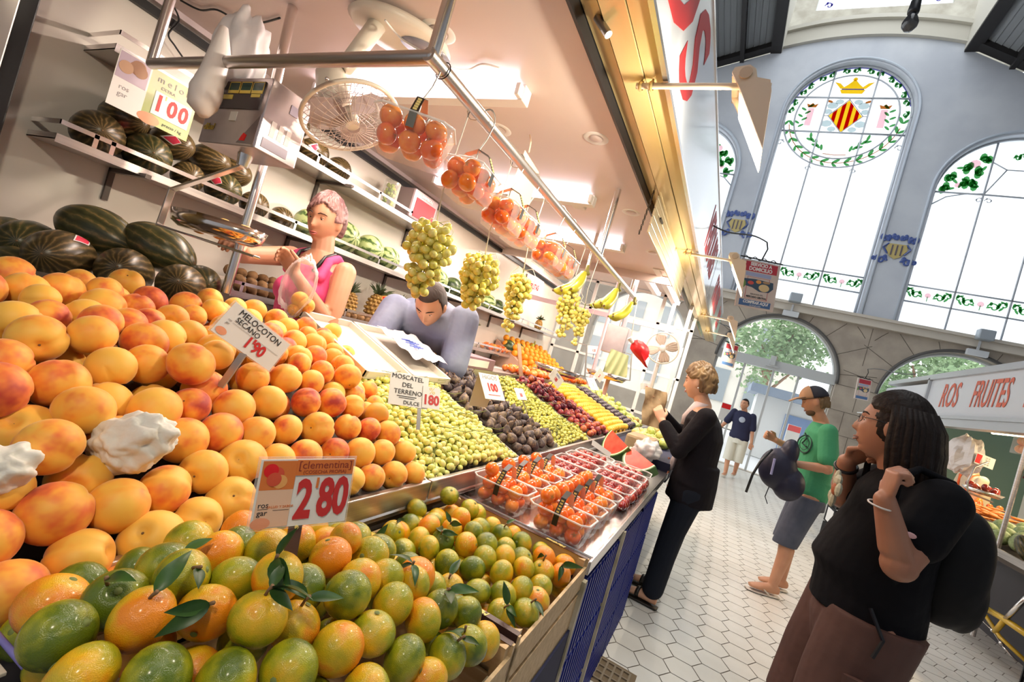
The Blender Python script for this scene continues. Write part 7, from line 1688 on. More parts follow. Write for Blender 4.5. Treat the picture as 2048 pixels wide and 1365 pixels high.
def sh_(p):
    if p.y > .25 and p.z < .50-.5*abs(p.x)**2 and abs(p.x) < .8: return .86
    if p.y > -.05 and p.z < .12: return .88
    if p.z < -.55: return .86
    return 1.20+.05*max(0, p.z)
hairshell(H, t, blond, sh_, seed=7, strand=.05, fr=18); face_bits(H, t, mat('brown_brow', (.2, .12, .06), .6), mat('lips_pink', (.55, .2, .16), .4))
m = MB(); m.ball((-.082, -.006, -.04), .0055, 8, 6, M=H); m.ball((.082, -.006, -.04), .0055, 8, 6, M=H); m.build('pearl_earrings', mat('pearl', (.9, .85, .8), .2), t, smooth=True)
t2 = thing('brown_paper', 'crumpled brown paper bag held up by the blond customer', 'paper bag', (-.42, 3.38, 1.25))
c = at(1312, 818, y=3.36); m = MB(); Mx = frame(c, (.5, -.8, .1), (0, 0, 1)); n = 10
vs = [Mx @ V((-.13+i*.029, -.07+j*.017+.03*(i/n), .012*math.sin(i*1.1+j*.8)+.008*math.cos(j*1.9))) for i in range(n) for j in range(n)]
m.add(vs+[v+V((.006, .006, 0)) for v in vs], [(i*n+j, (i+1)*n+j, (i+1)*n+j+1, i*n+j+1) for i in range(n-1) for j in range(n-1)]+[(100+i*n+j, 100+i*n+j+1, 100+(i+1)*n+j+1, 100+(i+1)*n+j) for i in range(n-1) for j in range(n-1)])
m.build('paper', mat('kraft_paper', (.45, .32, .18), .7, bump=(20, .4)), t2, smooth=True)

# --- young man in green T-shirt and cap
t = mkperson('young man in green T-shirt, jeans shorts and tan cap looking down at a bag', (.74, 4.73, 0))
FW = V((-.98, -.05, 0)).normalized(); SD = FW.cross(V((0, 0, 1))); H = head_frame((.655, 4.71, 1.672), (-.86, -.05, -.42), (-.3, 0, 1), 1.0)
pel, ch, nb = V((.80, 4.76, .93)), V((.785, 4.75, 1.30)), V((.745, 4.73, 1.515))
shL, shR = V((.78, 4.56, 1.45)), V((.76, 4.92, 1.45)); elL, wrL = V((.83, 4.50, 1.16)), V((.585, 4.48, 1.12)); elR, wrR = V((.70, 4.98, 1.19)), V((.47, 4.85, 1.25))
m = MB(); head(m, H); limb(m, [nb, V((.69, 4.72, 1.59))], [.056, .053]); torso(m, pel, ch, nb, SD, FW, .95)
limb(m, [shL, elL, wrL], [.052, .043, .027]); limb(m, [shR, elR, wrR], [.052, .042, .027])
hand(m, wrL, (-.95, .2, .1), (0, .9, -.2), (0, .2, 1), .8, 1); hand(m, wrR, (-.9, -.2, .3), (0, -.8, -.2), (0, -.2, 1), .9, 1)
aL, aR = V((.71, 4.60, .095)), V((.80, 4.86, .095)); hipL, hipR = pel+V((0, -.1, -.05)), pel+V((0, .1, -.05)); kL, kR = V((.72, 4.63, .50)), V((.745, 4.87, .50))
for a, k_, c in ((hipL, kL, aL), (hipR, kR, aR)):
    limb(m, [a, k_, k_.lerp(c, .35)+V((.02, 0, 0)), c], [.09, .056, .056, .036]); shoe(m, c, c+FW+V((0, -.35, 0)))
blob(m, 'body', skin1, t, .0055, 2)
gr = mat('green_cotton', (.05, .30, .14), .8, bump=(9, .4, .02)); m = MB(); torso(m, pel, ch, nb+V((.01, 0, -.01)), SD, FW, .97, .0, .02, 1.06); m.loft([(pel+V((0, 0, -.06)), .18, .14, SD, FW), (pel+V((0, 0, .1)), .18, .14, SD, FW)], 24)
for s_, e in ((shL, elL), (shR, elR)): limb(m, [s_, s_.lerp(e, .72)], [.07, .072])
blob(m, 't_shirt', gr, t, .007, 3)
# dark round print on the front left of the shirt
c0 = V((.655, 4.645, 1.30)); m = MB(); Q = frame(c0, (-.8, -.62, 0), (0, 0, 1))
m.tube([Q @ V((.075*math.cos(a), .07*math.sin(a), -.012*math.cos(a)**2)) for a in [i*PI/12 for i in range(24)]], .006, 5, closed=True); m.tube([Q @ V((.05*math.cos(a), .045*math.sin(a), 0)) for a in [i*PI/12 for i in range(24)]], .003, 5, closed=True)
m.tube([Q @ V(p) for p in ((-.02, -.03, .002), (.0, .02, .002), (.05, -.01, .002), (.09, .02, 0))], .007, 5); m.build('chest_print', mat('dark_print', (.02, .05, .04), .7), t)
m = MB(); m.loft([(pel+V((0, 0, .02)), .165, .13, SD, FW), (pel+V((0, 0, -.14)), .175, .14, SD, FW)], 20)
for a, k_ in ((hipL, kL), (hipR, kR)): m.loft([(a, .10, .115, SD, FW), (a.lerp(k_, .6), .09, .105, SD, FW), (k_+V((-.005, 0, -.06)), .083, .095, SD, FW)], 18)
blob(m, 'denim_shorts', mat('worn_denim', (.06, .07, .10), .8, var=((.1, .11, .15), 6)), t, .008, 3)
m = MB(); D = (FW+V((0, -.35, 0))).normalized(); S2 = D.cross(V((0, 0, 1)))
for c in (aL, aR):
    m.loft([(c+D*-.07+V((0, 0, -.086)), .03, .008, S2, (0, 0, 1)), (c+V((0, 0, -.086)), .04, .008, S2, (0, 0, 1)), (c+D*.12+V((0, 0, -.086)), .05, .007, S2, (0, 0, 1)), (c+D*.2+V((0, 0, -.086)), .03, .007, S2, (0, 0, 1))], 14)
    for f in (-1, 1): m.tube([c+D*.14+V((0, 0, -.06)), c+D*.10+S2*f*.03+V((0, 0, -.03)), c+D*.03+S2*f*.045+V((0, 0, -.075))], .006, 5)
m.build('flip_flops', mat('cream_rubber', (.75, .68, .6), .5), t, smooth=True)
m = MB(); m.ball((0, -.01, .03), (.084, .104, .108), 28, 18, lambda p: V((p.x, p.y, max(p.z, .02))), M=H); m.build('cap_crown', mat('black_cap', (.02, .02, .03), .7), t, smooth=True)
tan = mat('tan_cap', (.42, .24, .13), .8)
m = MB(); m.ball((0, .006, .033), (.087, .106, .111), 28, 18, lambda p: V((p.x, max(p.y, .12), max(p.z, .02))), M=H); m.loft([((0, .075, .050), .075, .010, (1, 0, 0), (0, 0, 1)), ((0, .135, .050), .072, .009, (1, 0, 0), (0, 0, 1)), ((0, .19, .036), .04, .007, (1, 0, 0), (0, 0, 1))], 16, M=H); m.build('cap_front', tan, t, smooth=True)
def gh(p):
    if p.y > -.1 or p.z > .25: return .9
    return 1.1 if p.z > -.55 else .85
hairshell(H, t, mat('light_brown_hair', (.2, .12, .05), .5, bump=(30, .6)), gh, seed=4, strand=.05, fr=22); face_bits(H, t, hairb, mat('lips_dark', (.38, .15, .12), .4))
m = MB(); m.ball((0, .05, -.085), (.05, .04, .032), 16, 10, M=H); m.build('beard', mat('brown_beard', (.13, .07, .035), .8), t, smooth=True)
t2 = thing('dark_bag', 'dark blue rucksack with hanging straps held by the young man in green', 'bag', (.42, 4.6, 1.1))
c = at(1555, 938, d=3.75); m = MB(); m.ball(c, (.14, .10, .17), 20, 14); m.ball(c+V((.05, .0, .15)), (.07, .07, .12), 14, 10); m.ball(c+V((.1, 0, -.09)), (.12, .1, .14), 14, 10)
blob(m, 'sack', mat('navy_nylon', (.012, .012, .035), .5, bump=(7, .4, .02)), t2, .01, 3)
m = MB(); m.tube([c+V((-.08, -.06, .14)), at(1520, 925, d=3.7), at(1505, 950, d=3.7), at(1492, 985, d=3.7)], .010, 6); m.tube([c+V((-.02, 0, -.14)), c+V((-.03, 0, -.25)), c+V((.0, 0, -.30))], .004, 5); m.build('strap', blk, t2, smooth=True)
m = MB(); m.tube([c+V((-.05, -.12, .08)), c+V((-.045, -.125, -.05))], .009, 6); m.build('pale_stripe', mat('pale_violet', (.35, .35, .6), .4), t2)

# --- man walking in, far away
t = mkperson('man in navy T-shirt and white knee shorts walking in from the glass door', (.33, 10.85, 0))
FW = V((-.2, -.98, 0)).normalized(); SD = FW.cross(V((0, 0, 1))); H = head_frame((.33, 10.82, 1.56), (-.5, -.85, .0), (0, 0, 1), 1.0)
pel, ch, nb = V((.40, 10.87, .88)), V((.39, 10.87, 1.22)), V((.365, 10.86, 1.42))
shL, shR = nb+SD*-.18+V((0, 0, -.06)), nb+SD*.18+V((0, 0, -.06)); elL, wrL = shL+SD*-.06+V((0, 0, -.28)), shL+SD*-.10+V((0, -.08, -.52)); elR, wrR = shR+SD*.10+V((0, 0, -.26)), shR+SD*.22+V((0, -.04, -.48))
m = MB(); head(m, H); limb(m, [nb, V((.345, 10.84, 1.48))], [.058, .055]); torso(m, pel, ch, nb, SD, FW, 1)
limb(m, [shL, elL, wrL], [.05, .042, .028]); limb(m, [shR, elR, wrR], [.05, .042, .028]); hand(m, wrL, (0, -.1, -1), (0, -.3, 0), (0, -1, 0), .5); hand(m, wrR, (-.1, -.1, -1), (0, -.3, 0), (0, -1, 0), .5)
aL, aR = pel+SD*-.12+V((0, .30, -.77)), V((.335, 10.75, .09)); hipL, hipR = pel+SD*-.1+V((0, 0, -.05)), pel+SD*.1+V((0, 0, -.05)); kL, kR = hipL+V((0, -.02, -.38)), hipR+V((0, -.12, -.38))
for a, k_, c in ((hipL, kL, aL), (hipR, kR, aR)): limb(m, [a, k_, c], [.088, .056, .038]); shoe(m, c, c+FW)
blob(m, 'body', skin1, t, .009, 1)
m = MB(); torso(m, pel, ch, nb, SD, FW, 1, .0, .022, 1.06); [limb(m, [s_, s_.lerp(e, .85)], [.07, .075]) for s_, e in ((shL, elL), (shR, elR))]; blob(m, 't_shirt', mat('navy_cotton', (.012, .014, .05), .8), t, .01, 2)
m = MB(); m.loft([(pel+V((0, 0, .02)), .17, .13, SD, FW), (pel+V((0, 0, -.14)), .18, .14, SD, FW)], 18)
for a, k_ in ((hipL, kL), (hipR, kR)): m.loft([(a, .1, .11, SD, FW), (k_+V((0, 0, -.09)), .095, .1, SD, FW)], 16)
blob(m, 'white_shorts', mat('cream_cloth', (.7, .68, .58), .8), t, .01, 2)
m = MB(); [shoe(m, c+V((0, 0, -.005)), c+FW, 1.06) for c in (aL, aR)]; blob(m, 'shoes', mat('beige_shoes', (.6, .55, .48), .6), t, .008, 1)
m = MB(); m.ball(ch+FW*.145+V((0, 0, .02)), (.06, .012, .06), 12, 8); m.build('chest_print', mat('grey_blue_print', (.4, .45, .55), .6), t)
hairshell(H, t, hairb, lambda p: .9 if (p.y > .2 and p.z < .6) or p.z < -.1 else 1.05, seed=2, strand=.005); face_bits(H, t, hairb)

# --- seller in a pink vest
t = mkperson('woman seller in a pink vest top with pinkish tied-back hair, reaching to the scale', (-1.84, 1.53, .14))
FW = V((.10, -1, 0)).normalized(); SD = FW.cross(V((0, 0, 1))); H = head_frame((-1.878, 1.52, 1.735), (-.12, -.95, -.22), (.06, 0, 1), 1.0)
# face turned to the left of the picture
H = head_frame((-1.878, 1.52, 1.735), (.30, -.93, -.22), (0, 0, 1), 1.0)
pel, ch, nb = V((-1.80, 1.50, 1.04)), V((-1.82, 1.51, 1.36)), V((-1.85, 1.53, 1.585))
shL, shR = V((-1.665, 1.525, 1.515)), V((-2.02, 1.50, 1.525)); elL, wrL = V((-1.60, 1.46, 1.27)), V((-1.70, 1.31, 1.44)); elR, wrR = V((-2.02, 1.27, 1.46)), V((-1.84, 1.12, 1.50))
m = MB(); head(m, H); limb(m, [nb+V((0, 0, -.02)), V((-1.87, 1.53, 1.66))], [.053, .049]); torso(m, pel, ch, nb, SD, FW, .9)
limb(m, [shL, elL, wrL], [.05, .041, .024]); limb(m, [shR, elR, wrR], [.05, .038, .024])
hand(m, wrL, (-.5, -.3, .6), (.2, -.7, 0), (.3, -.6, .6), .8, .9); hand(m, wrR, (.6, -.6, .0), (0, 0, -1), (.5, .6, .3), .5, .9)
for f in (-1, 1): limb(m, [pel+SD*f*.09, pel+SD*f*.09+V((0, 0, -.42)), pel+SD*f*.09+V((0, 0, -.82))], [.09, .058, .04]); shoe(m, pel+SD*f*.09+V((0, 0, -.83)), pel+FW)
blob(m, 'body', mat('skin_warm', (.60, .30, .18), .5, var=((.52, .24, .14), 6), sss=.05), t, .0045, 2)
pk = mat('pink_cotton', (.70, .06, .20), .75, bump=(9, .4, .02))
m = MB(); up1 = ch-pel
m.loft([(pel+up1*-.35, .175, .13, SD, FW), (pel, .175, .135, SD, FW), (pel+up1*.4, .150, .115, SD, FW), (ch, .165, .128, SD, FW), (ch+V((0, 0, .09)), .13, .112, SD, FW), (ch+V((0, 0, .14)), .118, .09, SD, FW)], 26)
for f in (-1, 1):
    m.ball(ch+SD*f*.065+FW*.075+V((0, 0, .01)), (.068, .065, .068), 16, 12)
    b = nb+SD*f*.10; limb(m, [ch+SD*f*.10+FW*.08+V((0, 0, .10)), b+FW*.05+V((0, 0, -.04)), b+V((0, 0, -.015)), b-FW*.05+V((0, 0, -.05))], [.022, .02, .02, .02])
blob(m, 'vest_top', pk, t, .006, 3)
m = MB()
for f in (-1, 1): b = nb+SD*f*.078; m.tube([ch+SD*f*.07+FW*.10+V((0, 0, .12)), b+FW*.055+V((0, 0, -.025)), b+V((0, 0, .004))], .008, 6)
m.build('black_strap', blk, t, smooth=True)
m = MB(); [limb(m, [pel+SD*f*.09+V((0, 0, -.05)), pel+SD*f*.09+V((0, 0, -.42)), pel+SD*f*.09+V((0, 0, -.8))], [.1, .075, .06]) for f in (-1, 1)]; blob(m, 'trousers', mat('dark_trousers', (.02, .02, .025), .8), t, .01, 2)
pinkh = mat('pinkish_hair', (.24, .12, .11), .5, var=((.10, .04, .045), 8, .4, .6), bump=(30, .6))
def ph(p):
    if p.y > .1 and p.z < .62-.5*abs(p.x+.25) and abs(p.x) < .88: return .86
    if p.z < -.05 and p.y > -.35: return .9
    if p.z < -.6: return .85
    return 1.13
hairshell(H, t, pinkh, ph, seed=9, strand=.045, fr=20); m = MB(); m.ball((.0, -.115, -.01), (.035, .03, .04), 14, 10, M=H); m.tube([(.03, -.10, -.02), (.045, -.11, -.07), (.035, -.10, -.12)], [.014, .012, .003], 7, M=H); m.tube([(.076, .01, .03), (.083, -.0, -.02), (.08, -.02, -.055)], [.008, .008, .002], 6, M=H); m.build('hair_knot', pinkh, t, smooth=True)
face_bits(H, t, mat('dark_brow', (.06, .03, .02), .6), mat('lips_rose', (.55, .16, .14), .4))
t2 = thing('plastic_bag', 'translucent white plastic bag of peaches held by the woman in pink', 'bag', (-1.74, 1.3, 1.35))
crumple(at(598, 572, d=1.84), .07, .055, .12, 11, .25).build('bag', clear('thin_bag2', (.95, .8, .78), .12, .3), t2, smooth=True)
for i, (x, y) in enumerate(((592, 622), (612, 612), (600, 600))):
    o = bpy.data.objects.new('peach', peach_me[0]); COL.objects.link(o); o.matrix_world = TRS(at(x, y, d=1.87), rand_rot(rnd), .034); tag(o, 'peach inside the translucent bag of the woman in pink', 'peach', 'peaches in the held bag')

# --- bending seller in a grey-blue T-shirt
t = mkperson('man seller in grey-blue T-shirt bending forward with his head down behind the grapes', (-1.68, 2.28, .14))
FW = V((.28, -.95, 0)).normalized(); SD = FW.cross(V((0, 0, 1))); H = head_frame((-1.47, 1.95, 1.50), (.20, -.55, -.75), (.25, -.75, .55), 1.02)
pel, ch, nb = V((-1.68, 2.28, 1.06)), V((-1.60, 2.15, 1.33)), V((-1.52, 2.03, 1.50)); fw2 = V((.2, -.6, -.55)).normalized()
shL, shR = V((-1.36, 2.13, 1.47)), V((-1.70, 1.96, 1.42)); elL, wrL = V((-1.30, 2.06, 1.20)), V((-1.30, 1.92, 1.02)); elR, wrR = V((-1.64, 1.80, 1.20)), V((-1.56, 1.74, 1.0))
m = MB(); head(m, H); limb(m, [nb, V((-1.49, 1.99, 1.5))], [.06, .057]); torso(m, pel, ch, nb, SD, fw2, 1)
limb(m, [shL, elL, wrL], [.055, .046, .03]); limb(m, [shR, elR, wrR], [.055, .046, .03]); hand(m, wrL, (0, -.3, -1), (-1, 0, 0), (0, -1, 0), .6); hand(m, wrR, (.2, -.2, -1), (1, 0, 0), (0, -1, 0), .6)
for f in (-1, 1): c = pel+SD*f*.1; limb(m, [c, c+V((0, 0, -.42)), c+V((0, .03, -.83))], [.09, .06, .04]); shoe(m, c+V((0, .03, -.83)), c+FW)
blob(m, 'body', skin1, t, .007, 2)
m = MB(); torso(m, pel, ch, nb+V((0, 0, -.01)), SD, fw2, 1.15, .04, .03, 1.15); [limb(m, [s_, s_.lerp(e, .95)], [.085, .078]) for s_, e in ((shL, elL), (shR, elR))]; m.loft([(pel+V((0, 0, -.1)), .18, .15, SD, FW), (pel+V((0, 0, .1)), .18, .16, SD, FW)], 20)
blob(m, 't_shirt', mat('grey_blue_cotton', (.17, .19, .32), .8, var=((.26, .30, .4), 4), bump=(8, .5, .02)), t, .008, 4)
m = MB(); m.ball(ch+V((.06, -.14, -.09)), (.075, .03, .07), 14, 9); m.build('dark_print', mat('navy_print', (.03, .04, .08), .7), t, smooth=True)
hairshell(H, t, mat('black_brown_hair', (.03, .015, .012), .6), lambda p: .9 if (p.y > .35 and p.z < .6) or (p.z < -.2) else 1.06, seed=2, strand=.008); face_bits(H, t, hairb)
m = MB(); [limb(m, [pel+SD*f*.1, pel+SD*f*.1+V((0, 0, -.42)), pel+SD*f*.1+V((0, .03, -.8))], [.1, .08, .065]) for f in (-1, 1)]; blob(m, 'trousers', mat('dark_trousers', (.02, .02, .025), .8), t, .01, 2)
# ---------------------------------------------------------------- opposite stall on the right
t = thing('opposite_stall', 'opposite fruit stall with silver canopy and red lettered sign on the right', 'stall', (3.0, 6.5, 0))
sil = mat('silver_panel', (.50, .52, .55), .3, .5)
MB().bb(2.2, 2.24, 3.4, 7.6, 2.02, 2.48).build('sign_panel', mat('pale_sign', (.62, .64, .68), .3), t)
m = MB(); m.bb(2.17, 2.25, 3.4, 7.62, 2.48, 2.52); m.bb(2.17, 2.25, 3.4, 7.62, 1.985, 2.02); m.bb(2.17, 2.25, 7.58, 7.62, 2.0, 2.5); m.build('sign_frame', sil, t)
MB().bb(2.19, 2.3, 3.4, 8.2, 1.90, 1.985).build('lower_fascia', sil, t)
MB().bb(2.2, 2.25, 7.7, 9.4, 2.06, 2.44).build('second_panel', mat('pale_sign', (.62, .64, .68), .3), t)
m = MB(); m.rings([[(1.95, y, 1.95), (2.3, y, 2.06), (2.3, y, 2.02), (1.95, y, 1.935)] for y in (8.3, 9.6)]); m.build('small_awning', mat('grey_awning', (.6, .62, .62), .5), t)
MB().bb(2.2, 4.6, 3.4, 9.4, 2.5, 2.56).build('canopy_roof', sil, t)
MB().bb(4.5, 4.6, 3.4, 10.6, 0, 2.5).build('back_wall', cream, t); MB().bb(3.3, 4.5, 10.4, 10.5, 0, 2.5).build('end_wall', mat('green_glass_wall', (.12, .2, .16), .3), t)
MB().bb(2.3, 4.5, 3.4, 9.4, 2.40, 2.44).build('canopy_lining', mat('warm_lining', (.75, .62, .42), .5), t)
lit = mat('sign_red', (.62, .12, .06), .5)
for wd, y, sx in (('ROS', 6.95, .62), ('FRUITES', 6.05, .5), ('I', 5.42, .5), ('VERDURES', 4.72, .5)):
    M = Matrix(((0, 0, -1, -.804), (-1, 0, 0, y-6.5), (0, 1, 0, 2.25), (0, 0, 0, 1))); text(wd, .40, lit, t, M, sx=sx, shear=.2, off=.004)
for y in (3.9, 5.6, 7.4, 9.2): MB().cyl((2.36, y, .1), (2.36, y, 2.4), .018, n=10).build('canopy_pole', steel, t)
wtube = glow('warm_tube', (1, .82, .48), 9)
for i, (x, y) in enumerate(((3.3, 4.6), (3.3, 6.3), (3.3, 8.0), (3.9, 5.4), (3.9, 7.2))):
    z_ = 2.12 if x < 3.5 else 2.25; l = thing('tube_lamp', ['first warm tube under the opposite canopy', 'second warm tube under the opposite canopy', 'third warm tube under the opposite canopy', 'inner warm tube of the opposite stall, nearer', 'inner warm tube of the opposite stall, farther'][i], 'lamp', (x, y, 2.4), 'warm tubes of the opposite stall')
    MB().bb(x-.03, x+.03, y-.72, y+.72, z_, z_+.05).build('housing', wht, l); MB().cyl((x, y-.7, z_-.015), (x, y+.7, z_-.015), .016, n=10).build('tube', wtube, l)
    if i in (0, 1, 2): a = area('tube_light_source', (x, y, z_-.04), .06, 1.4, 20, (1, .8, .5)); a.parent = l; a.matrix_parent_inverse = l.matrix_world.inverted()
# counter with produce
t = thing('opposite_counter', 'sloping counter of the opposite stall with steel edge', 'counter', (2.7, 6.0, 0))
m = MB(); m.rings([[(2.36, y, .86), (3.3, y, 1.12), (3.3, y, .8), (2.36, y, .8)] for y in (3.3, 9.3)]); m.build('sloping_top', tray_m, t)
MB().bb(2.34, 2.362, 3.3, 9.3, .84, .90).build('edge', steel, t)
MB().bb(2.75, 3.2, 3.3, 9.3, 0, .8).build('base', mat('dark_cabinet', (.05, .045, .05), .6), t)
for y in (4.9, 6.1, 7.3, 8.6): MB().cyl((2.45, y, 0), (2.38, y, .84), .015, n=8).build('leg', steeld, t)
def SO(x, y): return .94+.28*(x-2.36)
def heap2(y0, y1, r, n, meshes, name, lab, cat, group, seed, x0=2.42, x1=3.2, up=0):
    P, rs = drop_fill([], [], (x0, x1), (y0, y1), lambda x, y: SO(x, y)+.04, lambda x, y: SO(x, y)-.05, r, n, seed, lambda x, y: seen((x, y, SO(x, y)), 10), 50, .005)
    lay(P, rs, meshes, name, lab, cat, group, seed, up, mg=10)
wm_me = [fmesh('watermelon', [wmeld], None, (1, 1, 1.2), 20, 12)]; tm_me = [fmesh('striped_melon', [toad], None, (1, 1, 1.6), 20, 12)]; cab_me = [fmesh('green_melon', [mat('pale_green_rind', (.22, .32, .12), .5, var=((.4, .48, .25), 5))], None, (1, 1, 1.1), 20, 12)]
heap2(4.35, 5.35, .075, 26, tm_me, 'striped_melon', 'dark striped melon on the opposite counter', 'melon', 'melons on the opposite counter', 91)
heap2(5.45, 6.4, .07, 24, cab_me, 'green_melon', 'pale green round melon on the opposite counter', 'melon', 'green melons on the opposite counter', 92)
carr = fmesh('carrot', [mat('carrot_skin', (.82, .25, .04), .5)], lambda p: V((p.x*(1-.5*p.z), p.y*(1-.5*p.z), p.z)), (.16, .16, 1), 8, 8)
g_ = random.Random(6)
for i in range(90):
    o = bpy.data.objects.new('carrot', carr); COL.objects.link(o); x, y = g_.uniform(2.44, 2.95), g_.uniform(6.55, 7.6)
    o.matrix_world = TRS((x, y, SO(x, y)+.0+.06*g_.random()), (PI/2+g_.uniform(-.2, .2), 0, PI/2+g_.uniform(-.3, .3)), .085); tag(o, 'orange carrot in the pile on the opposite counter', 'carrot', 'carrots on the opposite counter')
heap2(7.75, 8.9, .035, 80, tom_me, 'tomato', 'red tomato on the far part of the opposite counter', 'tomato', 'tomatoes on the opposite counter', 94)
wedge((2.52, 4.42, 1.0), -2.4, -.5, 'half watermelon showing pink flesh at the right edge of the picture', .16)
t = thing('white_tray', 'white tray edge on the opposite counter behind the melons', 'tray', (2.55, 4.75, 1.0)); m = MB(); m.bb(2.44, 2.75, 4.62, 4.64, .93, 1.02); m.bb(2.43, 2.45, 4.3, 4.64, .93, .99); m.build('edge', wht, t)
# things hanging there
def ob(x, y, zt, zb, wd, n, seed, lab, skin): hang_bunch(x, y, zt, zb, wd, n, seed, lab, skin, top=2.3, nm='opposite_grape_bunch', grp='grape bunches at the opposite stall')
ob(2.42, 5.15, 1.62, 1.32, .16, 60, 201, 'yellow green grape bunch hanging at the opposite stall, near the right picture edge', hgrapem)
ob(2.46, 5.6, 1.68, 1.36, .13, 55, 202, 'dark red grape bunch hanging at the opposite stall', fruit_mat('dark_grape_skin', [(.12, .02, .03), (.25, .05, .06)], 1.2, .3, bands=(.4, .6)))
t = thing('orange_net', 'long clear pack of oranges hanging at the opposite stall', 'oranges', (2.45, 5.9, 1.85))
M = TRS((2.42, 5.75, 1.77), (0, 0, 0)); 
for i in range(2):
    for j in range(8):
        o = bpy.data.objects.new('orange', orange_me[0]); COL.objects.link(o); o.matrix_world = TRS((2.44, 5.3+j*.082, 1.80+i*.075), rand_rot(rnd), .04); tag(o, 'orange in the long hanging pack at the opposite stall', 'orange', 'oranges in the hanging pack')
MB().bb(2.395, 2.485, 5.24, 5.93, 1.75, 1.925).build('clear_pack', clear('clear_box', (.95, .9, .88), .07, .08, .38), t)
m = MB(); [m.tube([(2.44, y, 1.92), (2.44, y, 2.4)], .003, 4) for y in (5.35, 5.8)]; m.build('string', string, t)
crumple((2.5, 7.05, 1.65), .15, .22, .22, 21, .25).build('tmp_bags', mat('milky_plastic', (.8, .74, .72), .4)); o = COL.objects[-1]
for o in list(COL.objects):
    if o.name.startswith('tmp_bags'): o.name = 'white_bags'; tag(o, 'bundle of white plastic bags hanging at the opposite stall', 'bags')
q = qcard((1955, 905), (1992, 920), (1948, 926), 5.0, 5.1, 5.0); t, W_, H_ = card('printed price board hanging below the orange pack at the opposite stall', q); 
for i in range(4): tx(t, '1.50  2.20', H_*.18, .1*W_, H_*(.3-.2*i), grey)
rect(t, -W_*.48, -W_*.2, -H_*.4, H_*.4, redm, 'red_field')
scale_t = thing('opposite_scale', 'hanging scale with a pan of red peppers at the opposite stall', 'scale', (2.5, 5.6, 1.2))
m = MB(); m.tube([at(1975, 925, d=4.9), at(1950, 935, d=4.9), at(1935, 965, d=4.9), at(1935, 985, d=4.9), at(1985, 1005, d=4.9)], .009, 8); m.build('arm_frame', steel, scale_t, smooth=True)
c = at(1965, 985, d=4.95); MB().lathe([(.0, -.02), (.13, -.02), (.165, .02), (.17, .02), (.135, -.026), (0, -.026)], 24, M=TRS(c, (0, 0, 0), (1, 1, 1))).build('weighing_pan', steelb, scale_t, smooth=True)
for i in range(8):
    o = bpy.data.objects.new('red_pepper', dtom_me[0]); COL.objects.link(o); o.matrix_world = TRS(c+V((.1*math.cos(i*.9), .1*math.sin(i*.9), .03+.02*(i % 2))), rand_rot(rnd), .035); tag(o, 'dark red pepper in the pan of the opposite scale', 'pepper', 'peppers in the pan')
# seller over there
t = mkperson('seller in pale top and orange straps behind the opposite counter, bending over', (3.35, 7.0, 0))
FW = V((-1, -.2, 0)).normalized(); SD = FW.cross(V((0, 0, 1))); c = at(1955, 925, d=6.2); bx, by = c.x, c.y
H = head_frame((bx-.05, by, 1.62), (-.9, -.2, -.3), (0, 0, 1)); pel, ch, nb = V((bx+.1, by, .95)), V((bx+.05, by, 1.25)), V((bx, by, 1.48))
m = MB(); head(m, H); limb(m, [nb, nb+V((-.02, 0, .08))], [.055, .05]); torso(m, pel, ch, nb, SD, FW, .95)
sh = [nb+SD*f*.18+V((0, 0, -.06)) for f in (-1, 1)]
for s_, f in zip(sh, (-1, 1)): e = s_+V((-.05, 0, -.27)); w_ = e+V((-.22, .0, .02)); limb(m, [s_, e, w_], [.05, .042, .027]); hand(m, w_, (-1, 0, 0), (0, 0, -1), (0, -f, 0), .5)
for f in (-1, 1): c_ = pel+SD*f*.1; limb(m, [c_, c_+V((0, 0, -.45)), c_+V((0, 0, -.87))], [.09, .06, .04]); shoe(m, c_+V((0, 0, -.87)), c_+FW)
blob(m, 'body', skin2, t, .009, 1)
m = MB(); torso(m, pel, ch, nb, SD, FW, .98, .0, .022, 1.05); [limb(m, [s_, s_+V((-.02, 0, -.12))], [.065, .065]) for s_ in sh]; blob(m, 'pale_top', mat('cream_top', (.7, .6, .42), .8), t, .01, 2)
m = MB(); [m.tube([ch+SD*f*.09+FW*.14+V((0, 0, -.1)), nb+SD*f*.09+FW*.09+V((0, 0, -.05)), nb+SD*f*.09+V((0, 0, .0))], .016, 6) for f in (-1, 1)]; m.build('orange_strap', mat('orange_cloth', (.8, .15, .04), .7), t)
hairshell(H, t, mat('dyed_hair', (.4, .2, .08), .5), lambda p: .9 if (p.y > .2 and p.z < .5) or p.z < -.5 else 1.12, seed=2); face_bits(H, t, hairb)
m = MB(); m.loft([(pel+V((0, 0, -.6)), .2, .16, SD, FW), (pel, .19, .15, SD, FW)], 18); m.build('skirt', mat('dark_trousers', (.02, .02, .025), .8), t)

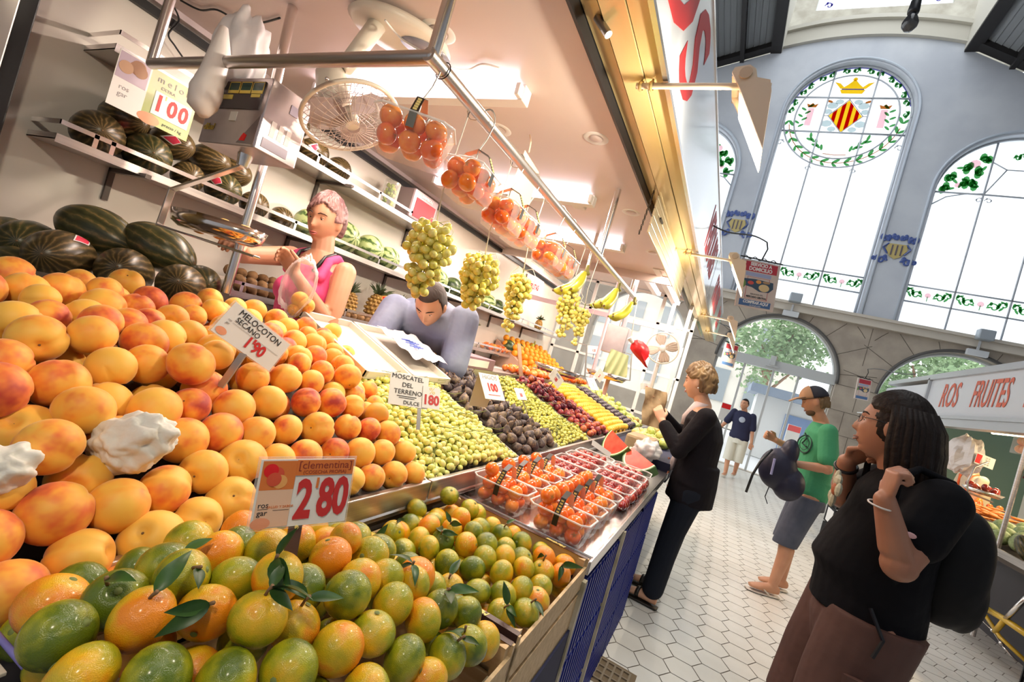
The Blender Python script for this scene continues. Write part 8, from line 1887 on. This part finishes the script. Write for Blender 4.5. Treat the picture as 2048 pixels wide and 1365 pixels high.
# crates under and in front of the opposite counter
mar = mat('maroon_plastic', (.09, .012, .02), .45); bkp = mat('black_crate_plastic', (.012, .012, .014), .45)
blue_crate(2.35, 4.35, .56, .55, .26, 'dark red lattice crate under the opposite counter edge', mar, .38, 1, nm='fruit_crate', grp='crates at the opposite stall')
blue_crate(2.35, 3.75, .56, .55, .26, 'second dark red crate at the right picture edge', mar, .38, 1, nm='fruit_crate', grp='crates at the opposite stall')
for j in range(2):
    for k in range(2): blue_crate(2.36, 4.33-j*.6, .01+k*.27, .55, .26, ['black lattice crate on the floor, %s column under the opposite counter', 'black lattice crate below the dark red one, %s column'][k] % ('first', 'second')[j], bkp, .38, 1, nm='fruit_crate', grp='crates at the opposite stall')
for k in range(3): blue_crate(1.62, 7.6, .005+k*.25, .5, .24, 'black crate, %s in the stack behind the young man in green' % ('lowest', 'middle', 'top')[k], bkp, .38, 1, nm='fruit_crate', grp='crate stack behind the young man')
m = MB(); m.bb(1.612, 1.618, 7.65, 8.0, .28, .46); solo(m, 'paper_label', 'white paper label stuck on the black crate stack', 'label', paper)
# vegetables on the far crates
for i in range(22):
    x, y = 1.7+.26*g_.random(), 7.65+.4*g_.random(); o = bpy.data.objects.new('green_apple', apple_me[0]); COL.objects.link(o); o.matrix_world = TRS((x, y, .80+.03*g_.random()), rand_rot(g_), .035); tag(o, 'yellow green apple on top of the black crate stack', 'apple', 'apples on the crate stack')

# ---------------------------------------------------------------- yellow folding bicycle
t = thing('bicycle', 'yellow framed bicycle with a small wheel leaning by the opposite crates', 'bicycle', (1.85, 4.9, 0))
yb = mat('bike_yellow', (.72, .46, .03), .3, coat=.5); B = lambda x, y, d: at(x, y, d=d)
b0, b1 = B(1900, 1175, 4.3), B(1960, 1215, 4.1)
p1, p2, p3, p4 = at(1905, 1165, d=4.5), at(1962, 1212, d=4.1), at(2010, 1240, d=3.8), at(2075, 1285, d=3.5)
m = MB(); m.tube([p1, p2], .026, 12); m.tube([p2, p3, p4], .026, 12); m.tube([p2+V((0, 0, -.02)), at(2000, 1275, d=3.85), at(2070, 1340, d=3.6)], .016, 10); m.tube([p3, at(1990, 1265, d=3.9)], .02, 10); m.build('frame', yb, t, smooth=True)
m = MB(); m.tube([at(1955, 1200, d=4.1), at(1968, 1222, d=4.1)], .036, 12); m.build('hinge', blk, t, smooth=True)
m = MB(); m.tube([p3, at(2025, 1225, d=3.7), at(2060, 1190, d=3.6)], .018, 12); m.build('seat_post', steelb, t, smooth=True)
m = MB(); m.tube([at(1948, 1205, d=4.15), at(1962, 1240, d=4.1), at(1985, 1262, d=4.0), at(2003, 1290, d=3.9)], .005, 6); m.tube([at(2003, 1290, d=3.9), at(2020, 1310, d=3.85), at(2035, 1325, d=3.8)], .009, 8); m.ball(at(1985, 1262, d=4.0), .016, 10, 8); m.ball(at(2003, 1288, d=3.9), .02, 10, 8); m.build('brake_cable_and_crank', steelb, t, smooth=True)
wc = at(1822, 1185, d=5.3); wc.z = .25; ax = V((.9, -.3, 0)).normalized(); G = frame(wc, ax)
MB().tube([G @ V((math.cos(a*PI/18)*.225, math.sin(a*PI/18)*.225, 0)) for a in range(36)], .024, 10, closed=True).build('tyre', mat('rubber', (.015, .015, .015), .7), t, smooth=True)
MB().tube([G @ V((math.cos(a*PI/18)*.198, math.sin(a*PI/18)*.198, 0)) for a in range(36)], .008, 8, closed=True).build('rim', steelb, t, smooth=True)
m = MB(); [m.tube([G @ V((0, 0, 0)), G @ V((math.cos(a*PI/9)*.198, math.sin(a*PI/9)*.198, 0))], .0012, 4) for a in range(18)]; m.build('spokes', steelb, t)
MB().ball(G @ V((.12, .1, .0)), (.02, .02, .02), 10, 7).build('orange_reflector', mat('reflector', (.85, .25, .05), .3), t, smooth=True)
m = MB(); m.tube([wc, V((wc.x+.05, wc.y-.1, .55)), p1], .018, 10); m.build('fork', yb, t, smooth=True)
w2 = V((p4.x+.1, p4.y-.15, .25)); G = frame(w2, ax); MB().tube([G @ V((math.cos(a*PI/18)*.225, math.sin(a*PI/18)*.225, 0)) for a in range(36)], .024, 10, closed=True).build('tyre', mat('rubber', (.015, .015, .015), .7), t, smooth=True)
m = MB(); m.tube([w2, p4+V((0, 0, -.05))], .014, 8); m.build('rear_stay', yb, t)
flush_text(); hidden_kill()
